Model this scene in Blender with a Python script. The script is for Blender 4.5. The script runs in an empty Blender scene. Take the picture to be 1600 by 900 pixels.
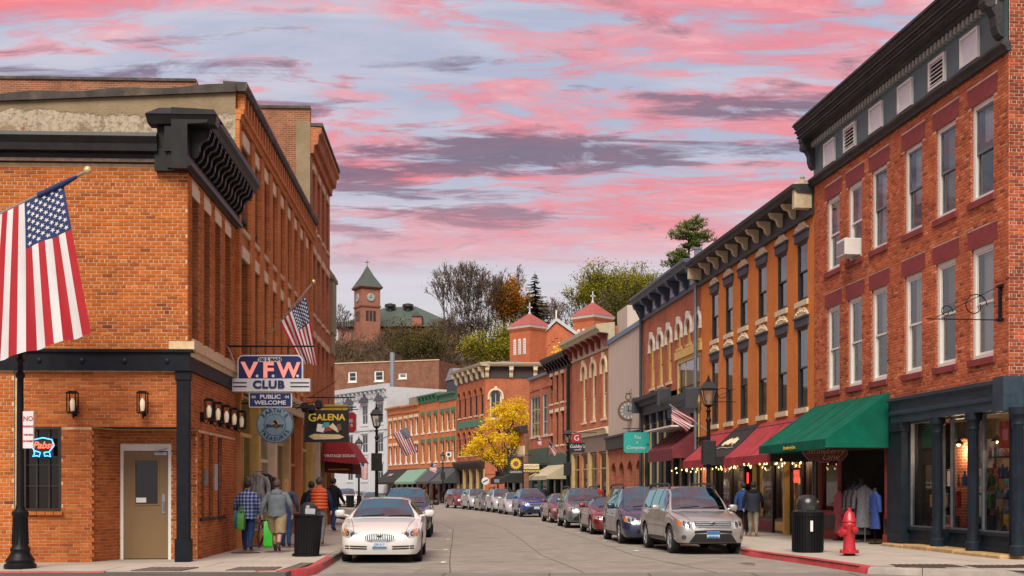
import bpy, math, random
from mathutils import Vector, Matrix
from mathutils.bvhtree import BVHTree
R = math.radians
SC = bpy.context.scene
COL = SC.collection
# ---------------------------------------------------------------- camera
FPX, HZ, CZ = 1900.0, 765.0, 1.62          # focal length in photo pixels, horizon row, eye height
cam_d = bpy.data.cameras.new('camera'); cam = bpy.data.objects.new('camera', cam_d); COL.objects.link(cam)
cam_d.sensor_width = 36; cam_d.lens = 36*FPX/1600; cam_d.shift_y = (HZ-450)/1600
cam_d.clip_start = .1; cam_d.clip_end = 6000
cam.location = (0, 0, CZ); cam.rotation_euler = (R(90), 0, 0)
SC.camera = cam
# ---------------------------------------------------------------- sky, sun, exposure
SUN_EL, SUN_AZ = R(50), R(-169)               # high behind the camera
w = bpy.data.worlds.new('World'); SC.world = w; w.use_nodes = True
def build_sky():
    nt = w.node_tree; N = nt.nodes; L = nt.links
    N.clear()
    def n(t, **k):
        o = N.new(t)
        for a, b in k.items(): setattr(o, a, b)
        return o
    def mth(op, a, b=None, c=None):
        o = n('ShaderNodeMath', operation=op)
        for i, v in enumerate((a, b, c)):
            if v is None: continue
            if isinstance(v, (int, float)): o.inputs[i].default_value = v
            else: L.new(v, o.inputs[i])
        return o.outputs[0]
    def ramp(f, pts):
        o = n('ShaderNodeValToRGB'); e = o.color_ramp.elements
        while len(e) < len(pts): e.new(.5)
        for k, (p, c) in enumerate(pts): e[k].position = p; e[k].color = (*c, 1) if len(c) == 3 else c
        L.new(f, o.inputs[0]); return o.outputs[0]
    def mix(f, a, b):
        o = n('ShaderNodeMix', data_type='RGBA')
        if isinstance(f, (int, float)): o.inputs[0].default_value = f
        else: L.new(f, o.inputs[0])
        for i, v in ((6, a), (7, b)):
            if isinstance(v, tuple): o.inputs[i].default_value = (*v, 1)
            else: L.new(v, o.inputs[i])
        return o.outputs[2]
    sky = n('ShaderNodeTexSky', sky_type='NISHITA', sun_disc=False, sun_elevation=SUN_EL, sun_rotation=SUN_AZ)
    sky.air_density = 1.0; sky.dust_density = 2.0
    tc = n('ShaderNodeTexCoord'); sp = n('ShaderNodeSeparateXYZ'); L.new(tc.outputs['Generated'], sp.inputs[0])
    x, y, z = sp.outputs
    zc = mth('MAXIMUM', z, 0.0)
    den = mth('ADD', zc, .11)                    # a flat cloud deck seen in perspective
    px, py = mth('DIVIDE', x, den), mth('DIVIDE', y, den)
    cb = n('ShaderNodeCombineXYZ'); L.new(px, cb.inputs[0]); L.new(py, cb.inputs[1])
    def noise(scale, sx, sy, det, rough, dist, off, rot=0):
        mp = n('ShaderNodeMapping'); L.new(cb.outputs[0], mp.inputs[0])
        mp.inputs['Scale'].default_value = (sx, sy, 1); mp.inputs['Location'].default_value = (off, off*.7, off*1.3)
        mp.inputs['Rotation'].default_value = (0, 0, R(rot))
        t = n('ShaderNodeTexNoise'); L.new(mp.outputs[0], t.inputs['Vector'])
        t.inputs['Scale'].default_value = scale; t.inputs['Detail'].default_value = det
        t.inputs['Roughness'].default_value = rough; t.inputs['Distortion'].default_value = dist
        return t.outputs['Fac']
    a = noise(1.3, .95, 2.1, 9, .62, .5, 19.9, 7)      # coral banks
    b = noise(1.3, .85, 2.3, 9, .62, .5, 61.7, 3)         # dark undersides
    c = noise(4.6, .85, 2.3, 9, .66, .9, 23.1, 5)        # fine streaks
    wsp = noise(1.9, .6, 2.0, 6, .6, .8, 41.7, 8)        # bright wisps
    base = ramp(zc, [(0, (.74, .72, .74)), (.15, (.72, .70, .74)), (.19, (.70, .64, .72)), (.26, (.50, .53, .68)), (.42, (.48, .53, .70)), (1, (.50, .55, .72))])
    base = mix(mth('MULTIPLY', ramp(wsp, [(.45, (0, 0, 0)), (.62, (1, 1, 1))]), .55), base, (.78, .72, .80))
    nish = n('ShaderNodeMix', data_type='RGBA', blend_type='MULTIPLY'); nish.inputs[0].default_value = 1
    L.new(sky.outputs[0], nish.inputs[6]); nish.inputs[7].default_value = (.05, .05, .05, 1)
    base = mix(.93, nish.outputs[2], base)
    lift = ramp(zc, [(0, (0, 0, 0)), (.172, (0, 0, 0)), (.20, (.6, .6, .6)), (.245, (1, 1, 1)), (1, (1, 1, 1))])
    pk = mth('ADD', mth('MULTIPLY', a, .66), mth('MULTIPLY', c, .40))
    pm = ramp(pk, [(0, (0, 0, 0)), (.492, (0, 0, 0)), (.545, (.55, .55, .55)), (.63, (.95, .95, .95)), (1, (1, 1, 1))])
    pinkc = ramp(c, [(0, (.58, .15, .25)), (.38, (.88, .14, .18)), (.5, (1.0, .18, .19)), (.60, (1.0, .34, .36)), (.76, (.97, .66, .70))])
    col = mix(mth('MULTIPLY', pm, lift), base, pinkc)
    dk = mth('ADD', mth('MULTIPLY', b, .70), mth('MULTIPLY', c, .36))
    dm = ramp(dk, [(0, (0, 0, 0)), (.54, (0, 0, 0)), (.60, (.9, .9, .9)), (1, (.95, .95, .95))])
    hi = ramp(zc, [(0, (1, 1, 1)), (.33, (1, 1, 1)), (.39, (.45, .45, .45)), (1, (.45, .45, .45))])
    col = mix(mth('MULTIPLY', mth('MULTIPLY', dm, lift), hi), col, mix(c, (.11, .085, .15), (.34, .25, .33)))
    grd = ramp(z, [(0, (1, 1, 1)), (.002, (0, 0, 0)), (1, (0, 0, 0))])
    col = mix(grd, col, (.25, .23, .22))
    sc = n('ShaderNodeMix', data_type='RGBA', blend_type='MULTIPLY'); sc.inputs[0].default_value = 1
    sc.clamp_result = False
    L.new(col, sc.inputs[6]); sc.inputs[7].default_value = (SKYGAIN, SKYGAIN, SKYGAIN, 1)
    bg = n('ShaderNodeBackground'); bg.inputs[1].default_value = .1; L.new(sc.outputs[2], bg.inputs[0])
    out = n('ShaderNodeOutputWorld'); L.new(bg.outputs[0], out.inputs[0])
SKYGAIN = 6.9                               # deck radiance, before the 0.1 background strength
build_sky()
sun_d = bpy.data.lights.new('sun', 'SUN'); sun_d.energy = 3.4; sun_d.angle = R(38); sun_d.color = (1, .95, .80)
sun = bpy.data.objects.new('sun', sun_d); COL.objects.link(sun)
_sd = Vector((math.sin(SUN_AZ)*math.cos(SUN_EL), math.cos(SUN_AZ)*math.cos(SUN_EL), math.sin(SUN_EL)))
sun.rotation_euler = (-_sd).to_track_quat('-Z', 'Y').to_euler()
V = SC.view_settings; V.view_transform = 'Standard'; V.look = 'None'; V.gamma = 1; V.exposure = .52; V.use_curve_mapping = False
SC.cycles.use_denoising = True
SC.cycles.max_bounces = 6; SC.cycles.diffuse_bounces = 3; SC.cycles.glossy_bounces = 3; SC.cycles.transmission_bounces = 4; SC.cycles.transparent_max_bounces = 16

# ---------------------------------------------------------------- helpers
def smoothstep(t): t = max(0, min(1, t)); return t*t*(3-2*t)
def lerp(a, b, t): return a+(b-a)*t
def interp(pts, q):
    if q <= pts[0][0]: return pts[0][1]
    for (a, va), (b, vb) in zip(pts, pts[1:]):
        if q <= b: return va+(vb-va)*(q-a)/(b-a)
    return pts[-1][1]
def at(x, y, D): return Vector(((x-800)*D/FPX, D, CZ+(HZ-y)*D/FPX))   # a measured point of the photo at its real distance
def link(o, parent=None):
    COL.objects.link(o)
    if parent is not None: o.parent = parent
    return o
def tag(o, label=None, cat=None, group=None, kind=None):
    if label: o['label'] = label
    if cat: o['category'] = cat
    if group: o['group'] = group
    if kind: o['kind'] = kind
    return o
def empty(name, loc=(0, 0, 0), rz=0, label=None, cat=None, group=None, parent=None):
    o = bpy.data.objects.new(name, None); link(o, parent); o.location = loc; o.rotation_euler = (0, 0, rz); o.empty_display_size = .2
    return tag(o, label, cat, group)
class MB:
    def __init__(s): s.v = []; s.f = []; s.m = []; s.t = []
    def add(s, vs, fs, m=0, tone=None):
        k = len(s.v); s.v += [tuple(p) for p in vs]
        for f in fs: s.f.append([i+k for i in f]); s.m.append(m); s.t.append(tone if tone is not None else .5)
        return s
    def box(s, x0, x1, y0, y1, z0, z1, m=0, tone=None):
        return s.add([(x0, y0, z0), (x1, y0, z0), (x1, y1, z0), (x0, y1, z0), (x0, y0, z1), (x1, y0, z1), (x1, y1, z1), (x0, y1, z1)],
                     [(0, 3, 2, 1), (4, 5, 6, 7), (0, 1, 5, 4), (1, 2, 6, 5), (2, 3, 7, 6), (3, 0, 4, 7)], m, tone)
    def bevbox(s, x0, x1, y0, y1, z0, z1, b=.01, m=0):
        # box with chamfered vertical and top edges
        def ring(i, z): return [(x0+i, y0+b, z), (x0+b, y0+i, z), (x1-b, y0+i, z), (x1-i, y0+b, z), (x1-i, y1-b, z), (x1-b, y1-i, z), (x0+b, y1-i, z), (x0+i, y1-b, z)]
        return s.loft([ring(0, z0), ring(0, z1-b), ring(b*.9, z1)], m, True)
    def loft(s, rings, m=0, cap=True, closed=True):
        n = len(rings[0]); vs = [p for r in rings for p in r]; fs = []
        for i in range(len(rings)-1):
            for j in range(n if closed else n-1):
                a, b = i*n+j, i*n+(j+1) % n
                fs.append((a, b, b+n, a+n))
        if cap: fs.append(tuple(range(n-1, -1, -1))); fs.append(tuple(range((len(rings)-1)*n, len(rings)*n)))
        return s.add(vs, fs, m)
    def tube(s, pts, r, n=8, m=0, cap=True):
        pts = [Vector(p) for p in pts]; rings = []
        up = Vector((0, 0, 1)); prev = None
        for i, p in enumerate(pts):
            d = (pts[min(i+1, len(pts)-1)]-pts[max(i-1, 0)])
            if d.length < 1e-9: d = Vector((0, 0, 1))
            d.normalize()
            if prev is None:
                a = d.cross(up if abs(d.z) < .95 else Vector((1, 0, 0))).normalized()
            else:
                a = prev-d*prev.dot(d)
                a = a.normalized() if a.length > 1e-6 else d.orthogonal().normalized()
            prev = a; b = d.cross(a)
            rr = r[i] if isinstance(r, (list, tuple)) else r
            rings.append([p+a*(rr*math.cos(t*2*math.pi/n))+b*(rr*math.sin(t*2*math.pi/n)) for t in range(n)])
        return s.loft(rings, m, cap)
    def lathe(s, prof, c=(0, 0, 0), n=16, m=0, cap=True, ang=0):
        rings = [[(c[0]+r*math.cos(ang+t*2*math.pi/n), c[1]+r*math.sin(ang+t*2*math.pi/n), c[2]+z) for t in range(n)] for r, z in prof]
        return s.loft(rings, m, cap)
    def prism(s, poly, a, b, axis='x', m=0):
        # poly of 2d points swept from a to b along axis; x: (y,z), y: (x,z), z: (x,y)
        f = {'x': lambda p, t: (t, p[0], p[1]), 'y': lambda p, t: (p[0], t, p[1]), 'z': lambda p, t: (p[0], p[1], t)}[axis]
        return s.loft([[f(p, a) for p in poly], [f(p, b) for p in poly]], m, True)
    def grid(s, fn, nu, nv, m=0):
        vs = [fn(i/nu, j/nv) for j in range(nv+1) for i in range(nu+1)]
        return s.add(vs, [(j*(nu+1)+i, j*(nu+1)+i+1, (j+1)*(nu+1)+i+1, (j+1)*(nu+1)+i) for j in range(nv) for i in range(nu)], m)
    def mesh(s, name, mats, smooth=None, tone=False):
        me = bpy.data.meshes.new(name); me.from_pydata(s.v, [], s.f)
        if not isinstance(mats, (list, tuple)): mats = [mats]
        for q in mats: me.materials.append(q)
        me.polygons.foreach_set('material_index', s.m)
        if tone:
            at_ = me.attributes.new('tone', 'FLOAT', 'FACE'); at_.data.foreach_set('value', s.t)
        if smooth is not None:
            me.polygons.foreach_set('use_smooth', [True]*len(s.f)); me.set_sharp_from_angle(angle=R(smooth))
        me.update(); return me
    def fixn(s, me):
        import bmesh
        bm = bmesh.new(); bm.from_mesh(me); bmesh.ops.recalc_face_normals(bm, faces=bm.faces); bm.to_mesh(me); bm.free()
    def obj(s, name, mats, parent=None, smooth=None, tone=False, fix=True, loc=None, rz=None):
        me = s.mesh(name, mats, None, tone)
        if fix: s.fixn(me)
        if smooth is not None:
            me.polygons.foreach_set('use_smooth', [True]*len(me.polygons)); me.set_sharp_from_angle(angle=R(smooth))
        return put(name, me, parent, loc, rz)
def put(name, me, parent=None, loc=None, rz=None):
    o = bpy.data.objects.new(name, me); link(o, parent)
    if loc is not None: o.location = loc
    if rz is not None: o.rotation_euler = (0, 0, rz)
    return o
def copy_tree(o, parent=None):
    c = o.copy(); link(c, None); c.parent = parent
    for ch in o.children: copy_tree(ch, c)
    return c
def text_mesh(body, size, mat, ext=.004, align='CENTER', shear=0, bold=0, sx=1, space=1):
    cu = bpy.data.curves.new('lettering', 'FONT'); cu.body = body; cu.size = size; cu.extrude = ext; cu.align_x = align; cu.align_y = 'CENTER'
    cu.shear = shear; cu.offset = bold; cu.space_character = space; cu.resolution_u = 3
    t = bpy.data.objects.new('lettering_tmp', cu); COL.objects.link(t)
    me = bpy.data.meshes.new_from_object(t)
    bpy.data.objects.remove(t); bpy.data.curves.remove(cu)
    me.materials.clear(); me.materials.append(mat)
    me.transform(Matrix.Rotation(R(90), 4, 'X') @ Matrix.Diagonal((sx, 1, 1, 1)))
    return me                                   # stands in the xz plane, faces -y

# ---------------------------------------------------------------- materials
MATS = {}
def _nodes(name):
    m = bpy.data.materials.new(name); m.use_nodes = True; nt = m.node_tree
    return m, nt, nt.nodes['Principled BSDF']
def mat(name, col, rough=.6, metal=0, var=.12, vscale=6, bump=0, bscale=40, coat=0, emit=None, estr=0, spec=.5, dirt=0, dirtc=(.08, .07, .06), stretch=None):
    if name in MATS: return MATS[name]
    m, nt, b = _nodes(name); N = nt.nodes; L = nt.links
    b.inputs['Roughness'].default_value = rough; b.inputs['Metallic'].default_value = metal
    b.inputs['Coat Weight'].default_value = coat; b.inputs['Coat Roughness'].default_value = .06; b.inputs['Specular IOR Level'].default_value = spec
    b.inputs['Base Color'].default_value = (*col, 1)
    if var or bump or dirt:
        tc = N.new('ShaderNodeTexCoord'); vec = tc.outputs['Object']
        if stretch:
            mp = N.new('ShaderNodeMapping'); mp.inputs['Scale'].default_value = stretch; L.new(vec, mp.inputs[0]); vec = mp.outputs[0]
        if var or dirt:
            t = N.new('ShaderNodeTexNoise'); t.inputs['Scale'].default_value = vscale; t.inputs['Detail'].default_value = 5; t.inputs['Roughness'].default_value = .62; L.new(vec, t.inputs['Vector'])
            r = N.new('ShaderNodeValToRGB'); e = r.color_ramp.elements
            e[0].position = .3; e[0].color = (*[c*(1-var) for c in col], 1); e[1].position = .7; e[1].color = (*[min(1, c*(1+var)) for c in col], 1)
            L.new(t.outputs['Fac'], r.inputs[0]); out = r.outputs[0]
            if dirt:
                t2 = N.new('ShaderNodeTexNoise'); t2.inputs['Scale'].default_value = vscale*.35; t2.inputs['Detail'].default_value = 6; t2.inputs['Roughness'].default_value = .7; L.new(vec, t2.inputs['Vector'])
                r2 = N.new('ShaderNodeValToRGB'); r2.color_ramp.elements[0].position = .5; r2.color_ramp.elements[1].position = .68
                r2.color_ramp.elements[1].color = (dirt, dirt, dirt, 1); L.new(t2.outputs['Fac'], r2.inputs[0])
                mx = N.new('ShaderNodeMix'); mx.data_type = 'RGBA'; L.new(r2.outputs[0], mx.inputs[0]); L.new(out, mx.inputs[6]); mx.inputs[7].default_value = (*dirtc, 1); out = mx.outputs[2]
            L.new(out, b.inputs['Base Color'])
        if bump:
            t3 = N.new('ShaderNodeTexNoise'); t3.inputs['Scale'].default_value = bscale; t3.inputs['Detail'].default_value = 4; L.new(vec, t3.inputs['Vector'])
            bp = N.new('ShaderNodeBump'); bp.inputs['Strength'].default_value = bump; bp.inputs['Distance'].default_value = .01; L.new(t3.outputs['Fac'], bp.inputs['Height']); L.new(bp.outputs[0], b.inputs['Normal'])
    if emit: b.inputs['Emission Color'].default_value = (*emit, 1); b.inputs['Emission Strength'].default_value = estr
    MATS[name] = m; return m
def tone_mat(name, cols, rough=.85, bump=.25):
    # each brick carries its own tone; cols are the kiln colours from dark to light
    m, nt, b = _nodes(name); N = nt.nodes; L = nt.links
    a = N.new('ShaderNodeAttribute'); a.attribute_name = 'tone'
    r = N.new('ShaderNodeValToRGB'); e = r.color_ramp.elements
    while len(e) < len(cols): e.new(.5)
    for i, c in enumerate(cols): e[i].position = i/(len(cols)-1); e[i].color = (*c, 1)
    L.new(a.outputs['Fac'], r.inputs[0])
    g = N.new('ShaderNodeNewGeometry')
    t = N.new('ShaderNodeTexNoise'); t.inputs['Scale'].default_value = 1.1; t.inputs['Detail'].default_value = 8; t.inputs['Roughness'].default_value = .7; L.new(g.outputs['Position'], t.inputs['Vector'])
    r2 = N.new('ShaderNodeValToRGB'); r2.color_ramp.elements[0].position = .3; r2.color_ramp.elements[0].color = (.66, .62, .6, 1); r2.color_ramp.elements[1].position = .65; r2.color_ramp.elements[1].color = (1.12, 1.1, 1.1, 1)
    L.new(t.outputs['Fac'], r2.inputs[0])
    mx = N.new('ShaderNodeMix'); mx.data_type = 'RGBA'; mx.blend_type = 'MULTIPLY'; mx.inputs[0].default_value = 1; L.new(r.outputs[0], mx.inputs[6]); L.new(r2.outputs[0], mx.inputs[7]); L.new(mx.outputs[2], b.inputs['Base Color'])
    b.inputs['Roughness'].default_value = rough; b.inputs['Specular IOR Level'].default_value = .25
    t3 = N.new('ShaderNodeTexNoise'); t3.inputs['Scale'].default_value = 60; t3.inputs['Detail'].default_value = 3; L.new(g.outputs['Position'], t3.inputs['Vector'])
    bp = N.new('ShaderNodeBump'); bp.inputs['Strength'].default_value = bump; bp.inputs['Distance'].default_value = .006; L.new(t3.outputs['Fac'], bp.inputs['Height']); L.new(bp.outputs[0], b.inputs['Normal'])
    MATS[name] = m; return m
def brick_mat(name, c1, c2, mortar, bw=.215, bh=.075, stain=.35, ms=.011):
    # far brickwork: courses laid by the material in the wall's own metres
    m, nt, b = _nodes(name); N = nt.nodes; L = nt.links
    tc = N.new('ShaderNodeTexCoord'); sp = N.new('ShaderNodeSeparateXYZ'); L.new(tc.outputs['Object'], sp.inputs[0])
    ad = N.new('ShaderNodeMath'); L.new(sp.outputs[0], ad.inputs[0]); L.new(sp.outputs[1], ad.inputs[1])
    cb = N.new('ShaderNodeCombineXYZ'); L.new(ad.outputs[0], cb.inputs[0]); L.new(sp.outputs[2], cb.inputs[1])
    t = N.new('ShaderNodeTexBrick'); L.new(cb.outputs[0], t.inputs['Vector']); t.inputs['Scale'].default_value = 1
    t.inputs['Brick Width'].default_value = bw; t.inputs['Row Height'].default_value = bh; t.inputs['Mortar Size'].default_value = ms; t.inputs['Mortar Smooth'].default_value = .3
    t.inputs['Color1'].default_value = (*c1, 1); t.inputs['Color2'].default_value = (*c2, 1); t.inputs['Mortar'].default_value = (*mortar, 1)
    n2 = N.new('ShaderNodeTexNoise'); n2.inputs['Scale'].default_value = .9; n2.inputs['Detail'].default_value = 8; n2.inputs['Roughness'].default_value = .7; L.new(tc.outputs['Object'], n2.inputs['Vector'])
    r2 = N.new('ShaderNodeValToRGB'); r2.color_ramp.elements[0].position = .3; r2.color_ramp.elements[0].color = (1-stain, 1-stain, 1-stain, 1); r2.color_ramp.elements[1].position = .68; r2.color_ramp.elements[1].color = (1.12, 1.1, 1.08, 1)
    L.new(n2.outputs['Fac'], r2.inputs[0])
    mx = N.new('ShaderNodeMix'); mx.data_type = 'RGBA'; mx.blend_type = 'MULTIPLY'; mx.inputs[0].default_value = 1; L.new(t.outputs['Color'], mx.inputs[6]); L.new(r2.outputs[0], mx.inputs[7]); L.new(mx.outputs[2], b.inputs['Base Color'])
    b.inputs['Roughness'].default_value = .87; b.inputs['Specular IOR Level'].default_value = .25
    bp = N.new('ShaderNodeBump'); bp.inputs['Strength'].default_value = .5; bp.inputs['Distance'].default_value = .008; bp.invert = True; L.new(t.outputs['Fac'], bp.inputs['Height']); L.new(bp.outputs[0], b.inputs['Normal'])
    MATS[name] = m; return m
def glass_mat(name, tint=(.75, .8, .8), refl=1.0, rough=.02, ior=1.5, boost=0, tintg=None):
    m, nt, b = _nodes(name); N = nt.nodes; L = nt.links; N.remove(b)
    tr = N.new('ShaderNodeBsdfTransparent'); tr.inputs[0].default_value = (*tint, 1)
    gl = N.new('ShaderNodeBsdfGlossy'); gl.inputs['Roughness'].default_value = rough; gl.inputs[0].default_value = (*(tintg or (refl, refl, refl)), 1)
    fr = N.new('ShaderNodeFresnel'); fr.inputs[0].default_value = ior
    ad = N.new('ShaderNodeMath'); ad.operation = 'ADD'; ad.use_clamp = True; L.new(fr.outputs[0], ad.inputs[0]); ad.inputs[1].default_value = boost
    mx = N.new('ShaderNodeMixShader'); L.new(ad.outputs[0], mx.inputs[0]); L.new(tr.outputs[0], mx.inputs[1]); L.new(gl.outputs[0], mx.inputs[2])
    L.new(mx.outputs[0], nt.nodes['Material Output'].inputs[0]); MATS[name] = m; return m
def leaf_mat(name, c1, c2, trans=.35):
    m, nt, b = _nodes(name); N = nt.nodes; L = nt.links
    g = N.new('ShaderNodeAttribute'); g.attribute_name = 'tone'
    r = N.new('ShaderNodeValToRGB'); r.color_ramp.elements[0].color = (*c1, 1); r.color_ramp.elements[1].color = (*c2, 1); L.new(g.outputs['Fac'], r.inputs[0])
    N.remove(b)
    d = N.new('ShaderNodeBsdfDiffuse'); t = N.new('ShaderNodeBsdfTranslucent'); L.new(r.outputs[0], d.inputs[0]); L.new(r.outputs[0], t.inputs[0])
    mx = N.new('ShaderNodeMixShader'); mx.inputs[0].default_value = trans; L.new(d.outputs[0], mx.inputs[1]); L.new(t.outputs[0], mx.inputs[2]); L.new(mx.outputs[0], nt.nodes['Material Output'].inputs[0])
    MATS[name] = m; return m
BLACKP = mat('black_paint', (.009, .009, .0105), .42, var=.4, vscale=5, spec=.28, dirt=.3, dirtc=(.03, .027, .025))
NAVY = mat('navy_painted_iron', (.011, .018, .028), .5, var=.3, vscale=4, bump=.1, bscale=20, dirt=.25, dirtc=(.03, .04, .05), spec=.2)
IRONB = mat('dark_iron_beam', (.006, .008, .014), .5, var=.35, vscale=5, dirt=.3, dirtc=(.03, .025, .02), spec=.2)
CREAM = mat('cream_stone', (.58, .43, .26), .8, var=.15, vscale=5, dirt=.35, dirtc=(.25, .19, .13))
CREAMP = mat('cream_paint', (.66, .55, .36), .6, var=.1, vscale=5, dirt=.2, dirtc=(.3, .22, .14))
YELLOWP = mat('yellow_cream_paint', (.62, .42, .12), .6, var=.12, vscale=5)
WHITEP = mat('white_paint', (.72, .70, .66), .5, var=.06, vscale=4, dirt=.15, dirtc=(.4, .38, .34))
GREYW = mat('grey_white_paint', (.46, .48, .52), .55, var=.08, vscale=4, dirt=.15, dirtc=(.25, .25, .26))
DKWOOD = mat('dark_wood', (.030, .018, .012), .5, var=.3, vscale=8)
MORTAR1 = mat('pale_mortar', (.60, .42, .26), .95, var=.25, vscale=5, bump=.3, bscale=50)
MORTAR2 = mat('red_wall_mortar', (.62, .44, .32), .95, var=.25, vscale=5, bump=.3, bscale=50)
GLASS = glass_mat('window_glass', (.88, .91, .92), boost=.06)
SHOPGLASS = glass_mat('shop_glass', (.95, .96, .96), boost=.02)
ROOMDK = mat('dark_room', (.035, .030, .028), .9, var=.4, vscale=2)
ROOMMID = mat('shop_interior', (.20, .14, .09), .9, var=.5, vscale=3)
CURT = mat('pale_curtain', (.74, .73, .71), .9, var=.12, vscale=3, stretch=(8, 1, 1))
CURT2 = mat('beige_curtain', (.42, .33, .2), .9, var=.2, vscale=3, stretch=(9, 1, 1))
ROOFM = mat('tar_roof', (.035, .035, .037), .85, var=.3, vscale=2)
STEEL = mat('galvanised_steel', (.35, .37, .40), .4, .8, var=.15)
GALV = mat('grey_metal_flashing', (.20, .22, .25), .45, .6, var=.2)
# ================================================================ SETTING
LK = [(23.0, -3.72), (28, -4.0), (50, -4.95), (66, -7.0), (81, -9.8), (100, -14), (118, -19), (142, -29), (170, -44)]       # left kerb: distance, x
RK = [(23.3, 6.8), (26.5, 6.35), (29.5, 5.75), (33, 5.6), (37, 5.4), (44, 4.95), (51.5, 4.45), (59.4, 3.9), (72, 2.55), (79, 1.6), (86, .6), (91, -.3), (97, -1.35), (104, -3.0), (112, -5.4), (120, -8.3), (141, -17.4), (160, -27), (175, -36)]
LF = [(20, -6.39), (52, -7.82), (62, -8.27), (70, -10.2), (81, -13), (100, -17.5), (118, -22.5), (142, -33), (170, -48)]
RF = [(20, 11.3), (26, 10.63), (71, 5.68), (80, 3.93), (86, 2.6), (91.2, 1.3), (104, -.4), (112, -2.5), (120.6, -5.46), (141, -14.4), (159, -23.8), (175, -32)]
def zr(Y): return 0 if Y < 100 else (.0006*(Y-100)**2 if Y < 140 else .96+.048*(Y-140))
CONC = mat('road_concrete', (.235, .212, .180), .8, var=.18, vscale=2.2, bump=.35, bscale=60, dirt=.75, dirtc=(.145, .13, .112))
SIDEW = mat('sidewalk_concrete', (.38, .33, .28), .85, var=.12, vscale=1.3, bump=.25, bscale=50, dirt=.4, dirtc=(.23, .20, .17))
SLABJ = mat('slab_joint', (.10, .09, .08), .95)
KERBC = mat('kerb_concrete', (.30, .26, .23), .85, var=.2, vscale=3, dirt=.5, dirtc=(.14, .12, .1))
REDK = mat('worn_red_kerb_paint', (.42, .045, .05), .7, var=.25, vscale=4, dirt=.6, dirtc=(.25, .14, .12))
SEAM = mat('tarred_seam', (.07, .062, .055), .8, var=.3, vscale=8)
MARK = mat('worn_white_marking', (.60, .58, .54), .75, var=.2, vscale=14, dirt=.7, dirtc=(.33, .30, .27))
PATCH = mat('darker_road_patch', (.165, .15, .13), .85, var=.2, vscale=2, bump=.25, bscale=60, dirt=.4, dirtc=(.14, .12, .11))
TACT = mat('brown_tactile_mat', (.10, .075, .062), .8, var=.25, vscale=5)
GRND = mat('bare_ground', (.13, .10, .07), .95, var=.3, vscale=.05)
def strip(name, mat_, edge_a, edge_b, ys, dz, parent=None, kind=True):
    m = MB(); vs = []
    for Y in ys: vs += [(interp(edge_a, Y), Y, zr(Y)+dz), (interp(edge_b, Y), Y, zr(Y)+dz)]
    m.add(vs, [(2*i, 2*i+1, 2*i+3, 2*i+2) for i in range(len(ys)-1)])
    return m.obj(name, mat_, parent, fix=False)
g = MB(); g.add([(-3000, -400, -.05), (3000, -400, -.05), (3000, 160, -.05), (-3000, 160, -.05), (3000, 5000, -.05), (-3000, 5000, -.05)], [(0, 1, 2, 3), (3, 2, 4, 5)])
tag(g.obj('ground', GRND), kind='structure')
m = MB(); xs = [-90, -60, -40, -28, -20, -14, -10, -6, -3, 0, 3, 6, 10, 20, 40, 90]; ys = [-40, 0, 20, 40, 60, 80, 95, 100, 105, 110, 115, 120, 125, 130, 135, 140, 150, 165, 180]
m.add([(x, y, zr(y)) for y in ys for x in xs], [(j*len(xs)+i, j*len(xs)+i+1, (j+1)*len(xs)+i+1, (j+1)*len(xs)+i) for j in range(len(ys)-1) for i in range(len(xs)-1)])
road = tag(m.obj('road', CONC, fix=False), kind='structure')
def flat_strip(name, pts, wd, mat_, z, parent):
    m = MB(); P = [Vector((p[0], p[1], 0)) for p in pts]; vs = []
    for i, p in enumerate(P):
        d = (P[min(i+1, len(P)-1)]-P[max(0, i-1)]).normalized(); nrm = Vector((-d.y, d.x, 0))*wd/2
        for q in (p-nrm, p+nrm): vs.append((q.x, q.y, zr(q.y)+z))
    m.add(vs, [(2*i, 2*i+1, 2*i+3, 2*i+2) for i in range(len(P)-1)])
    return m.obj(name, mat_, parent, fix=False)
YS = [22, 24, 27, 30, 34, 38, 44, 50, 56, 62, 68, 74, 80, 86, 92, 98]
rnd = random.Random(5)
def wob(pts, a=.015): return [(x+rnd.uniform(-a, a), y) for x, y in pts]
flat_strip('road_seam', wob([(interp(LK, Y)+2.55, Y) for Y in YS]), .022, SEAM, .004, road)
flat_strip('road_seam', wob([(interp(RK, Y)-2.75, Y) for Y in YS]), .022, SEAM, .004, road)
flat_strip('road_seam', wob([((interp(LK, Y)+interp(RK, Y))/2-.1, Y) for Y in YS]), .018, SEAM, .004, road)
for Y in [27.2, 33, 38.8, 44.6, 51, 58, 66, 75]:
    flat_strip('road_seam', wob([(lerp(interp(LK, Y)+.1, interp(RK, Y)-.1, t/6), Y+.02*math.sin(t)) for t in range(7)], 0), .016, SEAM, .0045, road)
m = MB(); m.box(-3.4, 14, 19.5, 23.55, -.03, .005); tag(m.obj('crossing_band', PATCH, road))
for x in [-1.4, .6, 2.5, 4.5, 6.4]: flat_strip('road_seam', [(x, 19.5), (x+.12, 23.5)], .03, SEAM, .0095, road)
flat_strip('road_seam', [(-3.4, 23.56), (6.6, 23.6)], .035, SEAM, .0095, road)
rc = random.Random(3)
OIL = mat('oil_stained_concrete', (.12, .108, .094), .7, var=.3, vscale=3, bump=.3, bscale=60, dirt=.8, dirtc=(.21, .19, .16))
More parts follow.
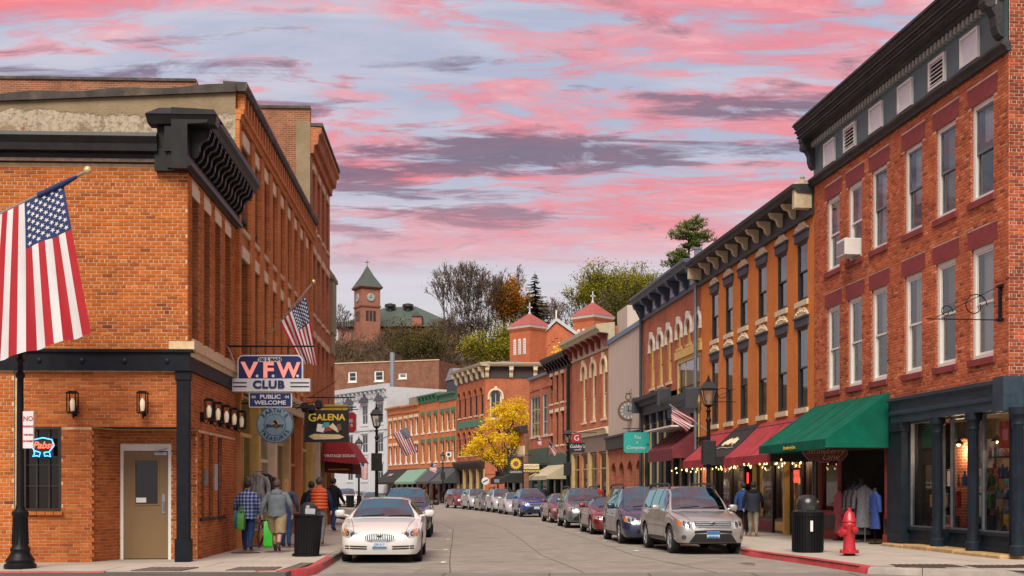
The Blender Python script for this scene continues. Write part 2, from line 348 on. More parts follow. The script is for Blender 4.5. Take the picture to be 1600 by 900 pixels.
for k in range(16):
    side = rc.random() < .45; Y = rc.uniform(25, 60); cx = interp(LK, Y)+1.3 if side else interp(RK, Y)-1.3; cx += rc.uniform(-.5, .5); sx, sy = rc.uniform(.15, .42), rc.uniform(.2, .7); mm = MB()
    mm.add([(cx+sx*math.cos(t*.393)*rc.uniform(.6, 1.25), Y+sy*math.sin(t*.393)*rc.uniform(.6, 1.25), .0022+.0001*k) for t in range(16)], [tuple(range(16))]); mm.obj('oil_stain', OIL, road, fix=False)
for k in range(4):                               # hairline cracks wandering off the seams
    x, y = rc.uniform(-2.5, 4.0), rc.uniform(24, 50); a = rc.uniform(0, 6.28); pts = [(x, y)]
    for i in range(7): a += rc.uniform(-.6, .6); x += .35*math.cos(a); y += .6*math.sin(a); pts.append((x, y))
    flat_strip('road_crack', pts, .009, PATCH, .0035, road)
# parking stall ticks: a T at every stall end
for y in [879, 859.5, 843, 830, 821, 812]:
    Y = CZ*FPX/(y-HZ); x = interp(LK, Y)+2.42
    flat_strip('parking_mark', [(x-.75, Y), (x+.12, Y)], .10, MARK, .008, road)
    flat_strip('parking_mark', [(x, Y-.28), (x, Y+.28)], .10, MARK, .0105, road)
for Y in [32.1, 38.6, 45.6, 52.4, 60.5, 68, 77]:
    x = interp(RK, Y)-2.35
    flat_strip('parking_mark', [(x-.12, Y), (x+.75, Y)], .10, MARK, .008, road)
    flat_strip('parking_mark', [(x, Y-.28), (x, Y+.28)], .10, MARK, .0105, road)
# --- sidewalks: a bed, single slabs, kerb stones
sl = MB()
def bed(edge_a, edge_b, ys):
    m = MB(); vs = []
    for Y in ys:
        a, b = interp(edge_a, Y), interp(edge_b, Y); z = zr(Y)
        vs += [(a, Y, z+.135), (b, Y, z+.135)]
    m.add(vs, [(2*i, 2*i+1, 2*i+3, 2*i+2) for i in range(len(ys)-1)]); return m
YL = [24.7+i*1.5 for i in range(0, 26)]+[66, 72, 80, 90, 100, 110, 118, 130, 142, 160]
b1 = bed(LF, LK, YL); b1.box(-16, -4.05, 21.75, 24.75, 0, .134)
walkL = tag(b1.obj('sidewalk_left', SLABJ, fix=False), kind='structure')
YR = [22.2+i*1.5 for i in range(0, 26)]+[64, 72, 80, 86, 92, 100, 106, 112, 120, 130, 141, 160]
def rkx(Y): return interp([(22.2, 9.4), (22.7, 7.6)]+RK, Y)
b2 = bed([(Y, rkx(Y)) for Y in YR], [(Y, interp(RF, Y)) for Y in YR], YR); b2.box(11.2, 22, 22.1, 25.95, 0, .133)
walkR = tag(b2.obj('sidewalk_right', SLABJ, fix=False), kind='structure')
def slab(parent, q, dz=.15, j=.007):
    c = sum((Vector((*p, 0)) for p in q), Vector())/4
    vs = []
    dzr = rnd.uniform(-.003, .003)
    for p in q:
        v = Vector((*p, 0)); d = c-v; v = v+d.normalized()*j*1.4; vs.append((v.x, v.y, zr(v.y)+dz+dzr))
    m = MB(); m.loft([[(x, y, z-.02) for x, y, z in vs], vs], 0, True)
    m.obj('paving_slab', SIDEW, parent, fix=True)
for i in range(25):
    a, b = YL[i], YL[i+1]
    for k in range(2):
        f = lambda t, Y: lerp(interp(LF, Y)-.05, interp(LK, Y)-.17, t)
        slab(walkL, [(f(k/2, a), a), (f(k/2+.5, a), a), (f(k/2+.5, b), b), (f(k/2, b), b)])
for i in range(7):
    for r_ in range(2):
        x0 = -4.25-1.6*(i+1); x1 = x0+1.6; y0 = 21.95+1.37*r_
        slab(walkL, [(x0, y0), (x1, y0), (x1, y0+1.37), (x0, y0+1.37)], .146)
for i in range(25):
    a, b = YR[i], YR[i+1]
    for k in range(3):
        f = lambda t, Y: lerp(rkx(Y)+.17, interp(RF, Y)+.05, t)
        slab(walkR, [(f(k/3, a), a), (f(k/3+1/3, a), a), (f(k/3+1/3, b), b), (f(k/3, b), b)])
for i in range(5):
    for r_ in range(2):
        x0 = 11.2+1.7*i; y0 = 22.3+1.75*r_
        slab(walkR, [(x0, y0), (x0+1.7, y0), (x0+1.7, y0+1.75), (x0, y0+1.75)])
def kerb_run(parent, pts, mats, side, step=1.8, h=.15):
    P = [Vector((*p, 0)) for p in pts]; L_ = [0]
    for a, b in zip(P, P[1:]): L_.append(L_[-1]+(b-a).length)
    def pos(s):
        for i in range(len(P)-1):
            if s <= L_[i+1]+1e-6: return P[i].lerp(P[i+1], (s-L_[i])/(L_[i+1]-L_[i]))
        return P[-1]
    s = 0
    while s < L_[-1]-.2:
        e = min(s+step, L_[-1]); n = 4; ins = []; out = []
        for k in range(n+1):
            q = pos(s+(e-s-.012)*k/n); d = (pos(min(s+(e-s)*k/n+.1, L_[-1]))-pos(max(0, s+(e-s)*k/n-.1))).normalized(); nr = Vector((-d.y, d.x, 0))*side
            out.append(q); ins.append(q+nr*.17)
        m = MB(); rings = []
        for o, i_ in zip(out, ins):
            z = zr(o.y)
            o2 = o.lerp(i_, .12); o3 = o.lerp(i_, .3)
            rings.append([(o.x, o.y, z-.05), (o2.x, o2.y, z+h-.035), (o3.x, o3.y, z+h), (i_.x, i_.y, z+h+.001), (i_.x, i_.y, z-.05)])
        m.loft(rings, 0, True)
        m.obj('kerb_stone', mats(pos(s).y, pos(s).x), parent, smooth=40)
        s = e
lkp = [(interp(LK, Y), Y) for Y in [23.2, 24, 26, 28, 32, 36, 40, 45, 50, 55, 60, 66, 73, 81, 90, 100, 110, 118, 130, 142]]
kerb_run(walkL, [(-16, 21.75), (-7.3, 21.75)], lambda Y, X: REDK, 1)
kerb_run(walkL, [(-4.6, 21.9), (-4.15, 22.1), (-3.82, 22.6)]+lkp, lambda Y, X: REDK if Y < 25.6 else KERBC, 1)
rkp = [(interp(RK, Y), Y) for Y in [23.3, 24, 25, 26.5, 28, 29.5, 33, 37, 44, 51.5, 59.4, 66, 72, 79, 86, 91, 97, 104, 112, 120, 130, 141]]
kerb_run(walkR, rkp, lambda Y, X: REDK if Y < 29.2 else KERBC, -1)
kerb_run(walkR, [(22, 22.1), (12, 22.15), (9.4, 22.25), (7.6, 22.75), (6.8, 23.3)], lambda Y, X: KERBC, -1, h=.145)
for q in ([(-6.9, 22.0), (-6.0, 22.0), (-5.9, 22.9), (-6.8, 22.9)], [(-5.2, 22.05), (-4.35, 22.15), (-4.35, 23.0), (-5.15, 22.95)]):
    m = MB(); m.loft([[(x, y, .14) for x, y in q], [(x, y, .162) for x, y in q]])
    for i in range(7):
        for j in range(7):
            a = Vector(q[0]).lerp(Vector(q[1]), (i+.5)/7); b = Vector(q[3]).lerp(Vector(q[2]), (i+.5)/7); c = a.lerp(b, (j+.5)/7)
            m.lathe([(.03, .16), (.018, .170)], (c.x, c.y, 0), 6)
    tag(m.obj('tactile_mat', TACT, walkL))
for x, y, a, b in [(8.0, 23.4, .62, .42), (9.3, 23.15, .55, .4), (10.3, 23.3, .5, .4)]:
    m = MB(); m.box(x-a, x+a, y-b, y+b, .14, .158)
    for i in range(9): m.box(x-a+.05+i*(2*a-.1)/9, x-a+.05+(i+.55)*(2*a-.1)/9, y-b+.04, y+b-.04, .157, .166)
    m.obj('drain_grate', mat('rusty_cast_iron', (.09, .065, .05), .8, .3, var=.3), walkR)
for x, y in [(-5.6, 32.6), (-6.2, 28.3)]:
    m = MB(); m.lathe([(.34, .14), (.34, .158), (.30, .162)], (x, y, 0), 24); m.obj('cellar_cover', mat('rusty_cast_iron', (.09, .065, .05)), walkL)
# --- wooded hill behind the town
def hill_z(X, Y):
    t = smoothstep((Y-172)/150); crest = 37+5*math.sin(X*.021+.6)+3*math.sin(X*.047)
    crest *= smoothstep((X+260)/170)*.35+.65
    return zr(172)*.9-4+t*crest+(1-t)*3+1.5*math.sin(X*.09+Y*.05)*t
m = MB(); nx, ny = 60, 26
m.grid(lambda u, v: (-330+660*u, 168+420*v**1.3, hill_z(-330+660*u, 168+420*v**1.3)), nx, ny)
tag(m.obj('hill', mat('leaf_litter_slope', (.085, .065, .035), .95, var=.45, vscale=.09, bump=.4, bscale=1.5), fix=False, smooth=80), kind='structure')
# ================================================================ BUILDING LIBRARY
class Frame:
    """A facade's own metres: x runs left to right as seen from the street, y goes into the house, z is up."""
    def __init__(s, A, B, root=None):
        s.A = Vector((A[0], A[1], 0)); d = Vector((B[0]-A[0], B[1]-A[1], 0)); s.W = d.length; s.d = d.normalized(); s.n = Vector((-s.d.y, s.d.x, 0))
        s.M = Matrix.Translation(s.A) @ Matrix.Rotation(math.atan2(s.d.y, s.d.x), 4, 'Z'); s.root = root
    def own(s, name, label, cat, group=None):
        s.root = empty(name, s.A, math.atan2(s.d.y, s.d.x), label, cat, group); bpy.context.view_layer.update(); s.root['_'] = 0; del s.root['_']
        s.RM = s.M.copy(); return s
    def sub(s, A, B):
        f = Frame(A, B, s.root); f.RM = s.RM; return f
    def X(s, x, off=0):
        # measured photo column -> metres along the facade (off: how far the feature stands out into the street)
        r = (x-800)/FPX; A = s.A-s.n*off
        D = (A.x*s.d.y-A.y*s.d.x)/(r*s.d.y-s.d.x) if abs(r*s.d.y-s.d.x) > 1e-9 else A.y
        P = Vector((r*D, D, 0)); return (P-A).dot(s.d)
    def D(s, lx, off=0): return (s.A+s.d*lx-s.n*off).y
    def Z(s, x, y, off=0):
        return CZ+(HZ-y)*s.D(s.X(x, off), off)/FPX
    def W2(s, lx, ly, lz): return s.M @ Vector((lx, ly, lz))
    def place(s, o, loc=(0, 0, 0), rz=0):
        o.parent = s.root
        o.matrix_basis = s.RM.inverted() @ s.M @ Matrix.Translation(loc) @ Matrix.Rotation(rz, 4, 'Z')
        return o
    def add(s, mb, name, mats, loc=(0, 0, 0), smooth=None, tone=False, fix=True, rz=0):
        return s.place(mb.obj(name, mats, None, smooth, tone, fix), loc, rz)
    def addm(s, me, name, loc=(0, 0, 0), rz=0): return s.place(put(name, me), loc, rz)
def wall(F, mat_, x0, x1, z0, z1, holes=(), y=0, depth=.26, name='wall', rev=None):
    m = MB(); hs = [(h[0], h[1], h[2], h[3]+(h[4] if len(h) > 4 else 0)) for h in holes]
    xs = sorted({x0, x1, *[h[0] for h in hs], *[h[1] for h in hs]}); zs = sorted({z0, z1, *[h[2] for h in hs], *[h[3] for h in hs]})
    xs = [v for v in xs if x0-1e-6 <= v <= x1+1e-6]; zs = [v for v in zs if z0-1e-6 <= v <= z1+1e-6]
    for a, b in zip(xs, xs[1:]):
        for c, d in zip(zs, zs[1:]):
            cx, cz = (a+b)/2, (c+d)/2
            if any(h[0] < cx < h[1] and h[2] < cz < h[3] for h in hs): continue
            m.add([(a, y, c), (b, y, c), (b, y, d), (a, y, d)], [(0, 1, 2, 3)])
    RV = 1
    for h, q in zip(hs, holes):
        a, b, c, d = h; e = y+depth
        m.add([(a, y, c), (a, e, c), (a, e, d), (a, y, d)], [(0, 1, 2, 3)], RV); m.add([(b, y, c), (b, y, d), (b, e, d), (b, e, c)], [(0, 1, 2, 3)], RV)
        m.add([(a, y, c), (b, y, c), (b, e, c), (a, e, c)], [(0, 1, 2, 3)], RV)
        r = q[4] if len(q) > 4 else 0
        if r:
            P = arch_pts(a, b, q[3], r)
            for i in range(len(P)-1):
                (xa, za), (xb, zb) = P[i], P[i+1]
                m.add([(xa, y, za), (xb, y, zb), (xb, y, d), (xa, y, d)], [(0, 1, 2, 3)]); m.add([(xa, y, za), (xa, e, za), (xb, e, zb), (xb, y, zb)], [(0, 1, 2, 3)], RV)
        else: m.add([(a, y, d), (a, e, d), (b, e, d), (b, y, d)], [(0, 1, 2, 3)], RV)
    return F.add(m, name, [mat_, rev or mat_], fix=False)
def arch_pts(a, b, z, r, n=10):
    w2 = (b-a)/2; c = (a+b)/2
    if r >= w2*.98: return [(c-w2*math.cos(math.pi*i/n), z+r*math.sin(math.pi*i/n)) for i in range(n+1)]
    Rr = (w2*w2+r*r)/(2*r); th = math.asin(w2/Rr)
    return [(c+Rr*math.sin(lerp(-th, th, i/n)), z+r-Rr+Rr*math.cos(lerp(-th, th, i/n))) for i in range(n+1)]
def mass(F, dep, z1, side_mat, roof_mat=None, left=True, right=True, x0=0, x1=None, roof_z=None, partition=True, zb=0):
    x1 = F.W if x1 is None else x1; rz = z1-.5 if roof_z is None else roof_z; y0 = .02
    if left: m = MB(); m.box(x0+.003, x0+.25, y0, dep, zb, z1-.003); F.add(m, 'side_wall', side_mat)
    if right: m = MB(); m.box(x1-.25, x1-.003, y0, dep, zb, z1-.003); F.add(m, 'side_wall', side_mat)
    m = MB(); m.box(x0+.26, x1-.26, dep-.25, dep-.01, zb, z1-.01); F.add(m, 'back_wall', side_mat)
    m = MB(); m.box(x0+.01, x1-.01, y0+.3, dep-.26, rz-.1, rz); F.add(m, 'roof', roof_mat or ROOFM)
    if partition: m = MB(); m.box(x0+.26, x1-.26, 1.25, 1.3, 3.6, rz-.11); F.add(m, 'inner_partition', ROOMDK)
WC = {}
def win_mesh(key, builder):
    if key not in WC: WC[key] = builder()
    return WC[key]
def window(F, xc, w, z0, z1, frame, fw=.07, yin=.15, lint=None, lmat=None, lh=.3, lw=.14, sill=True, smat=None, sh=.12, curt=None, arch=0, rail=.5, glass=None, sashm=None, cols=1, rows=1, group=None, lab=None, proud=.05):
    h = z1-z0; glass = glass or GLASS; sashm = sashm or frame
    def fr():
        m = MB(); a, b = -w/2, w/2
        if arch:
            P = arch_pts(a, b, h, arch); Q = arch_pts(a+fw, b-fw, h, max(.01, arch-fw))
            o = [(a, 0)]+P+[(b, 0)]; i_ = [(a+fw, fw)]+Q+[(b-fw, fw)]
            for k in range(len(o)):
                k2 = (k+1) % len(o)
                A, B_, C_, D_ = o[k], o[k2], i_[k2], i_[k]
                m.add([(A[0], yin-.05, A[1]), (B_[0], yin-.05, B_[1]), (C_[0], yin-.05, C_[1]), (D_[0], yin-.05, D_[1])], [(0, 1, 2, 3)])
                m.add([(C_[0], yin-.05, C_[1]), (D_[0], yin-.05, D_[1]), (D_[0], yin+.06, D_[1]), (C_[0], yin+.06, C_[1])], [(0, 1, 2, 3)])
        else:
            m.box(a, a+fw, yin-.05, yin+.05, 0, h); m.box(b-fw, b, yin-.05, yin+.05, 0, h); m.box(a+fw, b-fw, yin-.05, yin+.05, h-fw, h); m.box(a+fw, b-fw, yin-.05, yin+.05, 0, fw)
        sw = .05; zm = h*rail; top = h-fw+(arch*.6 if arch else 0)
        if rail:
            m.box(a+fw, b-fw, yin-.02, yin+.045, zm-sw/2, zm+sw/2, 1)
            for (c, d, yy) in ((fw, zm-sw/2, yin+.02), (zm+sw/2, h-fw, yin-.02)):
                m.box(a+fw, a+fw+sw, yy, yy+.03, c, d, 1); m.box(b-fw-sw, b-fw, yy, yy+.03, c, d, 1)
            m.box(a+fw+sw, b-fw-sw, yin+.02, yin+.05, fw, fw+sw*1.3, 1)
            if not arch: m.box(a+fw+sw, b-fw-sw, yin-.02, yin+.01, h-fw-sw, h-fw, 1)
        for c in range(1, cols): m.box(-w/2+w*c/cols-.02, -w/2+w*c/cols+.02, yin-.015, yin+.025, fw, top, 1)
        for r_ in range(1, rows):
            m.box(a+fw, b-fw, yin-.012, yin+.022, h*r_/rows-.02, h*r_/rows+.02, 1)
        return m.mesh('window', [frame, sashm])
    o = F.addm(win_mesh(('f', w, h, frame.name, sashm.name, fw, yin, arch, rail, cols, rows), fr), 'window', (xc, 0, z0))
    if lab: o['label'] = lab
    def pn(lo, hi, yy, arc):
        def f():
            m = MB(); a, b = -w/2+fw*.6, w/2-fw*.6
            if arc: P = [(a, lo)]+[(b, lo)]+list(reversed(arch_pts(a, b, hi, arc)))
            else: P = [(a, lo), (b, lo), (b, hi), (a, hi)]
            m.add([(x, yy, z) for x, z in P], [tuple(range(len(P)))]); return m.mesh('pane', glass)
        return win_mesh(('p', w, lo, hi, yy, arc, glass.name, fw), f)
    if rail:
        put('pane', pn(fw, h*rail, yin+.034, 0), o); put('pane', pn(h*rail, h-fw*.5, yin-.004, max(0, arch-fw) if arch else 0), o)
    else: put('pane', pn(fw*.5, h-fw*.5, yin+.004, max(0, arch-fw) if arch else 0), o)
    if curt:
        cm, c0, c1, wv = curt      # material, from, to (of the height), waviness
        def cu():
            m = MB(); n = 16; a, b = -w/2+fw, w/2-fw
            m.grid(lambda u, v: (lerp(a, b, u), yin+.16+wv*.03*math.sin(u*31+w*7), lerp(h*c0, h*c1+(arch if c1 > .98 else 0), v)), n, 1); return m.mesh('curtain', cm)
        put('curtain', win_mesh(('c', w, h, cm.name, c0, c1, wv, yin, fw), cu), o)
    if sill:
        def si(): m = MB(); m.box(-w/2-.09, w/2+.09, -.07, yin-.052, -sh, -.003); return m.mesh('sill', smat)
        put('sill', win_mesh(('s', w, sh, smat.name, yin), si), o)
    if lint == 'flat':
        def li(): m = MB(); m.box(-w/2-lw, w/2+lw, -proud, .10, 0.003, lh); return m.mesh('lintel', lmat)
        put('lintel', win_mesh(('l', w, lh, lw, lmat.name, proud), li), o, (0, 0, h))
    elif lint == 'crest':
        def lc():
            m = MB(); b = w/2+lw
            m.box(-b, b, -.06, .03, .003, lh*.42); m.box(-b-.04, b+.04, -.10, .03, lh*.42, lh*.52)
            P = [(-b, 0)]; n = 12
            for i in range(n+1):
                t = i/n; P.append((lerp(-b, b, t), lh*(.06+.40*math.sin(math.pi*t)**.7+.05*math.sin(t*6*math.pi))))
            P.append((b, 0)); m.prism([(x, z+lh*.52) for x, z in P], -.06, .02, 'y', 1)
            for i in range(5): t = (i+1)/6; m.lathe([(.01, -.05), (.055, 0), (.01, .05)], (lerp(-b, b, t), -.06, lh*.52+lh*.22*math.sin(math.pi*t)+.02), 8, 1)
            return m.mesh('lintel', lmat)
        put('lintel', win_mesh(('lc', w, lh, lw), lc), o, (0, 0, h))
    elif lint == 'hood':
        def lh_():
            m = MB(); a, b = -w/2, w/2; P = arch_pts(a-.02, b+.02, 0, arch+.02); Q = arch_pts(a-lw, b+lw, 0, arch+lw)
            P = [(a-.02, -.3)]+P+[(b+.02, -.3)]; Q = [(a-lw, -.3)]+Q+[(b+lw, -.3)]
            for k in range(len(P)-1):
                A, B_, C_, D_ = P[k], P[k+1], Q[k+1], Q[k]
                m.loft([[(x, -.10, z) for x, z in (A, B_, C_, D_)], [(x, .03, z) for x, z in (A, B_, C_, D_)]], 0, True)
            m.prism([(-.11, arch-.03), (.11, arch-.03), (.16, arch+lw+.10), (0, arch+lw+.17), (-.16, arch+lw+.10)], -.15, .02, 'y')
            m.box(a-lw-.03, a+.01, -.12, .02, -.38, -.301); m.box(b-.01, b+lw+.03, -.12, .02, -.38, -.301)
            me = m.mesh('lintel', lmat); m.fixn(me); return me
        put('lintel', win_mesh(('lh', w, arch, lw, lmat.name), lh_), o, (0, 0, h))
    return o
def band(F, name, mat_, prof, x0, x1, smooth=None):
    m = MB(); m.prism(prof, x0, x1, 'x'); return F.add(m, name, mat_, smooth=smooth)
def rect(y0, y1, z0, z1): return [(y0, z0), (y1, z0), (y1, z1), (y0, z1)]
def bracket_mesh(w, d, h, mat_, name='bracket'):
    # scrolled console: deep at the top, tucking to nothing at the foot
    P = [(0, 0), (0, h), (-d, h), (-d*1.0, h*.80), (-d*.86, h*.66), (-d*.62, h*.60), (-d*.45, h*.46), (-d*.42, h*.26), (-d*.30, h*.10), (-d*.12, h*.02)]
    m = MB(); m.prism(P, -w/2, w/2, 'x'); m.box(-w*.62, w*.62, -d*1.06, 0, h*.92, h*1.02)
    m.lathe([(.01, -w*.56), (h*.13, -w*.56), (h*.13, w*.56), (.01, w*.56)], (0, 0, 0), 10)
    # the lathe above stands on z: lay it across as the scroll eye
    k = len(m.v)-40
    for i in range(k, len(m.v)): x, y, z = m.v[i]; m.v[i] = (z, x-d*.74, y+h*.76)
    me = m.mesh(name, mat_); m.fixn(me); return me
def lay_bricks(F, x0, x1, z0, z1, holes, mats, y=0, seed=1, singles=0, pick=None, bw=.203, bh=.060, j=.014, tones=lambda r: r.random(), yoff=.009):
    """Real running-bond brickwork proud of its mortar; the best seen bricks are objects of their own, the rest one mass."""
    rn = random.Random(seed); px, pz = bw+j, bh+j; rows = int((z1-z0)/pz); out = []
    for r_ in range(rows):
        za = z0+r_*pz; zb = za+bh
        hdr = r_ % 7 == 3
        step = (px/2 if hdr else px); off = (px/4 if hdr else (0 if r_ % 2 else px/2))
        segs = [(x0, x1)]
        for h in holes:
            top = h[3]
            if h[2] < zb-.01 and top > za+.01:
                ns = []
                for a, b in segs:
                    if h[1] <= a or h[0] >= b: ns.append((a, b)); continue
                    if h[0] > a: ns.append((a, h[0]))
                    if h[1] < b: ns.append((h[1], b))
                segs = ns
        for a, b in segs:
            k = math.floor((a-x0-off)/step)
            while x0+off+k*step < b:
                s = max(a, x0+off+k*step); e = min(b, x0+off+(k+1)*step-j); k += 1
                if e-s > .03: out.append((s, e, za, zb))
    m = MB(); cand = []
    def brick(m, s, e, za, zb, t, yy):
        b = .005
        vs = [(s+b, yy, za+b), (e-b, yy, za+b), (e-b, yy, zb-b), (s+b, yy, zb-b), (s, yy+b, za), (e, yy+b, za), (e, yy+b, zb), (s, yy+b, zb), (s, y+.012, za), (e, y+.012, za), (e, y+.012, zb), (s, y+.012, zb)]
        fs = [(0, 1, 2, 3)]
        for i in range(4): k = (i+1) % 4; fs += [(4+i, 4+k, k, i), (8+i, 8+k, 4+k, 4+i)]
        m.add(vs, fs, 0, t)
    full = [q for q in out if abs(q[1]-q[0]-bw) < .004 and (pick is None or pick((q[0]+q[1])/2, (q[2]+q[3])/2))]
    rn.shuffle(full); single = set(full[:singles]) if singles else set()
    shared = []
    for i in range(14 if singles else 0):
        q = MB(); brick(q, -bw/2, bw/2, -bh/2, bh/2, tones(rn), -yoff-rn.uniform(0, .005)); shared.append(q.mesh('brick', mats, tone=True))
    for q in out:
        if q in single: F.addm(rn.choice(shared), 'brick', ((q[0]+q[1])/2, 0, (q[2]+q[3])/2))
        else: brick(m, *q, tones(rn), y-yoff-rn.uniform(0, .005))
    o = F.add(m, 'brickwork', mats, tone=True, fix=False); o['kind'] = 'stuff'; return o
# ================================================================ LEFT SIDE OF THE STREET
BR_L = tone_mat('orange_brick', [(.16, .045, .020), (.36, .092, .019), (.45, .122, .021), (.50, .146, .027), (.55, .20, .055)])
BR_LN = tone_mat('new_orange_brick', [(.26, .068, .018), (.39, .104, .024), (.45, .130, .029), (.50, .165, .042)])
BRT_L = brick_mat('orange_brick_courses', (.46, .135, .032), (.58, .19, .05), (.54, .30, .15), stain=.3, ms=.008)
BRT_DK = brick_mat('deep_orange_brick_courses', (.26, .075, .022), (.36, .11, .032), (.30, .17, .09), stain=.35)  # orange brick darkened to put the shade of the window reveals into its colour
BRT_OLD = brick_mat('old_brown_brick_courses', (.24, .085, .045), (.36, .13, .06), (.36, .25, .17), stain=.45)
def stucco():
    m, nt, b = _nodes('peeling_stucco'); N = nt.nodes; L = nt.links
    tc = N.new('ShaderNodeTexCoord')
    def noi(s, d=6, r=.65):
        t = N.new('ShaderNodeTexNoise'); t.inputs['Scale'].default_value = s; t.inputs['Detail'].default_value = d; t.inputs['Roughness'].default_value = r; L.new(tc.outputs['Object'], t.inputs['Vector']); return t.outputs['Fac']
    def rp(f, p):
        r = N.new('ShaderNodeValToRGB'); e = r.color_ramp.elements
        while len(e) < len(p): e.new(.5)
        for i, (a, c) in enumerate(p): e[i].position = a; e[i].color = (*c, 1)
        L.new(f, r.inputs[0]); return r.outputs[0]
    def mx(f, a, c):
        o = N.new('ShaderNodeMix'); o.data_type = 'RGBA'; L.new(f, o.inputs[0])
        for i, v in ((6, a), (7, c)):
            if isinstance(v, tuple): o.inputs[i].default_value = (*v, 1)
            else: L.new(v, o.inputs[i])
        return o.outputs[2]
    base = rp(noi(1.2), [(.3, (.21, .155, .09)), (.7, (.30, .225, .135))])
    sp = N.new('ShaderNodeSeparateXYZ'); L.new(tc.outputs['Object'], sp.inputs[0])
    # the plaster has come off in a belt below the parapet: the belt is a place on this wall
    belt = rp(sp.outputs[2], [(0, (0, 0, 0)), (1, (1, 1, 1))])
    mr = N.new('ShaderNodeMapRange'); mr.inputs[1].default_value = 10.8; mr.inputs[2].default_value = 11.1; mr.inputs[3].default_value = 1; mr.inputs[4].default_value = 0; L.new(sp.outputs[2], mr.inputs[0])
    ml = N.new('ShaderNodeMath'); ml.operation = 'MULTIPLY_ADD'; L.new(noi(.75, 9, .7), ml.inputs[0]); ml.inputs[1].default_value = 1.0
    m2 = N.new('ShaderNodeMath'); m2.operation = 'MULTIPLY'; L.new(mr.outputs[0], m2.inputs[0]); m2.inputs[1].default_value = .34; L.new(m2.outputs[0], ml.inputs[2])
    peel = rp(ml.outputs[0], [(.76, (0, 0, 0)), (.80, (1, 1, 1))])
    lime = rp(noi(9, 5), [(.32, (.22, .15, .10)), (.5, (.40, .33, .24)), (.75, (.50, .42, .32))])
    brick = rp(noi(2.6, 4), [(.66, (0, 0, 0)), (.70, (1, 1, 1))])
    lime = mx(brick, lime, (.30, .11, .06))
    L.new(mx(peel, base, lime), b.inputs['Base Color']); b.inputs['Roughness'].default_value = .95
    bp = N.new('ShaderNodeBump'); bp.inputs['Strength'].default_value = .6; bp.inputs['Distance'].default_value = .03; bp.invert = True
    ad = N.new('ShaderNodeMath'); L.new(peel, ad.inputs[0]); n3 = noi(14, 4); L.new(n3, ad.inputs[1]); L.new(ad.outputs[0], bp.inputs['Height']); L.new(bp.outputs[0], b.inputs['Normal'])
    return m
STUCCO = stucco()
LD = Vector((-.0447, 1, 0)).normalized(); LN = Vector((-1, -.0447, 0)).normalized()
def lpt(D): return (-6.59-.0447*(D-24.7), D)
C1 = Vector((-6.59, 24.7, 0))
# ---------------------------------------------------------------- corner club building
A1 = C1+LN*9
F = Frame(A1, C1).own('corner_club_building', 'two storey orange brick corner building with black cornice and tan door', 'building')
W1 = F.W
Sd = F.sub((C1.x, C1.y), lpt(30.0))
rn1 = lambda r: min(1, max(0, r.gauss(.55, .19)))
xo = F.X(142); zo = F.Z(142, 667)                 # the corner entry opening
xw0, xw1, zw0, zw1 = F.X(36), F.X(95), F.Z(60, 799), F.Z(60, 667)
# upper front
wall(F, MORTAR1, 0, W1, 4.44, 8.22, name='upper_wall')
lay_bricks(F, .02, W1-.002, 4.45, 8.21, [], BR_L, seed=3, singles=300, pick=lambda x, z: 5.3 < x < W1-.15 and 4.6 < z < 8.0, tones=rn1)
# lower front: old brick at the far left, the newer infill, the opening to the corner
xi = F.X(22)
wall(F, MORTAR1, 0, xi, 0, 4.06, name='lower_wall')
lay_bricks(F, .02, xi-.01, .0, 4.05, [], BR_L, seed=4, tones=rn1)
hole = (xw0, xw1, zw0, zw1)
wall(F, MORTAR1, xi, xo, 0, 4.06, [hole], y=.03, depth=.2, name='infill_wall')
wall(F, MORTAR1, xo, W1, zo, 4.06, y=.03, name='entry_lintel_wall')
nt1 = lambda r: min(1, max(0, r.gauss(.5, .22)))
lay_bricks(F, xi+.06, xo-.01, .14, zo-.005, [hole], BR_LN, y=.03, seed=6, bw=.27, bh=.058, j=.008, tones=nt1, yoff=.006)
lay_bricks(F, xi+.06, W1-.16, zo, 4.05, [(xw0, xw1, 0, zw1)], BR_LN, y=.03, seed=7, bw=.27, bh=.058, j=.008, tones=nt1, yoff=.006)
# window with dark panels and a brick sill
m = MB(); m.box(xw0, xw0+.05, .02, .14, zw0, zw1); m.box(xw1-.05, xw1, .02, .14, zw0, zw1); m.box(xw0+.05, xw1-.05, .02, .14, zw1-.05, zw1); m.box(xw0+.05, xw1-.05, .02, .14, zw0, zw0+.06)
for t in (.33, .66): x = lerp(xw0, xw1, t); m.box(x-.018, x+.018, .07, .12, zw0+.06, zw1-.05)
for t in (.3, .55, .78): z = lerp(zw0, zw1, t); m.box(xw0+.05, xw1-.05, .085, .11, z-.012, z+.012)
wd = F.add(m, 'window', DKWOOD)
m = MB(); m.box(xw0+.04, xw1-.04, .115, .12, zw0+.05, zw1-.04); put('pane', m.mesh('pane', mat('near_black_glass', (.012, .010, .010), .12, var=0)), wd)
for i in range(5): t0 = lerp(xw0-.05, xw1+.05, i/5); t1 = lerp(xw0-.05, xw1+.05, (i+1)/5)-.012; m = MB(); m.box(t0, t1, -.05, .10, zw0-.075, zw0-.004, tone=.4+.1*i); put('sill_brick', m.mesh('sill_brick', BR_LN, tone=True), wd)
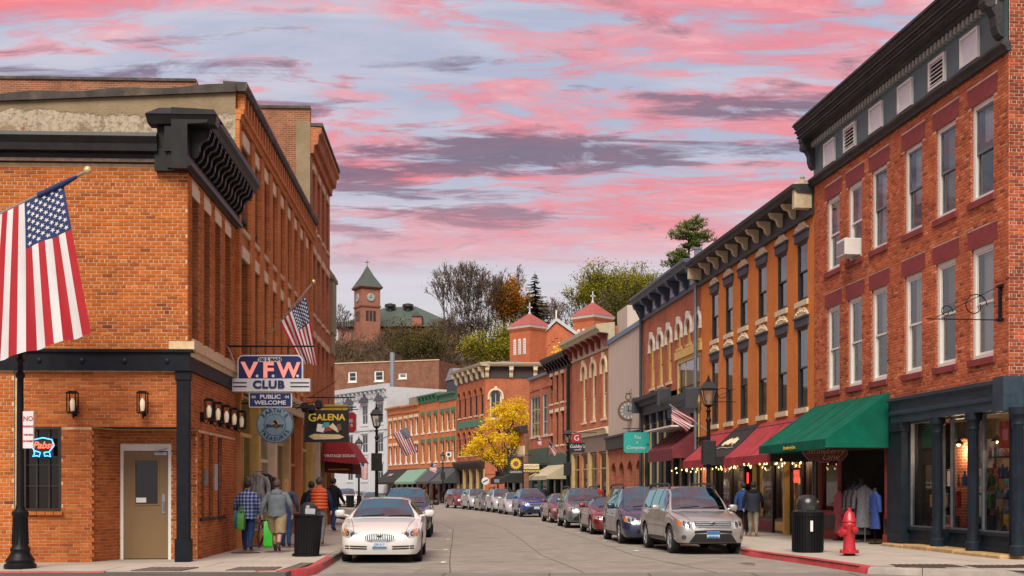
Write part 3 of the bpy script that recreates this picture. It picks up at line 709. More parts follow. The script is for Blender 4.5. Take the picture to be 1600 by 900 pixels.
# iron beam with rosettes, corner column
m = MB(); m.box(.5, W1+.06, -.06, .2, 4.055, 4.40); m.box(.5, W1+.10, -.11, .2, 4.40, 4.46); m.box(.5, W1+.085, -.09, .2, 4.03, 4.08)
F.add(m, 'iron_beam', IRONB)
m = MB(); m.box(W1-.16, W1+.06, .201, 5.3, 4.055, 4.40); m.box(W1-.16, W1+.085, .201, 5.3, 4.03, 4.078); F.add(m, 'iron_beam', IRONB)
for x in [5.2, 6.05, 6.9, 7.75, 8.6]:
    m = MB(); m.lathe([(.055, 0), (.05, .02), (.02, .035)], (0, 0, 0), 10); me = m.mesh('rosette', IRONB); me.transform(Matrix.Rotation(R(90), 4, 'X')); F.addm(me, 'rosette', (x, -.06, 4.22))
m = MB(); m.box(W1-.22, W1+.02, -.02, .22, .14, 4.03); m.box(W1-.25, W1+.05, -.05, .25, .14, .62); m.box(W1-.245, W1+.045, -.045, .245, 3.85, 4.029)
F.add(m, 'corner_column', IRONB)
# stone belt over the beam on the street side
m = MB(); m.box(.0, 5.3, -.16, .05, 4.44, 4.62); m.box(0, 5.3, -.10, .05, 4.32, 4.439); Sd.add(m, 'stone_belt', CREAM)
m = MB(); m.box(W1-.35, W1+.16, -.12, .0, 4.461, 4.62); F.add(m, 'stone_belt', CREAM)
# recessed entry: splayed side, door wall, soffit, floor
ry = .92; xs1 = F.X(186, -ry)
m = MB(); m.add([(xo, .03, .14), (xs1, ry, .14), (xs1, ry, zo), (xo, .03, zo)], [(0, 1, 2, 3)]); F.add(m, 'entry_side_wall', MORTAR1, fix=False)
a = Vector((xo, .03, 0)); b = Vector((xs1, ry, 0)); ln = (b-a).length
FR = Frame(F.W2(xo, .03, 0), F.W2(xs1, ry, 0), F.root); FR.RM = F.RM
lay_bricks(FR, .0, ln, .16, zo, [], BR_LN, seed=8, bw=.2, bh=.058, j=.008, tones=nt1, yoff=.006)
wall(F, MORTAR1, xs1, W1, .14, zo, [(F.X(189, -ry), F.X(268, -ry), .14, F.Z(200, 694, -ry))], y=ry, depth=.15, name='entry_back_wall')
dx0, dx1, dz1 = F.X(189, -ry), F.X(268, -ry), F.Z(200, 694, -ry)
FB = Frame(F.W2(0, ry, 0), F.W2(W1, ry, 0), F.root); FB.RM = F.RM
lay_bricks(FB, xs1, W1-.01, .16, zo, [(dx0, dx1, 0, dz1)], BR_LN, seed=9, bw=.27, bh=.058, j=.008, tones=nt1, yoff=.006)
m = MB(); m.box(xo-.1, W1-.02, .08, 1.2, zo+.002, zo+.08); F.add(m, 'entry_ceiling', DKWOOD)
m = MB(); m.box(xo+.01, W1, .0, 1.0, .05, .152); F.add(m, 'entry_floor', SIDEW)
m = MB()
for k in range(17):
    z = .25+k*.155
    m.box(xo-.012, xo+.065, -.004, .09, z, z+.075, tone=.3+.4*(k % 3)/3)
tq = F.add(m, 'toothed_quoin', BR_LN, tone=True); tq['kind'] = 'stuff'
m = MB()
for k in range(17):
    z = .25+k*.155; m.box(1.005, 1.09, -.05, .03, z, z+.075, tone=.3+.4*(k % 3)/3)
tq = Sd.add(m, 'toothed_quoin', BR_LN, tone=True); tq['kind'] = 'stuff'
# tan steel door in a white frame
TAN = mat('tan_steel_door', (.20, .125, .055), .45, var=.06, vscale=2)
fwd = .06
m = MB(); m.box(dx0, dx0+fwd, ry-.04, ry+.06, .15, dz1); m.box(dx1-fwd, dx1, ry-.04, ry+.06, .15, dz1); m.box(dx0+fwd, dx1-fwd, ry-.04, ry+.06, dz1-.14, dz1); F.add(m, 'door_frame', WHITEP)
dw = dx1-dx0-2*fwd; hx = dw/2
m = MB(); dh = dz1-.14-.17; gx0, gx1, gz0, gz1 = -.24*dw/1.0, .26*dw, 1.15, dh-.2
xs_, zs_ = [-hx+.005, gx0, gx1, hx-.005], [0, gz0, gz1, dh-.005]
for i in range(3):
    for k in range(3):
        if i == 1 and k == 1: continue
        m.box(xs_[i], xs_[i+1], 0, .045, zs_[k], zs_[k+1])
for (x0, x1, z0, z1) in ((gx0-.03, gx1+.03, gz0-.03, gz0), (gx0-.03, gx1+.03, gz1, gz1+.03), (gx0-.03, gx0, gz0, gz1), (gx1, gx1+.03, gz0, gz1)): m.box(x0, x1, -.012, .0, z0, z1)
door = F.add(m, 'door', TAN, loc=((dx0+dx1)/2, ry+.0, .17))
m = MB(); m.box(gx0, gx1, .02, .026, gz0, gz1); put('pane', m.mesh('pane', mat('dark_door_glass', (.03, .03, .035), .08, var=0)), door)
m = MB(); m.box(gx0+.01, gx0+.22, .008, .014, gz0+.03, gz0+.13); put('notice', m.mesh('notice', WHITEP), door)
m = MB(); m.box(hx-.13, hx-.07, -.02, 0, .95, 1.35); m.tube([(hx-.1, -.02, 1.0), (hx-.1, -.07, 1.02), (hx-.1, -.07, 1.18), (hx-.1, -.02, 1.2)], .012, 6); put('handle', m.mesh('handle', STEEL), door)
m = MB(); m.box(hx-.28, hx-.02, -.05, 0, dh-.09, dh-.03); m.tube([(hx-.1, -.05, dh-.05), (hx-.28, -.18, dh-.04), (hx-.02, -.05, dh+.05)], .01, 5); put('door_closer', m.mesh('door_closer', STEEL), door)
# street side
sw = [(.72+i*1.19, .66) for i in range(4)]
hol = [(x-w_/2, x+w_/2, 4.72, 7.68) for x, w_ in sw]
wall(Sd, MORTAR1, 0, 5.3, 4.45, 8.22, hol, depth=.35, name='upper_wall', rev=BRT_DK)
lay_bricks(Sd, 0, 5.3, 4.63, 8.2, [(a, b, c, d+.30) for a, b, c, d in hol], BR_L, seed=10, tones=rn1)
for k, (x, w_) in enumerate(sw): window(Sd, x, w_, 4.72, 7.68, WHITEP, yin=.3, lint='flat', lmat=CREAMP, lh=.26, lw=.04, smat=CREAM, curt=(CURT, .55, 1, 0), proud=.02)
lw = [(1.42, .40), (2.32, .44), (3.35, .50)]
hol2 = [(x-w_/2, x+w_/2, 1.02, 2.83) for x, w_ in lw]
wall(Sd, MORTAR1, 1.0, 5.3, 0, zo, hol2, depth=.25, name='lower_wall', rev=BRT_DK)
wall(Sd, MORTAR1, 0, 5.3, zo, 4.33, name='lower_wall')
lay_bricks(Sd, 1.0, 5.3, .14, zo, hol2, BR_LN, seed=11, bw=.27, bh=.058, j=.008, tones=nt1, yoff=.006)
lay_bricks(Sd, 0.01, 5.3, zo, 4.3, [], BR_LN, seed=12, bw=.27, bh=.058, j=.008, tones=nt1, yoff=.006)
for x, w_ in lw: window(Sd, x, w_, 1.02, 2.83, DKWOOD, fw=.06, yin=.12, smat=MATS['dark_wood'], sh=.08, rail=0, glass=MATS['near_black_glass'])
m = MB(); m.box(1.62, 1.9, -.03, 0, 1.7, 2.05); Sd.add(m, 'notice_plate', STEEL); m = MB(); m.box(2.72, 2.98, -.03, 0, 1.6, 2.2); Sd.add(m, 'notice_plate', mat('pale_blue_plate', (.35, .42, .5), .5))
# cornices: gutter on the front, bracketed iron cornice on the street side
band(F, 'front_gutter', BLACKP, [(0, 8.22), (0, 8.78), (-.30, 8.78), (-.33, 8.70), (-.27, 8.56), (-.26, 8.42), (-.10, 8.40), (-.09, 8.24)], 0, W1-.55)
band(F, 'gutter_board', mat('weathered_board', (.16, .11, .085), .8, var=.4, vscale=4), rect(-.115, -.092, 8.235, 8.30), 0, W1-.55)
band(Sd, 'cornice', BLACKP, [(0, 8.06), (-.07, 8.06), (-.07, 8.95), (-.46, 8.98), (-.50, 9.08), (-.58, 9.14), (-.60, 9.24), (.25, 9.28), (.25, 8.06)], -.35, 5.5)
band(Sd, 'cornice_moulding', BLACKP, [(-.071, 8.10), (-.15, 8.12), (-.15, 8.20), (-.071, 8.24)], -.35, 5.5)
m = MB(); m.box(W1-.62, W1+.04, -.18, .30, 8.05, 8.5); m.box(W1-.58, W1+.02, -.14, .30, 8.5, 8.95)
m.loft([[(W1-.72, -.32, 8.95), (W1+.62, -.32, 8.95), (W1+.62, -.0, 8.95), (W1-.72, -.0, 8.95)], [(W1-.76, -.38, 9.13), (W1+.66, -.38, 9.13), (W1+.66, -.0, 9.13), (W1-.76, -.0, 9.13)]])
m.loft([[(W1-.76, -.40, 9.131), (W1+.66, -.40, 9.131), (W1+.66, .3, 9.131), (W1-.76, .3, 9.131)], [(W1-.55, -.1, 9.34), (W1+.2, -.1, 9.34), (W1+.2, .3, 9.34), (W1-.55, .3, 9.34)]])
F.add(m, 'cornice_block', BLACKP)
m = MB(); m.box(W1-.40, W1-.16, -.28, -.12, 8.42, 8.93); m.box(W1-.36, W1-.20, -.22, -.12, 8.1, 8.42); F.add(m, 'bracket', BLACKP)
bm_ = bracket_mesh(.13, .36, .58, BLACKP)
for i in range(14): Sd.addm(bm_, 'bracket', (.1+i*.395, -.072, 8.37))
mass(F, 9, 8.6, BRT_L, left=True, right=False, roof_z=8.6, partition=False)
m = MB(); m.box(.3, W1-.3, 1.6, 1.65, .1, 8.4); F.add(m, 'inner_partition', ROOMDK)
m = MB(); m.box(W1-1.65, W1-1.6, 1.7, 5.3, .1, 8.4); F.add(m, 'inner_partition', ROOMDK)
# ---------------------------------------------------------------- tall building with the plastered flank
STF = mat('storefront_cream', (.52, .36, .16), .6, var=.12, vscale=4)
ORP = mat('orange_painted_pier', (.52, .19, .06), .65, var=.12, vscale=4)
def left_store(F, x0, x1, seed, n=4, top=4.1):
    rn = random.Random(seed); step = (x1-x0)/n
    items = [STF, ORP, YELLOWP, CREAMP]
    for i in range(n+1):
        x = x0+i*step; m = MB(); w_ = .16
        a, b = max(x0, x-w_), min(x1, x+w_)
        m.box(a, b, -.08, .3, .1, top); m.box(a-.02, b+.02, -.12, .3, .1, .55); m.box(a-.03, b+.03, -.13, .3, top-.25, top-.003); F.add(m, 'pilaster', items[(i+seed) % 4])
    for i in range(n):
        a, b = x0+i*step+.17, x0+(i+1)*step-.17; dr = i % 2 == 1; mid = (a+b)/2
        m = MB()
        if dr:
            m.box(a, a+.07, .12, .22, .1, top); m.box(b-.07, b, .12, .22, .1, top); m.box(a+.07, b-.07, .12, .22, 2.4, 2.5); m.box(a+.07, b-.07, .12, .22, top-.08, top); m.box(mid-.04, mid+.04, .12, .22, .1, 2.4)
            m.box(a+.07, b-.07, .13, .2, .1, .35)
        else:
            m.box(a, b, .05, .22, .1, .62); m.box(a, a+.06, .1, .2, .62, top); m.box(b-.06, b, .1, .2, .62, top); m.box(a+.06, b-.06, .1, .2, 3.0, 3.1); m.box(a+.06, b-.06, .1, .2, top-.08, top); m.box(mid-.03, mid+.03, .1, .2, .62, 3.0)
        o = F.add(m, 'shop_window' if not dr else 'shop_door', items[(i+seed+1) % 4])
        m = MB(); m.add([(a+.03, .16, .3), (b-.03, .16, .3), (b-.03, .16, top-.05), (a+.03, .16, top-.05)], [(0, 1, 2, 3)]); put('pane', m.mesh('pane', SHOPGLASS), o)
        for k in range(7):
            x = rn.uniform(a+.1, b-.3); z = rn.choice([.65, .65, 1.2, 1.7]); h = rn.uniform(.2, .55); m = MB(); m.bevbox(x, x+rn.uniform(.1, .3), .5, .7, z, z+h, .02)
            put('display_item', m.mesh('display_item', rn.choice(GOODS)), o)
GOODS = [mat('goods_%s' % n, c, .7, var=.2, vscale=9) for n, c in (('red', (.35, .03, .03)), ('ochre', (.45, .28, .06)), ('white', (.6, .58, .54)), ('blue', (.05, .12, .3)), ('green', (.08, .2, .07)), ('brown', (.16, .08, .04)), ('pink', (.55, .2, .25)), ('dark', (.03, .03, .035)), ('teal', (.05, .28, .27)))]
F2 = Frame(lpt(30.02), lpt(45.4)).own('plastered_flank_building', 'long three storey orange brick building with peeling plastered end wall', 'building')
cols2 = [1.3+1.555*i for i in range(9)]
h3 = [(x-.44, x+.44, 8.25, 10.36) for x in cols2]; h2 = [(x-.44, x+.44, 5.0, 7.5) for x in cols2]
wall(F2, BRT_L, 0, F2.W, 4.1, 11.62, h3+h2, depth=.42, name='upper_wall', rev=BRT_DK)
for x in cols2:
    window(F2, x, .88, 8.25, 10.36, WHITEP, yin=.36, lint='flat', lmat=CREAMP, lh=.34, lw=.1, smat=CREAM, curt=(CURT, .5, 1, 0))
    window(F2, x, .88, 5.0, 7.5, WHITEP, yin=.36, lint='flat', lmat=CREAMP, lh=.30, lw=.1, smat=CREAM, curt=(CURT, .6, 1, 0))
for x in [0]+[(a+b)/2 for a, b in zip(cols2, cols2[1:])]+[F2.W-.3]:
    m = MB(); m.box(max(.0, x-.26), min(F2.W, x+.26), -.10, -.002, 4.5, 10.74); F2.add(m, 'pier', BRT_L)
band(F2, 'corbel_course', BRT_L, [(0, 10.76), (-.12, 10.76), (-.14, 10.88), (-.2, 10.9), (-.2, 11.02), (0, 11.02)], 0, F2.W)
cm = MB(); cm.box(-.10, .10, -.20, -.02, 0, .42); cm.box(-.06, .06, -.12, -.02, -.14, 0); cme = cm.mesh('corbel', BRT_L)
for i in range(34): F2.addm(cme, 'corbel', (.25+i*.455, 0, 11.03))
band(F2, 'parapet_coping', mat('weathered_dark_coping', (.055, .045, .04), .8, var=.4, vscale=3, dirt=.5, dirtc=(.2, .14, .1)), [(.3, 11.47), (-.26, 11.46), (-.30, 11.57), (-.28, 11.68), (.3, 11.7)], -.02, F2.W)
m = MB(); n = 14
ztop = lambda t: 11.44-.75*t
m.loft([[(-.002, .0+14*t, 4), (-.002, 14*t, ztop(t)), (.3, 14*t, ztop(t)), (.3, 14*t, 4)] for t in [i/n for i in range(n+1)]]); F2.add(m, 'plastered_wall', STUCCO)
m = MB(); m.loft([[(-.09, 14*t-.02, ztop(t)-.02), (-.10, 14*t-.02, ztop(t)+.16+.03*math.sin(t*40)), (.36, 14*t-.02, ztop(t)+.2), (.36, 14*t-.02, ztop(t)-.02)] for t in [i/40 for i in range(41)]]); F2.add(m, 'wall_coping', MATS['weathered_dark_coping'])
mass(F2, 14, 11.1, BRT_OLD, left=False, roof_z=10.7)
left_store(F2, .2, F2.W-.1, 1, 5)
band(F2, 'shop_cornice', CREAMP, [(0, 4.1), (-.12, 4.1), (-.16, 4.25), (-.34, 4.42), (-.36, 4.52), (0, 4.58)], 0, F2.W)
m = MB(); m.box(.3, F2.W-.3, 1.7, 1.75, .1, 4.0); F2.add(m, 'shop_back_wall', ROOMMID)
# ---------------------------------------------------------------- taller brick building beyond
F3 = Frame(lpt(45.45), lpt(52.2)).own('tall_brick_building', 'tallest left brick building with bare brown side wall above its neighbour', 'building')
BRT_3 = brick_mat('red_orange_brick_courses', (.38, .10, .04), (.50, .15, .055), (.42, .24, .14))
c3 = [.95+1.6*i for i in range(4)]; hs = []
for z0, z1 in ((11.6, 13.7), (8.3, 10.6), (4.9, 7.4)): hs += [(x-.42, x+.42, z0, z1) for x in c3]
wall(F3, BRT_3, 0, F3.W, 4.1, 15.1, hs, depth=.35, name='upper_wall')
for z0, z1 in ((11.6, 13.7), (8.3, 10.6), (4.9, 7.4)):
    for x in c3: window(F3, x, .84, z0, z1, WHITEP, yin=.3, lint='flat', lmat=CREAM, lh=.24, lw=.1, smat=CREAM, curt=(CURT, .4, 1, 0))
band(F3, 'cornice', BRT_3, [(0, 14.2), (-.1, 14.2), (-.12, 14.5), (-.26, 14.55), (-.3, 14.9), (-.4, 14.95), (-.4, 15.15), (.3, 15.2), (.3, 14.2)], 0, F3.W)
band(F3, 'parapet_coping', MATS['weathered_dark_coping'], rect(-.44, .3, 15.2, 15.32), -.02, F3.W)
m = MB(); m.box(-.004, .25, .02, 4.2, 4, 15.85); m.box(-.003, .25, 4.21, 18, 4, 16.8); F3.add(m, 'brick_flank', BRT_OLD)
m = MB(); m.box(-.06, .3, .02, 4.24, 15.851, 15.95); m.box(-.06, .3, 4.25, 18, 16.801, 16.9); F3.add(m, 'parapet_coping', MATS['weathered_dark_coping'])
m = MB(); m.box(-.03, -.005, .02, .55, 10.8, 15.4); F3.add(m, 'plastered_corner', STUCCO)
mass(F3, 14, 15, BRT_OLD, left=False, roof_z=14.5)
left_store(F3, .1, F3.W-.1, 2, 3)
band(F3, 'shop_cornice', CREAMP, [(0, 4.1), (-.12, 4.1), (-.16, 4.25), (-.30, 4.42), (-.32, 4.52), (0, 4.58)], 0, F3.W)
m = MB(); m.box(.3, F3.W-.3, 1.7, 1.75, .1, 4.0); F3.add(m, 'shop_back_wall', ROOMMID)
# next house with a boxed oriel
F4 = Frame(lpt(52.25), lpt(54.2)).own('oriel_house', 'narrow house with olive boxed oriel past the tallest left building', 'building')
wall(F4, BRT_3, 0, F4.W, 0, 10.2, [(.5, 1.4, 4.9, 7.0)], name='wall'); window(F4, .95, .9, 4.9, 7.0, WHITEP, smat=CREAM)
OLIVE = mat('olive_boards', (.22, .20, .10), .6, var=.15, stretch=(1, 1, 6), vscale=4)
m = MB(); m.box(.2, 1.6, -.12, .3, 8.4, 10.7); m.box(.1, 1.7, -.18, .3, 10.7, 10.85); m.box(.3, 1.5, -.08, 0, 7.5, 8.4); m.loft([[(.1, -.18, 10.85), (1.7, -.18, 10.85), (1.7, .4, 10.85), (.1, .4, 10.85)], [(.5, .1, 11.25), (1.3, .1, 11.25), (1.3, .4, 11.25), (.5, .4, 11.25)]]); F4.add(m, 'oriel', OLIVE)
mass(F4, 12, 10.2, BRT_OLD)
# ================================================================ RIGHT SIDE OF THE STREET
def rpt(D): return (10.63-.11*(D-26), D)
BR_R = tone_mat('red_orange_brick', [(.20, .048, .028), (.39, .088, .036), (.50, .124, .046), (.57, .165, .064), (.62, .25, .12)])
BRT_RR = brick_mat('red_brick_courses', (.36, .072, .032), (.48, .115, .048), (.50, .30, .20))
TEAL = mat('teal_grey_frieze_paint', (.085, .14, .15), .55, var=.12, vscale=3, dirt=.15, dirtc=(.1, .12, .12))
DKCOR = mat('weathered_dark_cornice', (.040, .039, .042), .55, var=.4, vscale=5, stretch=(.4, 2, 2), dirt=.4, dirtc=(.10, .085, .075), spec=.25)
MAROON = mat('maroon_painted_stone', (.22, .034, .034), .7, var=.25, vscale=4, dirt=.3, dirtc=(.26, .08, .06))
REDBASE = mat('red_painted_base', (.28, .03, .03), .6, var=.2, vscale=4)
def display(o, a, b, z0, z1, y, seed, n=14, kinds=GOODS):
    rn = random.Random(seed)
    for k in range(n):
        x = rn.uniform(a+.06, b-.3); t = rn.random(); z = z0+(z1-z0)*.30*int(t*3); w_ = rn.uniform(.1, .32); h = rn.uniform(.12, .45); yy = y+rn.uniform(0, .35); m = MB(); r_ = rn.random()
        if r_ < .45: m.bevbox(x, x+w_, yy, yy+.14, z, z+h, .015)
        elif r_ < .8: m.lathe([(w_*.22, 0), (w_*.30, h*.25), (w_*.27, h*.6), (w_*.10, h*.75), (w_*.10, h*.92), (w_*.14, h)], (x+.1, yy+.08, z), 10)
        else: m.lathe([(w_*.5, 0), (w_*.36, h*.3), (w_*.1, h*.9)], (x+.1, yy+.08, z), 8)
        put('display_item', m.mesh('display_item', rn.choice(kinds)), o)
def framed(o, x, z, w_, h, y, fm, pm, name='framed_picture'):
    m = MB(); b = .035; m.box(x, x+w_, y, y+.03, z, z+h, 0); m.box(x+b, x+w_-b, y-.006, y, z+b, z+h-b, 1); m.box(x+w_*.28, x+w_*.72, y-.010, y-.006, z+h*.28, z+h*.7, 2)
    put(name, m.mesh(name, [fm, pm, random.Random(int(x*91)+int(z*37)).choice(GOODS)]), o)
def shop_glass(F, a, b, z0, z1, fm, yin=.12, fw=.05, name='shop_window', muntin=0, transom=None):
    m = MB(); m.box(a, a+fw, yin-.05, yin+.05, z0, z1); m.box(b-fw, b, yin-.05, yin+.05, z0, z1); m.box(a+fw, b-fw, yin-.05, yin+.05, z1-fw, z1); m.box(a+fw, b-fw, yin-.05, yin+.05, z0, z0+fw)
    for i in range(1, muntin+1): x = lerp(a, b, i/(muntin+1)); m.box(x-.02, x+.02, yin-.04, yin+.04, z0+fw, z1-fw)
    if transom: m.box(a+fw, b-fw, yin-.04, yin+.04, transom-.03, transom+.03)
    o = F.add(m, name, fm)
    m = MB(); m.add([(a+fw*.5, yin, z0+fw*.5), (b-fw*.5, yin, z0+fw*.5), (b-fw*.5, yin, z1-fw*.5), (a+fw*.5, yin, z1-fw*.5)], [(0, 1, 2, 3)]); put('pane', m.mesh('pane', SHOPGLASS), o)
    return o
# ---------------------------------------------------------------- big red brick corner building
F = Frame(rpt(37.6), rpt(26)).own('red_brick_corner_building', 'three storey red brick corner building with dark cornice and teal frieze', 'building')
RW = F.W
cw = [(1292.4, 1312), (1325, 1347), (1362, 1386), (1413, 1441.6), (1461.7, 1494.5), (1516, 1555)]
wcs = [((F.X(a)+F.X(b))/2, 1.02) for a, b in cw]
H2 = [(x-w_/2, x+w_/2, 4.55, 7.06) for x, w_ in wcs]; H3 = [(x-w_/2, x+w_/2, 8.12, 10.30) for x, w_ in wcs]
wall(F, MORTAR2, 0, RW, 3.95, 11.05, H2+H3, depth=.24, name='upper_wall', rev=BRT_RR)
t_r = lambda r: min(1, max(0, r.gauss(.5, .2)))
LM = .42
lay_bricks(F, 0.01, RW, 3.97, 11.03, [(a-.17, b+.17, d-.0, d+LM) for a, b, c, d in H2+H3]+H2+H3, BR_R, seed=21, singles=300, pick=lambda x, z: x > RW-3.6 and z > 3.9, tones=t_r)
for k, (x, w_) in enumerate(wcs):
    window(F, x, w_, 4.55, 7.06, WHITEP, fw=.10, yin=.10, lint='flat', lmat=MAROON, lh=LM, lw=.17, proud=.012, smat=MAROON, sh=.15, curt=[(CURT2, 0, 1, 1), (CURT2, .3, 1, 1), (CURT, .5, 1, 0), (CURT, .0, 1, 1), (CURT2, .62, 1, 0), (CURT, .08, 1, 0)][k])
    window(F, x, w_, 8.12, 10.30, WHITEP, fw=.10, yin=.10, lint='flat', lmat=MAROON, lh=LM, lw=.17, proud=.012, smat=MAROON, sh=.15, sashm=(GALV if k in (2, 3, 4, 5) else WHITEP), curt=[(CURT, .5, 1, 0), (CURT, .55, 1, 0), (CURT, .0, 1, 1), (CURT, .35, 1, 0), (CURT2, 0, 1, 1), (CURT, .62, 1, 1)][k])
# painted wooden entablature
wall(F, TEAL, 0, RW+.02, 11.05, 12.32, y=-.03, name='frieze')
band(F, 'frieze_moulding', DKCOR, [(0, 10.98), (-.10, 10.98), (-.12, 11.06), (-.22, 11.12), (-.22, 11.18), (-.031, 11.2)], -.02, RW+.1)
for k, xp in enumerate((1299, 1331, 1372, 1418, 1468, 1519)):
    x = F.X(xp); m = MB(); a, b, z0, z1 = x-.42, x+.42, 11.30, 12.0
    for q in ((a, a+.06, z0, z1), (b-.06, b, z0, z1), (a+.06, b-.06, z1-.06, z1), (a+.06, b-.06, z0, z0+.06)): m.box(q[0], q[1], -.10, -.03, q[2], q[3])
    vent = k in (1, 4)
    o = F.add(m, 'louvred_vent' if vent else 'frieze_window', WHITEP)
    if vent:
        for i in range(6):
            z = z0+.09+i*.095; m = MB(); m.add([(a+.06, -.09, z), (b-.06, -.09, z), (b-.06, -.04, z+.07), (a+.06, -.04, z+.07)], [(0, 1, 2, 3)]); put('slat', m.mesh('slat', WHITEP), o)
        m = MB(); m.box(a+.06, b-.06, -.034, -.031, z0+.06, z1-.06); put('backing', m.mesh('backing', ROOMDK), o)
    else:
        m = MB(); m.box(a+.06, b-.06, -.06, -.031, z0+.06, z1-.06); put('panel', m.mesh('panel', mat('blind_white_panel', (.62, .63, .66), .4, var=.05)), o)
m = MB()
for i in range(int(RW/.2)): m.box(.05+i*.2, .15+i*.2, -.16, -.03, 12.16, 12.32)
o = F.add(m, 'dentil_course', mat('grey_dentils', (.34, .34, .32), .6)); o['kind'] = 'stuff'
band(F, 'cornice', DKCOR, [(.4, 12.32), (-.10, 12.325), (-.22, 12.40), (-.46, 12.42), (-.48, 12.56), (-.53, 12.60), (-.55, 12.72), (-.61, 12.78), (-.64, 12.92), (-.60, 12.96), (.4, 13.05)], -.14, RW-.12)
for zz, yy in ((12.50, -.50), (12.66, -.57), (12.85, -.65)): band(F, 'cornice_moulding', DKCOR, rect(yy-.025, yy+.05, zz-.02, zz+.02), -.15, RW-.11)
F.addm(bracket_mesh(.26, .44, 1.0, DKCOR), 'end_bracket', (RW-.28, -.032, 11.35+.0)); F.addm(bracket_mesh(.26, .4, .9, DKCOR), 'end_bracket', (.0, -.032, 11.5))
m = MB(); m.box(RW-.30, RW-.14, -.42, -.20, 12.05, 12.30); F.add(m, 'carved_end', mat('carved_grey', (.25, .23, .2), .7))
m = MB(); m.box(RW-.36, RW-.16, -.09, -.03, 11.4, 12.02); F.add(m, 'white_plaque', WHITEP)
mass(F, 16, 12.9, BRT_RR, roof_z=12.5, right=False)
# window air conditioner in the second column
x = wcs[1][0]; m = MB(); m.bevbox(x-.32, x+.32, -.42, .08, 8.22, 8.68, .02); ac = F.add(m, 'air_conditioner', WHITEP)
m = MB()
for i in range(8): m.box(x-.28, x+.28, -.432, -.42, 8.27+i*.045, 8.29+i*.045)
put('grille', m.mesh('grille', mat('grey_plastic', (.3, .3, .3), .5)), ac)
# side facing the square
FS = F.sub((rpt(26)[0], 26), (rpt(26)[0]+14, 26+14*.11))
wall(FS, MORTAR2, 0, 14, 3.95, 12.9, [(3, 4, 4.55, 7.06), (6.5, 7.5, 4.55, 7.06), (3, 4, 8.12, 10.3), (6.5, 7.5, 8.12, 10.3)], name='flank_wall')
lay_bricks(FS, .01, 2.4, 3.97, 12.88, [], BR_R, seed=22, tones=lambda r: min(1, max(0, r.gauss(.12, .14))))  # shade on this flank is put into the bricks as darker tones
for x in (3.5, 7): window(FS, x, 1, 4.55, 7.06, WHITEP, lint='flat', lmat=MAROON, lh=.4, smat=MAROON); window(FS, x, 1, 8.12, 10.3, WHITEP, lint='flat', lmat=MAROON, lh=.4, smat=MAROON)
wall(FS, NAVY, 0, 14, 0, 3.95, name='painted_base_wall')
m = MB(); m.box(-.02, 14, -.08, .0, 12.9, 13.05); FS.add(m, 'flank_coping', DKCOR)
# blue cast iron shopfront
xa = F.X(1397)
FASC = mat('slate_blue_fascia', (.026, .046, .066), .5, var=.35, vscale=3, stretch=(.5, 2, 2), dirt=.35, dirtc=(.06, .075, .09), spec=.25)
band(F, 'iron_fascia', FASC, [(.1, 3.35), (-.10, 3.35), (-.10, 3.52), (-.15, 3.55), (-.15, 3.62), (-.11, 3.66), (-.11, 3.84), (-.22, 3.90), (-.22, 3.98), (.1, 4.0)], xa, RW+.18)
m = MB(); m.box(RW-.22, RW+.24, -.26, .2, 3.30, 4.03); F.add(m, 'fascia_block', FASC)
m = MB(); m.box(xa, F.X(1414), -.10, .35, .25, 3.35); m.box(xa-.03, F.X(1414)+.03, -.15, .35, .25, .5); m.box(xa-.03, F.X(1414)+.03, -.15, .35, 3.12, 3.34); F.add(m, 'iron_pier', NAVY)
for xp in (1466, 1522, 1592):
    x = F.X(xp, .0); m = MB()
    m.lathe([(.17, .24), (.17, .42), (.13, .46), (.12, .9), (.115, 2.95), (.14, 3.0), (.125, 3.05), (.15, 3.16), (.19, 3.2), (.19, 3.349)], (x, -.02, 0), 14)
    for t in range(10): m.tube([(x+.118*math.cos(t*.628), -.02+.118*math.sin(t*.628), .95), (x+.112*math.cos(t*.628), -.02+.112*math.sin(t*.628), 2.9)], .012, 4)
    F.add(m, 'iron_column', NAVY, smooth=35)
bays = [(F.X(1414)+.02, F.X(1466)-.1), (F.X(1466)+.1, F.X(1522)-.1), (F.X(1522)+.1, F.X(1592)-.08)]
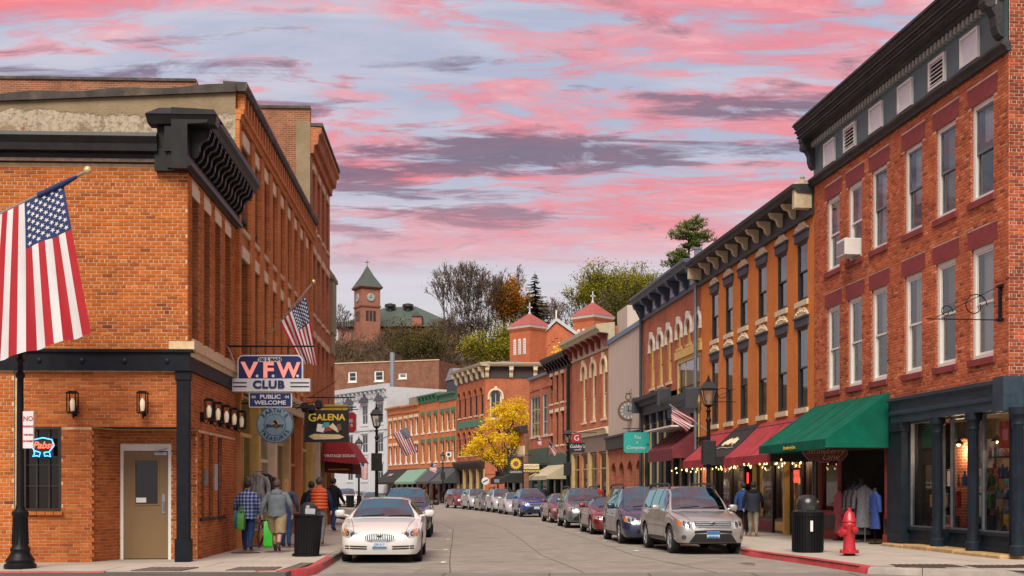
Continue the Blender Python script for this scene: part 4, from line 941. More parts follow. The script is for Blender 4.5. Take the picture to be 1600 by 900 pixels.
for k, (a, b) in enumerate(bays):
    m = MB(); yb = .10 if k != 1 else .22
    m.box(a, b, yb, .4, .25, .66); m.box(a+.0, b, yb-.06, yb, .60, .67); m.box(a, b, yb-.03, yb, .25, .36); F.add(m, 'stall_riser', NAVY)
    o = shop_glass(F, a, b, .67, 3.34, GALV, yin=yb+.08, fw=.04)
    m = MB(); m.box(a, b, .45, 1.4, .60, .66); put('display_floor', m.mesh('display_floor', ROOMMID), o)
    display(o, a, b, .66, 2.4, .42, 40+k, 34)
    if k:
        rn = random.Random(90+k)
        for s_ in range(4):
            z = .95+s_*.48; m = MB(); m.box(a+.05, b-.05, .85, 1.1, z-.03, z); put('shelf', m.mesh('shelf', DKWOOD), o); x = a+.1
            while x < b-.15: h = rn.uniform(.12, .34); r_ = rn.uniform(.04, .075); m = MB(); m.lathe([(r_, 0), (r_, h*.6), (r_*.4, h*.75), (r_*.4, h)], (x, .95, z), 7); put('jar', m.mesh('jar', rn.choice(GOODS)), o); x += rn.uniform(.14, .26)
    BF = mat('pale_picture', (.55, .5, .42), .6, var=.3, vscale=6)
    if k == 0:
        m = MB(); m.box(a+.25, b-.3, 1.2, 1.25, .66, 2.9); put('brick_backdrop', m.mesh('brick_backdrop', BRT_RR), o)
    if k == 1:
        for (fx, z, w_, h, y) in ((.18, 2.1, .62, .75, .95), (.05, 1.3, .5, .8, .9), (.62, 1.55, .42, .55, .5), (.66, 1.0, .36, .45, .45), (.70, 2.25, .3, .5, .6)): framed(o, a+fx*(b-a)*.75, z, w_, h, y, GOODS[5] if fx < .5 else GOODS[2], BF)
    if k == 2:
        for (fx, z, w_, h, y) in ((.38, 1.9, .5, .62, .5), (.05, 2.55, .55, .6, .5), (.6, 2.2, .5, .8, .9)): framed(o, a+fx*(b-a), z, w_, h, y, GOODS[0] if fx < .1 else GOODS[2], mat('pale_blue_poster', (.45, .52, .62), .6) if fx > .3 else GOODS[0], 'poster')
m = MB(); m.box(xa, RW, 1.6, 1.65, .1, 3.5); F.add(m, 'shop_back_wall', ROOMMID)
m = MB(); m.box(xa, RW, .5, 1.6, 3.36, 3.4); F.add(m, 'shop_ceiling', ROOMMID)
SANDST = mat('worn_sandstone', (.42, .27, .12), .9, var=.25, vscale=4, bump=.4, bscale=15, dirt=.4, dirtc=(.2, .13, .07))
xs_ = [xa, xa+1.3, xa+2.7, xa+4.0, RW+.3]
for a, b in zip(xs_, xs_[1:]): m = MB(); m.bevbox(a+.01, b-.01, -.32+.04*math.sin(a*5), .3, .1, .25+.015*math.sin(a*3), .03); F.add(m, 'stone_step', SANDST)
# clothes shop under the green awning
x0, x1 = .05, xa
for a, b in ((x0, x0+.2), (x1-.32, x1-.03)): m = MB(); m.box(a, b, -.05, .3, .14, 3.9); F.add(m, 'door_pier', NAVY if a > 2 else BLACKP)
for (a, b) in ((x0+.22, F.X(1306)), (F.X(1378), x1-.35)):
    m = MB(); m.box(a, b, .05, .3, .14, .95, 0); m.box(a+.08, b-.08, .03, .05, .45, .85, 1); m.box(a, b, .02, .05, .14, .42, 0); F.add(m, 'stall_riser', [REDBASE, DKWOOD])
    o = shop_glass(F, a, b, .95, 2.75, MAROON, yin=.12); display(o, a, b, .96, 1.9, .4, 51+int(a), 10)
m = MB(); m.box(x0+.2, x1-.33, .0, .25, 2.75, 3.9); F.add(m, 'shop_fascia', mat('dark_red_fascia', (.05, .015, .015), .6, var=.3))
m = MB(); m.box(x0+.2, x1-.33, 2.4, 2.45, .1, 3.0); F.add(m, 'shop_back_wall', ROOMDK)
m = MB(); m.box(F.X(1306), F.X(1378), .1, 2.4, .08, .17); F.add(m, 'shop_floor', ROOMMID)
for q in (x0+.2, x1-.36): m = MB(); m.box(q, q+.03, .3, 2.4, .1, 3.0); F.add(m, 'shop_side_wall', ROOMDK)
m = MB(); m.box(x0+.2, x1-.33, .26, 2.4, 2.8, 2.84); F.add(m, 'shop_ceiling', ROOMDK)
R1F = F
# ---------------------------------------------------------------- orange painted building
OR2 = brick_mat('orange_painted_brick', (.62, .20, .046), (.66, .225, .055), (.58, .185, .044), stain=.18)
GREYS = mat('slate_grey_paint', (.055, .062, .075), .6, var=.15, vscale=4, spec=.25)
F = Frame(rpt(50.9), rpt(37.62)).own('orange_painted_building', 'orange painted three storey brick building with bracketed cornice and twelve tall windows', 'building')
RW = F.W; cs = [F.X(p) for p in (1117, 1139, 1162, 1191, 1222, 1253.5)]
HA = [(x-.48, x+.48, 7.62, 9.52) for x in cs]; HB = [(x-.48, x+.48, 4.22, 6.8) for x in cs]
wall(F, OR2, 0, RW, 3.72, 10.15, HA+HB, depth=.16, name='upper_wall')
DKFR = mat('dark_brown_frame', (.030, .026, .024), .5, var=.2)
for k, x in enumerate(cs):
    window(F, x, .96, 7.62, 9.52, DKFR, fw=.06, yin=.07, lint='crest', lmat=[GREYS, CREAMP], lh=.62, lw=.12, smat=CREAMP, sh=.17)
    window(F, x, .96, 4.22, 6.8, DKFR, fw=.06, yin=.07, lint='crest', lmat=[GREYS, CREAMP], lh=.62, lw=.12, smat=CREAMP, sh=.17, curt=(CURT2, .5, 1, 0) if k > 0 else None)
band(F, 'cornice', DKCOR, [(0, 10.12), (-.12, 10.12), (-.14, 10.22), (-.06, 10.26), (-.06, 10.78), (-.55, 10.82), (-.60, 10.92), (-.68, 10.96), (-.70, 11.06), (.3, 11.12), (.3, 10.12)], 0.02, RW-.02)
BRK = mat('cream_bracket', (.56, .46, .30), .6, var=.15, vscale=6, dirt=.3, dirtc=(.2, .14, .08))
bme = bracket_mesh(.17, .42, .46, BRK)
for i in range(11): F.addm(bme, 'bracket', (.3+i*(RW-.6)/10, -.062, 10.33))
m = MB(); m.bevbox(RW-.36, RW-.06, -.60, .1, 10.35, 11.15, .05); m.lathe([(.15, 11.14), (.12, 11.22), (.05, 11.26), (.08, 11.33), (.01, 11.4)], (RW-.23, -.3, 0), 10); F.add(m, 'cornice_block', BRK)
m = MB(); m.bevbox(.02, .24, -.58, .1, 10.4, 11.1, .05); F.add(m, 'cornice_block', BRK)
mass(F, 15, 10.9, BRT_RR, roof_z=10.7)
m = MB(); m.box(3.2, 7.5, 4.0, 9, 10.7, 12.35); m.box(3.0, 7.7, 3.8, 9.2, 12.35, 12.45); F.add(m, 'roof_hut', mat('charcoal_metal_roof', (.05, .05, .058), .6, var=.2))
for xp in (1131, 1178, 1206): m = MB(); x = F.X(xp); m.lathe([(.02, .0), (.16, .02), (.02, .05)], (0, 0, 0), 4); me = m.mesh('tie_plate', mat('rusty_cast_iron', (.09, .065, .05))); me.transform(Matrix.Rotation(R(90), 4, 'X')); F.addm(me, 'tie_plate', (x+.95, 0, 7.2))
# its shopfronts: dark fascia, glazing between slim posts
band(F, 'shop_fascia', mat('dark_fascia', (.04, .028, .022), .6, var=.3), rect(-.08, .2, 3.1, 3.72), 0, RW)
band(F, 'fascia_top', DKCOR, [(0, 3.72), (-.18, 3.72), (-.2, 3.8), (0, 3.84)], 0, RW)
pst = [0, 1.3, 2.35, 4.4, 6.2, 7.3, 9.4, 10.6, 12.3, RW]; SHF = [BLACKP, YELLOWP, BLACKP, DKWOOD, BLACKP, YELLOWP]
for i, x in enumerate(pst): m = MB(); m.box(max(0, x-.08), min(RW, x+.08), -.04, .3, .14, 3.1); F.add(m, 'shop_post', SHF[i % 6])
for i, (a, b) in enumerate(zip(pst, pst[1:])):
    a += .09; b -= .09; dr = i in (1, 4, 7)
    if dr:
        o = shop_glass(F, a, b, .15, 2.9, DKWOOD, yin=.2, fw=.09, name='shop_door', transom=2.3)
    else:
        m = MB(); m.box(a, b, .03, .3, .14, .62, 0); m.box(a+.06, b-.06, .015, .03, .24, .54, 1); F.add(m, 'stall_riser', [mat('grey_riser', (.12, .11, .11), .6), YELLOWP if i > 5 else MAROON]); o = shop_glass(F, a, b, .62, 3.08, DKWOOD, yin=.12, muntin=0)
    nsh = 4
    for s_ in range(nsh):
        m = MB(); z = .7+s_*.55; m.box(a+.05, b-.05, .75, 1.05, z-.03, z); put('shelf', m.mesh('shelf', DKWOOD), o)
        rn = random.Random(i*7+s_); x = a+.1
        while x < b-.15:
            h = rn.uniform(.14, .36); r_ = rn.uniform(.035, .06); m = MB(); m.lathe([(r_, 0), (r_, h*.6), (r_*.4, h*.75), (r_*.4, h)], (x, .88, z), 7)
            put('jar', m.mesh('jar', rn.choice(GOODS)), o); x += rn.uniform(.15, .3)
m = MB(); m.box(.2, RW-.2, 1.6, 1.65, .1, 3.3); F.add(m, 'shop_back_wall', ROOMMID)
R2F = F
# ---------------------------------------------------------------- brick building with blue cornice and yellow windows
BLUEC = mat('blue_grey_cornice_paint', (.060, .085, .13), .5, var=.2, vscale=4, dirt=.25, dirtc=(.12, .13, .15))
F = Frame(rpt(61.9), rpt(50.95)).own('blue_cornice_building', 'red brick building with blue grey cornice, white hooded windows and yellow frames', 'building')
RW = F.W; c1 = [F.X(p) for p in (1019.5, 1032.5, 1046)]; c2 = [F.X(p) for p in (1062, 1077, 1091)]
hA = [(x-.44, x+.44, 6.6, 8.75, .3) for x in c1]; hB = [(x-.4, x+.4, 7.95, 8.75, .3) for x in c2]; px0, px1 = F.X(1058), F.X(1096)
wall(F, BRT_RR, 0, RW, 6.15, 10.2, hA+hB+[(px0, px1, 6.15, 7.6)], depth=.25, name='upper_wall')
HOODW = mat('white_hood_mould', (.66, .62, .56), .6, var=.08)
for x in c1: window(F, x, .88, 6.6, 8.75, YELLOWP, fw=.14, yin=.12, lint='hood', lmat=HOODW, lw=.14, arch=.3, smat=CREAMP, curt=(CURT2, 0, 1, 1))
for x in c2: window(F, x, .8, 7.95, 8.75, YELLOWP, fw=.12, yin=.12, lint='hood', lmat=HOODW, lw=.14, arch=.3, smat=YELLOWP, rail=0)
band(F, 'picture_window_head', YELLOWP, rect(-.08, .1, 7.45, 7.8), px0-.2, px1+.1)
window(F, (px0+px1)/2, px1-px0, 5.2, 7.45, YELLOWP, fw=.2, yin=.05, cols=3, rail=0, smat=YELLOWP, curt=(CURT, .3, 1, 1))
band(F, 'cornice', BLUEC, [(0, 10.15), (-.10, 10.15), (-.14, 10.25), (-.05, 10.3), (-.05, 10.95), (-.55, 11.0), (-.6, 11.12), (-.72, 11.2), (-.72, 11.3), (.3, 11.36), (.3, 10.15)], -.15, RW)
bme = bracket_mesh(.22, .5, .62, BLUEC)
for i in range(7): F.addm(bme, 'bracket', (.15+i*(RW-.4)/6, -.052, 10.33))
for i in range(6): m = MB(); x = .75+i*(RW-.4)/6; m.box(x, x+.8, -.08, -.05, 10.4, 10.85); F.add(m, 'frieze_panel', mat('pale_frieze_panel', (.42, .46, .52), .5))
m = MB(); m.box(RW-.22, RW-.04, -.2, .1, 10.9, 11.7); m.box(RW-.25, RW-.02, -.24, .1, 11.7, 11.78); F.add(m, 'chimney', GALV)
m = MB(); m.tube([(RW-.15, -.16, .3), (RW-.15, -.16, 10.2)], .075, 8); F.add(m, 'downpipe', GALV)
m = MB(); m.tube([(.12, -.16, .3), (.12, -.16, 10.3), (-.1, -.4, 10.9)], .075, 8); F.add(m, 'downpipe', GREYS)
mass(F, 15, 11.2, BRT_RR, roof_z=11)
band(F, 'shop_cornice', GREYS, [(0, 5.35), (-.12, 5.35), (-.14, 5.75), (-.30, 5.8), (-.34, 5.95), (-.55, 6.05), (-.58, 6.2), (0, 6.3)], 0, RW*.52)
band(F, 'shop_cornice', GREYS, [(0, 4.9), (-.12, 4.9), (-.14, 5.3), (-.30, 5.35), (-.34, 5.5), (-.5, 5.6), (-.52, 5.75), (0, 5.85)], RW*.52, RW)
for x in (.08, RW*.52, RW-.08): m = MB(); m.bevbox(x-.16, x+.16, -.6, .05, 5.5 if x < 6 else 5.05, 6.3 if x < 6 else 5.9, .06); F.add(m, 'cornice_block', GREYS)
n = 7
for i in range(n+1): x = .25+i*(RW-.5)/n; m = MB(); m.box(x-.2, x+.2, -.05, .3, .14, 5.35 if i < 4 else 4.9, 0); m.box(x+.17, x+.205, -.07, -.02, .3, 4.9, 1); F.add(m, 'shop_pilaster', [GREYS, YELLOWP])
for i in range(n):
    a, b = .45+i*(RW-.5)/n, .05+(i+1)*(RW-.5)/n; m = MB(); m.box(a, b, .04, .3, .14, .6); F.add(m, 'stall_riser', GREYS); o = shop_glass(F, a, b, .6, 4.9, GREYS, transom=3.6); display(o, a, b, .7, 2.3, .5, 70+i, 7)
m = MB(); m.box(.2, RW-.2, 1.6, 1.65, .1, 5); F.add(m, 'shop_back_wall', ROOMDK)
R3F = F
# ---------------------------------------------------------------- pale sided building with the clock
SIDING = mat('pale_beige_siding', (.50, .42, .345), .7, var=.1, vscale=2, stretch=(4, 1, .3), dirt=.3, dirtc=(.34, .27, .21))
F = Frame(rpt(71.0), rpt(61.95)).own('pale_sided_building', 'windowless pale beige vertical board building above a brick arcade', 'building')
RW = F.W; wall(F, SIDING, 0, RW, 4.6, 10.1, name='backing_wall')
nb = 6
for i in range(nb): m = MB(); m.box(i*RW/nb+.012, (i+1)*RW/nb-.012, -.05, -.002, 4.62, 10.05); F.add(m, 'siding_panel', SIDING)
m = MB(); m.box(-.15, RW*.3, .5, 3, 9.5, 12.0); F.add(m, 'roof_upstand', SIDING)
m = MB(); m.loft([[(-.1, -.15, 10.05), (-.1, -.15, 10.3), (-.1, 2.5, 11.0), (-.1, 2.5, 10.05)], [(RW, -.15, 10.05), (RW, -.15, 10.3), (RW, 2.5, 11.0), (RW, 2.5, 10.05)]]); F.add(m, 'metal_roof', mat('blue_steel_roof', (.11, .17, .24), .4, .5, var=.15))
m = MB(); m.box(2.6, RW, 2.6, 4, 10, 12.0); m.box(2.6, RW, 2.55, 4, 12.0, 12.1); F.add(m, 'clerestory', mat('blue_steel_roof', (.11, .17, .24)))
band(F, 'shop_fascia', mat('charcoal_fascia', (.035, .033, .035), .6, var=.3), [(0, 3.9), (-.2, 3.9), (-.24, 4.5), (-.34, 4.55), (-.34, 4.66), (0, 4.7)], 0, RW)
hol = [(i*RW/4+.55, (i+1)*RW/4-.35, .14, 2.7, .45) for i in range(4)]
wall(F, BRT_RR, 0, RW, 0, 3.9, hol, depth=.5, name='arcade_wall')
for a, b, c, d, r_ in hol:
    o = shop_glass(F, a, b, .5, 3.15, DKWOOD, yin=.45)
m = MB(); m.box(.2, RW-.2, 1.9, 1.95, .1, 4); F.add(m, 'shop_back_wall', ROOMDK)
mass(F, 15, 10.1, SIDING, roof_z=9.6, partition=False)
R4F = F
# ---------------------------------------------------------------- arched windows under the cream cornice
F = Frame((3.93, 80), (5.66, 71.05)).own('arched_window_building', 'narrow red brick building with three tall arched windows and cream cornice', 'building')
RW = F.W; cs = [F.X(p) for p in (912.8, 927.5, 944)]
hol = [(x-.5, x+.5, 5.85, 8.9, .5) for x in cs]
wall(F, BRT_RR, 0, RW, 5.2, 10.0, hol, depth=.25, name='upper_wall')
for x in cs: window(F, x, 1.0, 5.85, 8.9, CREAMP, fw=.13, yin=.14, lint='hood', lmat=CREAMP, lw=.2, arch=.5, smat=CREAMP, curt=(CURT2, 0, 1, 1))
OLC = mat('cream_olive_cornice', (.42, .36, .24), .55, var=.12)
band(F, 'cornice', OLC, [(0, 9.9), (-.08, 9.9), (-.08, 10.75), (-.6, 10.8), (-.68, 10.95), (-.82, 11.05), (-.84, 11.25), (.3, 11.4), (.3, 9.9)], -.2, RW+.2)
bme = bracket_mesh(.2, .5, .75, MAROON)
for i in range(7): F.addm(bme, 'bracket', (.3+i*(RW-.6)/6, -.082, 10.02))
mass(F, 14, 11.2, BRT_RR)
band(F, 'shop_cornice', CREAMP, [(0, 4.9), (-.12, 4.9), (-.2, 5.15), (-.3, 5.25), (0, 5.35)], 0, RW)
m = MB(); m.box(0, RW, -.02, .2, 3.9, 4.9); F.add(m, 'shop_fascia', mat('taupe_fascia', (.20, .15, .11), .6))
for i in range(5): x = .2+i*(RW-.4)/4; m = MB(); m.box(x-.18, x+.18, -.06, .3, .14, 3.9); F.add(m, 'shop_pilaster', [STF, BRT_RR][i % 2])
for i in range(4): a, b = .4+i*(RW-.4)/4, (i+1)*(RW-.4)/4; m = MB(); m.box(a, b, .04, .3, .1, .6); F.add(m, 'stall_riser', STF); shop_glass(F, a, b, .6, 3.85, STF, transom=2.9)
m = MB(); m.box(.2, RW-.2, 1.6, 1.65, .1, 5); F.add(m, 'shop_back_wall', ROOMDK)
# ---------------------------------------------------------------- black cornice house
F = Frame((2.6, 85.8), (3.91, 80.05)).own('black_cornice_house', 'narrow brick house with heavy black cornice beside the arched window building', 'building')
RW = F.W; cs = [RW*(i+.5)/4 for i in range(4)]
hol = [(x-.36, x+.36, z0, z1) for x in cs for z0, z1 in ((7.6, 9.5), (4.7, 6.95))]
wall(F, BRT_RR, 0, RW, 4.1, 9.9, hol, name='upper_wall')
for x in cs:
    for z0, z1 in ((7.6, 9.5), (4.7, 6.95)): window(F, x, .72, z0, z1, DKFR, lint='flat', lmat=CREAMP, lh=.24, lw=.06, smat=CREAMP)
band(F, 'cornice', BLACKP, [(0, 9.8), (-.1, 9.8), (-.1, 10.35), (-.5, 10.4), (-.65, 10.6), (-.66, 10.75), (.3, 10.8), (.3, 9.8)], -.1, RW+.1)
bme = bracket_mesh(.16, .4, .5, BLACKP)
for i in range(8): F.addm(bme, 'bracket', (.2+i*(RW-.4)/7, -.102, 9.85))
mass(F, 14, 10.6, BRT_RR); m = MB(); m.tube([(RW-.1, -.2, .2), (RW-.1, -.2, 9.8)], .12, 8); F.add(m, 'downpipe', BLACKP)
GRNS = mat('dark_green_shopfront', (.03, .07, .055), .5, var=.2)
band(F, 'shop_fascia', GRNS, rect(-.1, .2, 3.3, 4.1), 0, RW)
for i in range(4): x = .15+i*(RW-.3)/3; m = MB(); m.box(x-.12, x+.12, -.05, .3, .14, 3.3); F.add(m, 'shop_pilaster', GRNS)
for i in range(3): shop_glass(F, .28+i*(RW-.3)/3, .02+(i+1)*(RW-.3)/3, .2, 3.25, GRNS)
m = MB(); m.box(.2, RW-.2, 1.6, 1.65, .1, 4); F.add(m, 'shop_back_wall', ROOMDK)
# ---------------------------------------------------------------- low parapet house with ganged windows
F = Frame((1.3, 91.2), (2.58, 85.85)).own('ganged_window_house', 'brick house with two banks of tall white framed windows and grey coping', 'building')
RW = F.W; gx = [(F.X(829), F.X(843.5)), (F.X(847.5), F.X(863))]
hol = [(a, b, 5.5, 8.5) for a, b in gx]
wall(F, BRT_RR, 0, RW, 4.6, 9.8, hol, name='upper_wall')
for a, b in gx: window(F, (a+b)/2, b-a, 5.5, 8.5, GREYW, fw=.08, yin=.1, cols=3, rows=3, rail=0, smat=CREAM)
for a, b in gx: band(F, 'corbel_panel', BRT_RR, rect(-.06, -.002, 8.9, 9.3), a, b)
band(F, 'coping', GALV, [(.3, 9.75), (-.14, 9.75), (-.16, 9.95), (.3, 10.0)], -.1, RW+.1)
mass(F, 12, 9.8, BRT_RR)
band(F, 'shop_fascia', GRNS, rect(-.1, .2, 3.4, 4.6), 0, RW)
for i in range(3): x = .15+i*(RW-.3)/2; m = MB(); m.box(x-.14, x+.14, -.05, .3, .14, 3.4); F.add(m, 'shop_pilaster', GRNS)
for i in range(2): shop_glass(F, .3+i*(RW-.3)/2, (i+1)*(RW-.3)/2, .2, 3.35, GRNS, transom=2.6)
m = MB(); m.box(.2, RW-.2, 1.6, 1.65, .1, 4.5); F.add(m, 'shop_back_wall', ROOMDK)
# ---------------------------------------------------------------- one storey shop at the bend
F = Frame((-.3, 99), (.9, 93.6)).own('low_brick_shop', 'low one storey brick shop with cream band behind the yellow tree', 'building')
RW = F.W; wall(F, BRT_3, 0, RW, 3.2, 6.1, name='upper_wall'); band(F, 'cream_band', CREAMP, rect(-.05, .1, 4.2, 5.0), 0, RW)
band(F, 'cornice', DKCOR, [(0, 6.0), (-.2, 6.0), (-.35, 6.3), (-.4, 6.5), (.3, 6.6), (.3, 6.0)], -.1, RW+.05)
mass(F, 9, 6.2, BRT_OLD, partition=False)
for i in range(3): x = .15+i*(RW-.3)/2; m = MB(); m.box(x-.14, x+.14, -.05, .3, .1, 3.2); F.add(m, 'shop_pilaster', DKWOOD)
for i in range(2): shop_glass(F, .3+i*(RW-.3)/2, (i+1)*(RW-.3)/2, .2, 3.15, DKWOOD)
m = MB(); m.box(.2, RW-.2, 1.6, 1.65, .1, 4.0); F.add(m, 'shop_back_wall', ROOMDK)

# lit pendant lamps inside the right hand shops, some of them added
PEND = mat('lit_pendant_bulb', (1, .8, .5), .4, var=0, emit=(1, .66, .30), estr=9)
def pendant(F, x, y, z, label, watts):
    e = empty('pendant_lamp', F.W2(x, y, z), 0, label, 'lamp', 'lit lamps inside the right hand shops'); m = MB(); m.lathe([(.006, .5), (.006, .16), (.03, .14), (.12, .02), (.125, 0)], n=14, cap=False); m.obj('shade', mat('dark_lamp_shade', (.03, .025, .02), .5), e, smooth=40); m = MB(); m.lathe([(.01, -.05), (.04, -.02), (.045, .03), (.015, .08)], n=10); m.obj('bulb', PEND, e, smooth=60)
    l = bpy.data.lights.new('pendant_light', 'POINT'); l.energy = watts; l.color = (1, .76, .48); l.shadow_soft_size = .08; o = bpy.data.objects.new('pendant_light', l); link(o, e); o.location = (0, 0, -.16)
F = R1F
for k, (a, b) in enumerate(bays): pendant(F, lerp(a, b, .5), 1.0, 2.75, ('pendant lamp in the left bay of the blue shopfront', 'pendant lamp in the middle bay of the blue shopfront', 'pendant lamp in the right bay of the blue shopfront')[k], 22)
pendant(F, F.X(1352), 1.2, 2.4, 'pendant lamp inside the clothes shop doorway', 14)
for k, i in enumerate((0, 3, 6, 8)): pendant(R2F, (pst[i]+pst[i+1])/2, .5, 2.75, ('far left', 'middle left', 'middle right', 'near right')[k]+' pendant lamp behind the glass of the orange building', 30)  # lamps added to brighten the orange building's shop windows
# ================================================================ THE BEND AND THE HILL TOWN
# ---------------------------------------------------------------- corner block at the bend
F = Frame((-5.46, 120.6), (-2.5, 112)).own('bend_corner_block', 'red brick corner block with cream bracketed cornice at the bend', 'building')
BRT_B = brick_mat('bend_brick_courses', (.36, .085, .040), (.46, .125, .055), (.42, .2, .12))
RW = F.W; cs = [RW*(i+.5)/5 for i in range(5)]; GRNP = mat('green_trim_paint', (.05, .17, .10), .55, var=.12)
hol = [(x-.42, x+.42, z0, z1, .3) for x in cs for z0, z1 in ((8.6, 10.8), (4.9, 6.9))]
wall(F, BRT_B, 0, RW, 4.3, 11.9, hol, name='upper_wall')
for x in cs:
    for z0, z1 in ((8.6, 10.8), (4.9, 6.9)): window(F, x, .84, z0, z1, DKFR, arch=.3, lint='hood', lmat=BRT_B, lw=.14, smat=CREAMP)
band(F, 'green_belt', GRNP, rect(-.08, -.002, 7.55, 8.2), .3, RW-.2)
FS = F.sub((-2.5, 112), (9, 112.6))
hol = [(x-.55, x+.55, 8.1, 10.3, .5) for x in (1.0, 8.0)]
wall(FS, BRT_B, 0, FS.W, 0, 11.9, hol, name='flank_wall')
for x in (1.0, 8.0): window(FS, x, 1.1, 8.1, 10.3, CREAMP, fw=.1, arch=.5, lint='hood', lmat=CREAMP if x < 4 else BRT_B, lw=.18, smat=CREAMP, cols=2)
DKFZ = mat('brown_black_frieze', (.045, .028, .024), .6, var=.2)
bme = bracket_mesh(.34, .5, 1.0, CREAMP)
for f_, wd in ((F, RW), (FS, FS.W)):
    band(f_, 'frieze', DKFZ, rect(-.05, .1, 11.9, 12.95), 0, wd); band(f_, 'cornice', OLC, [(0, 12.95), (-.55, 12.96), (-.65, 13.1), (-.7, 13.25), (.3, 13.4), (.3, 12.95)], -.3, wd+.7)
    n = max(5, int(wd/2))
    for i in range(n+1): f_.addm(bme, 'bracket', (.2+i*(wd-.4)/n, -.052, 11.9))
mass(F, 13, 13, BRT_B, right=False, roof_z=13.0)
m = MB(); m.box(3, 5, 3, 5, 13, 14); m.box(5.6, 6.8, 3, 4, 13, 13.8); F.add(m, 'roof_unit', STEEL)
band(F, 'shop_fascia', DKWOOD, [(0, 3.6), (-.2, 3.6), (-.5, 4.1), (-.5, 4.3), (0, 4.35)], 0, RW)
for i in range(5): x = .2+i*(RW-.4)/4; m = MB(); m.box(x-.16, x+.16, -.06, .3, .2, 3.6); F.add(m, 'shop_pilaster', STF)
for i in range(4): shop_glass(F, .38+i*(RW-.4)/4, .02+(i+1)*(RW-.4)/4, .4, 3.55, STF)
m = MB(); m.box(.2, RW-.2, 1.6, 1.65, .1, 4.2); F.add(m, 'shop_back_wall', ROOMDK)
# ---------------------------------------------------------------- four orange row houses round the bend
P0, P1 = Vector((-14.4, 141)), Vector((-5.5, 120.65))
base = Frame(P0, P1); ts = [base.X(p)/base.W for p in (606, 630, 655.5, 686.7)]+[1.0]; ts[0] = 0
BRT_O = brick_mat('row_house_brick', (.48, .145, .055), (.56, .185, .075), (.48, .22, .11), stain=.2)
specs = [(11.0, ORP, 'orange row house with plain orange parapet beside the white house', CREAMP), (10.9, ORP, 'orange row house with plain parapet, second from the white house', CREAMP), (11.6, GRNP, 'orange row house with green bracketed cornice at the bend', GRNP), (11.4, GRNP, 'orange row house with flat green frieze next to corner block', GRNP)]
for k, (hh, cm_, lab, hm) in enumerate(specs):
    a, b = P0.lerp(P1, ts[k]+.0008), P0.lerp(P1, ts[k+1]-.0008)
    F = Frame(a, b).own('row_house', lab, 'building', 'orange row houses at the bend'); RW = F.W; cs = [RW*(i+.55)/3.1 for i in range(3)]
    hol = [(x-.46, x+.46, z0, z1) for x in cs for z0, z1 in ((7.6, 9.5), (4.5, 6.6))]
    wall(F, BRT_O, 0, RW, 3.9, hh-.8, hol, name='upper_wall')
    for x in cs:
        for z0, z1 in ((7.6, 9.5), (4.5, 6.6)): window(F, x, .92, z0, z1, CREAMP if k > 1 else WHITEP, lint='flat', lmat=hm, lh=.3 if k < 2 else .36, lw=.12, smat=WHITEP, proud=.1, curt=(CURT, .5, 1, 0))
    band(F, 'cornice', cm_, [(0, hh-.8), (-.1, hh-.8), (-.1, hh-.25), (-.4, hh-.15), (-.42, hh), (.3, hh+.03), (.3, hh-.8)], 0, RW)
    if k == 2:
        bme = bracket_mesh(.2, .3, .5, GRNP)
        for i in range(6): F.addm(bme, 'bracket', (.3+i*(RW-.6)/5, -.102, hh-.78))
    mass(F, 12, hh, BRT_OLD)
    band(F, 'shop_fascia', [DKWOOD, BLACKP, GRNP, BLACKP][k], rect(-.08, .2, 3.2, 3.9), 0, RW)
    for i in range(4): x = .15+i*(RW-.3)/3; m = MB(); m.box(x-.14, x+.14, -.04, .3, 0, 3.2); F.add(m, 'shop_pilaster', [ORP, BLACKP, BRT_O, DKWOOD][k])
    for i in range(3): shop_glass(F, .3+i*(RW-.3)/3, (i+1)*(RW-.3)/3, .6, 3.15, DKFR)
    m = MB(); m.box(.2, RW-.2, 1.6, 1.65, .1, 4.0); F.add(m, 'shop_back_wall', ROOMDK)
    if k == 0: m = MB(); m.box(.2, RW*1.9, 2.5, 8, hh-.3, hh+1.3); F.add(m, 'roof_storey', mat('tan_render', (.26, .21, .15), .8))
    if k == 2: m = MB(); m.box(.3, 3.2, 3, 7, hh, hh+1.8, 0); m.prism([(.1, hh+1.8), (3.4, hh+1.8), (2.4, hh+3.0), (1.4, hh+3.0)], 2.9, 7.2, 'y', 1); F.add(m, 'roof_lantern', [GREYS, STEEL])
# ---------------------------------------------------------------- white ornate house
F = Frame((-22.9, 153.0), (-14.45, 141.1)).own('white_ornate_house', 'tall pale grey ornate house with pointed window hoods at the bend', 'building')
RW = F.W; WH = mat('pale_grey_white_boards', (.52, .54, .57), .6, var=.08, vscale=2, dirt=.2, dirtc=(.28, .30, .33))
cs = [F.X(p) for p in (547, 570, 594)]
ZW = ((9.3, 11.8), (5.9, 8.3), (2.6, 4.8)); hol = [(x-.8, x+.8, z0, z1) for x in cs for z0, z1 in ZW]
wall(F, WH, 0, RW, 0, 12.4, hol, name='wall')
DKGL = mat('far_dark_pane', (.05, .055, .062), .15, var=.2)
for x in cs:
    for z0, z1 in ZW: window(F, x, 1.6, z0, z1, WH, fw=.14, yin=.06, lint='flat', lmat=WH, lh=.2, lw=.1, smat=WH, proud=.1, cols=2, glass=DKGL)
    m = MB(); m.loft([[(x-.95, -.45, 12.0), (x+.95, -.45, 12.0), (x+.95, .0, 12.0), (x-.95, .0, 12.0)], [(x-.05, -.05, 13.3), (x+.05, -.05, 13.3), (x+.05, 0, 13.3), (x-.05, 0, 13.3)]]); F.add(m, 'pointed_hood', GREYS)
    for sx in (-1.05, 1.05): m = MB(); m.box(x+sx-.1, x+sx+.1, -.06, 0, .5, 11.9); F.add(m, 'pilaster', WH)
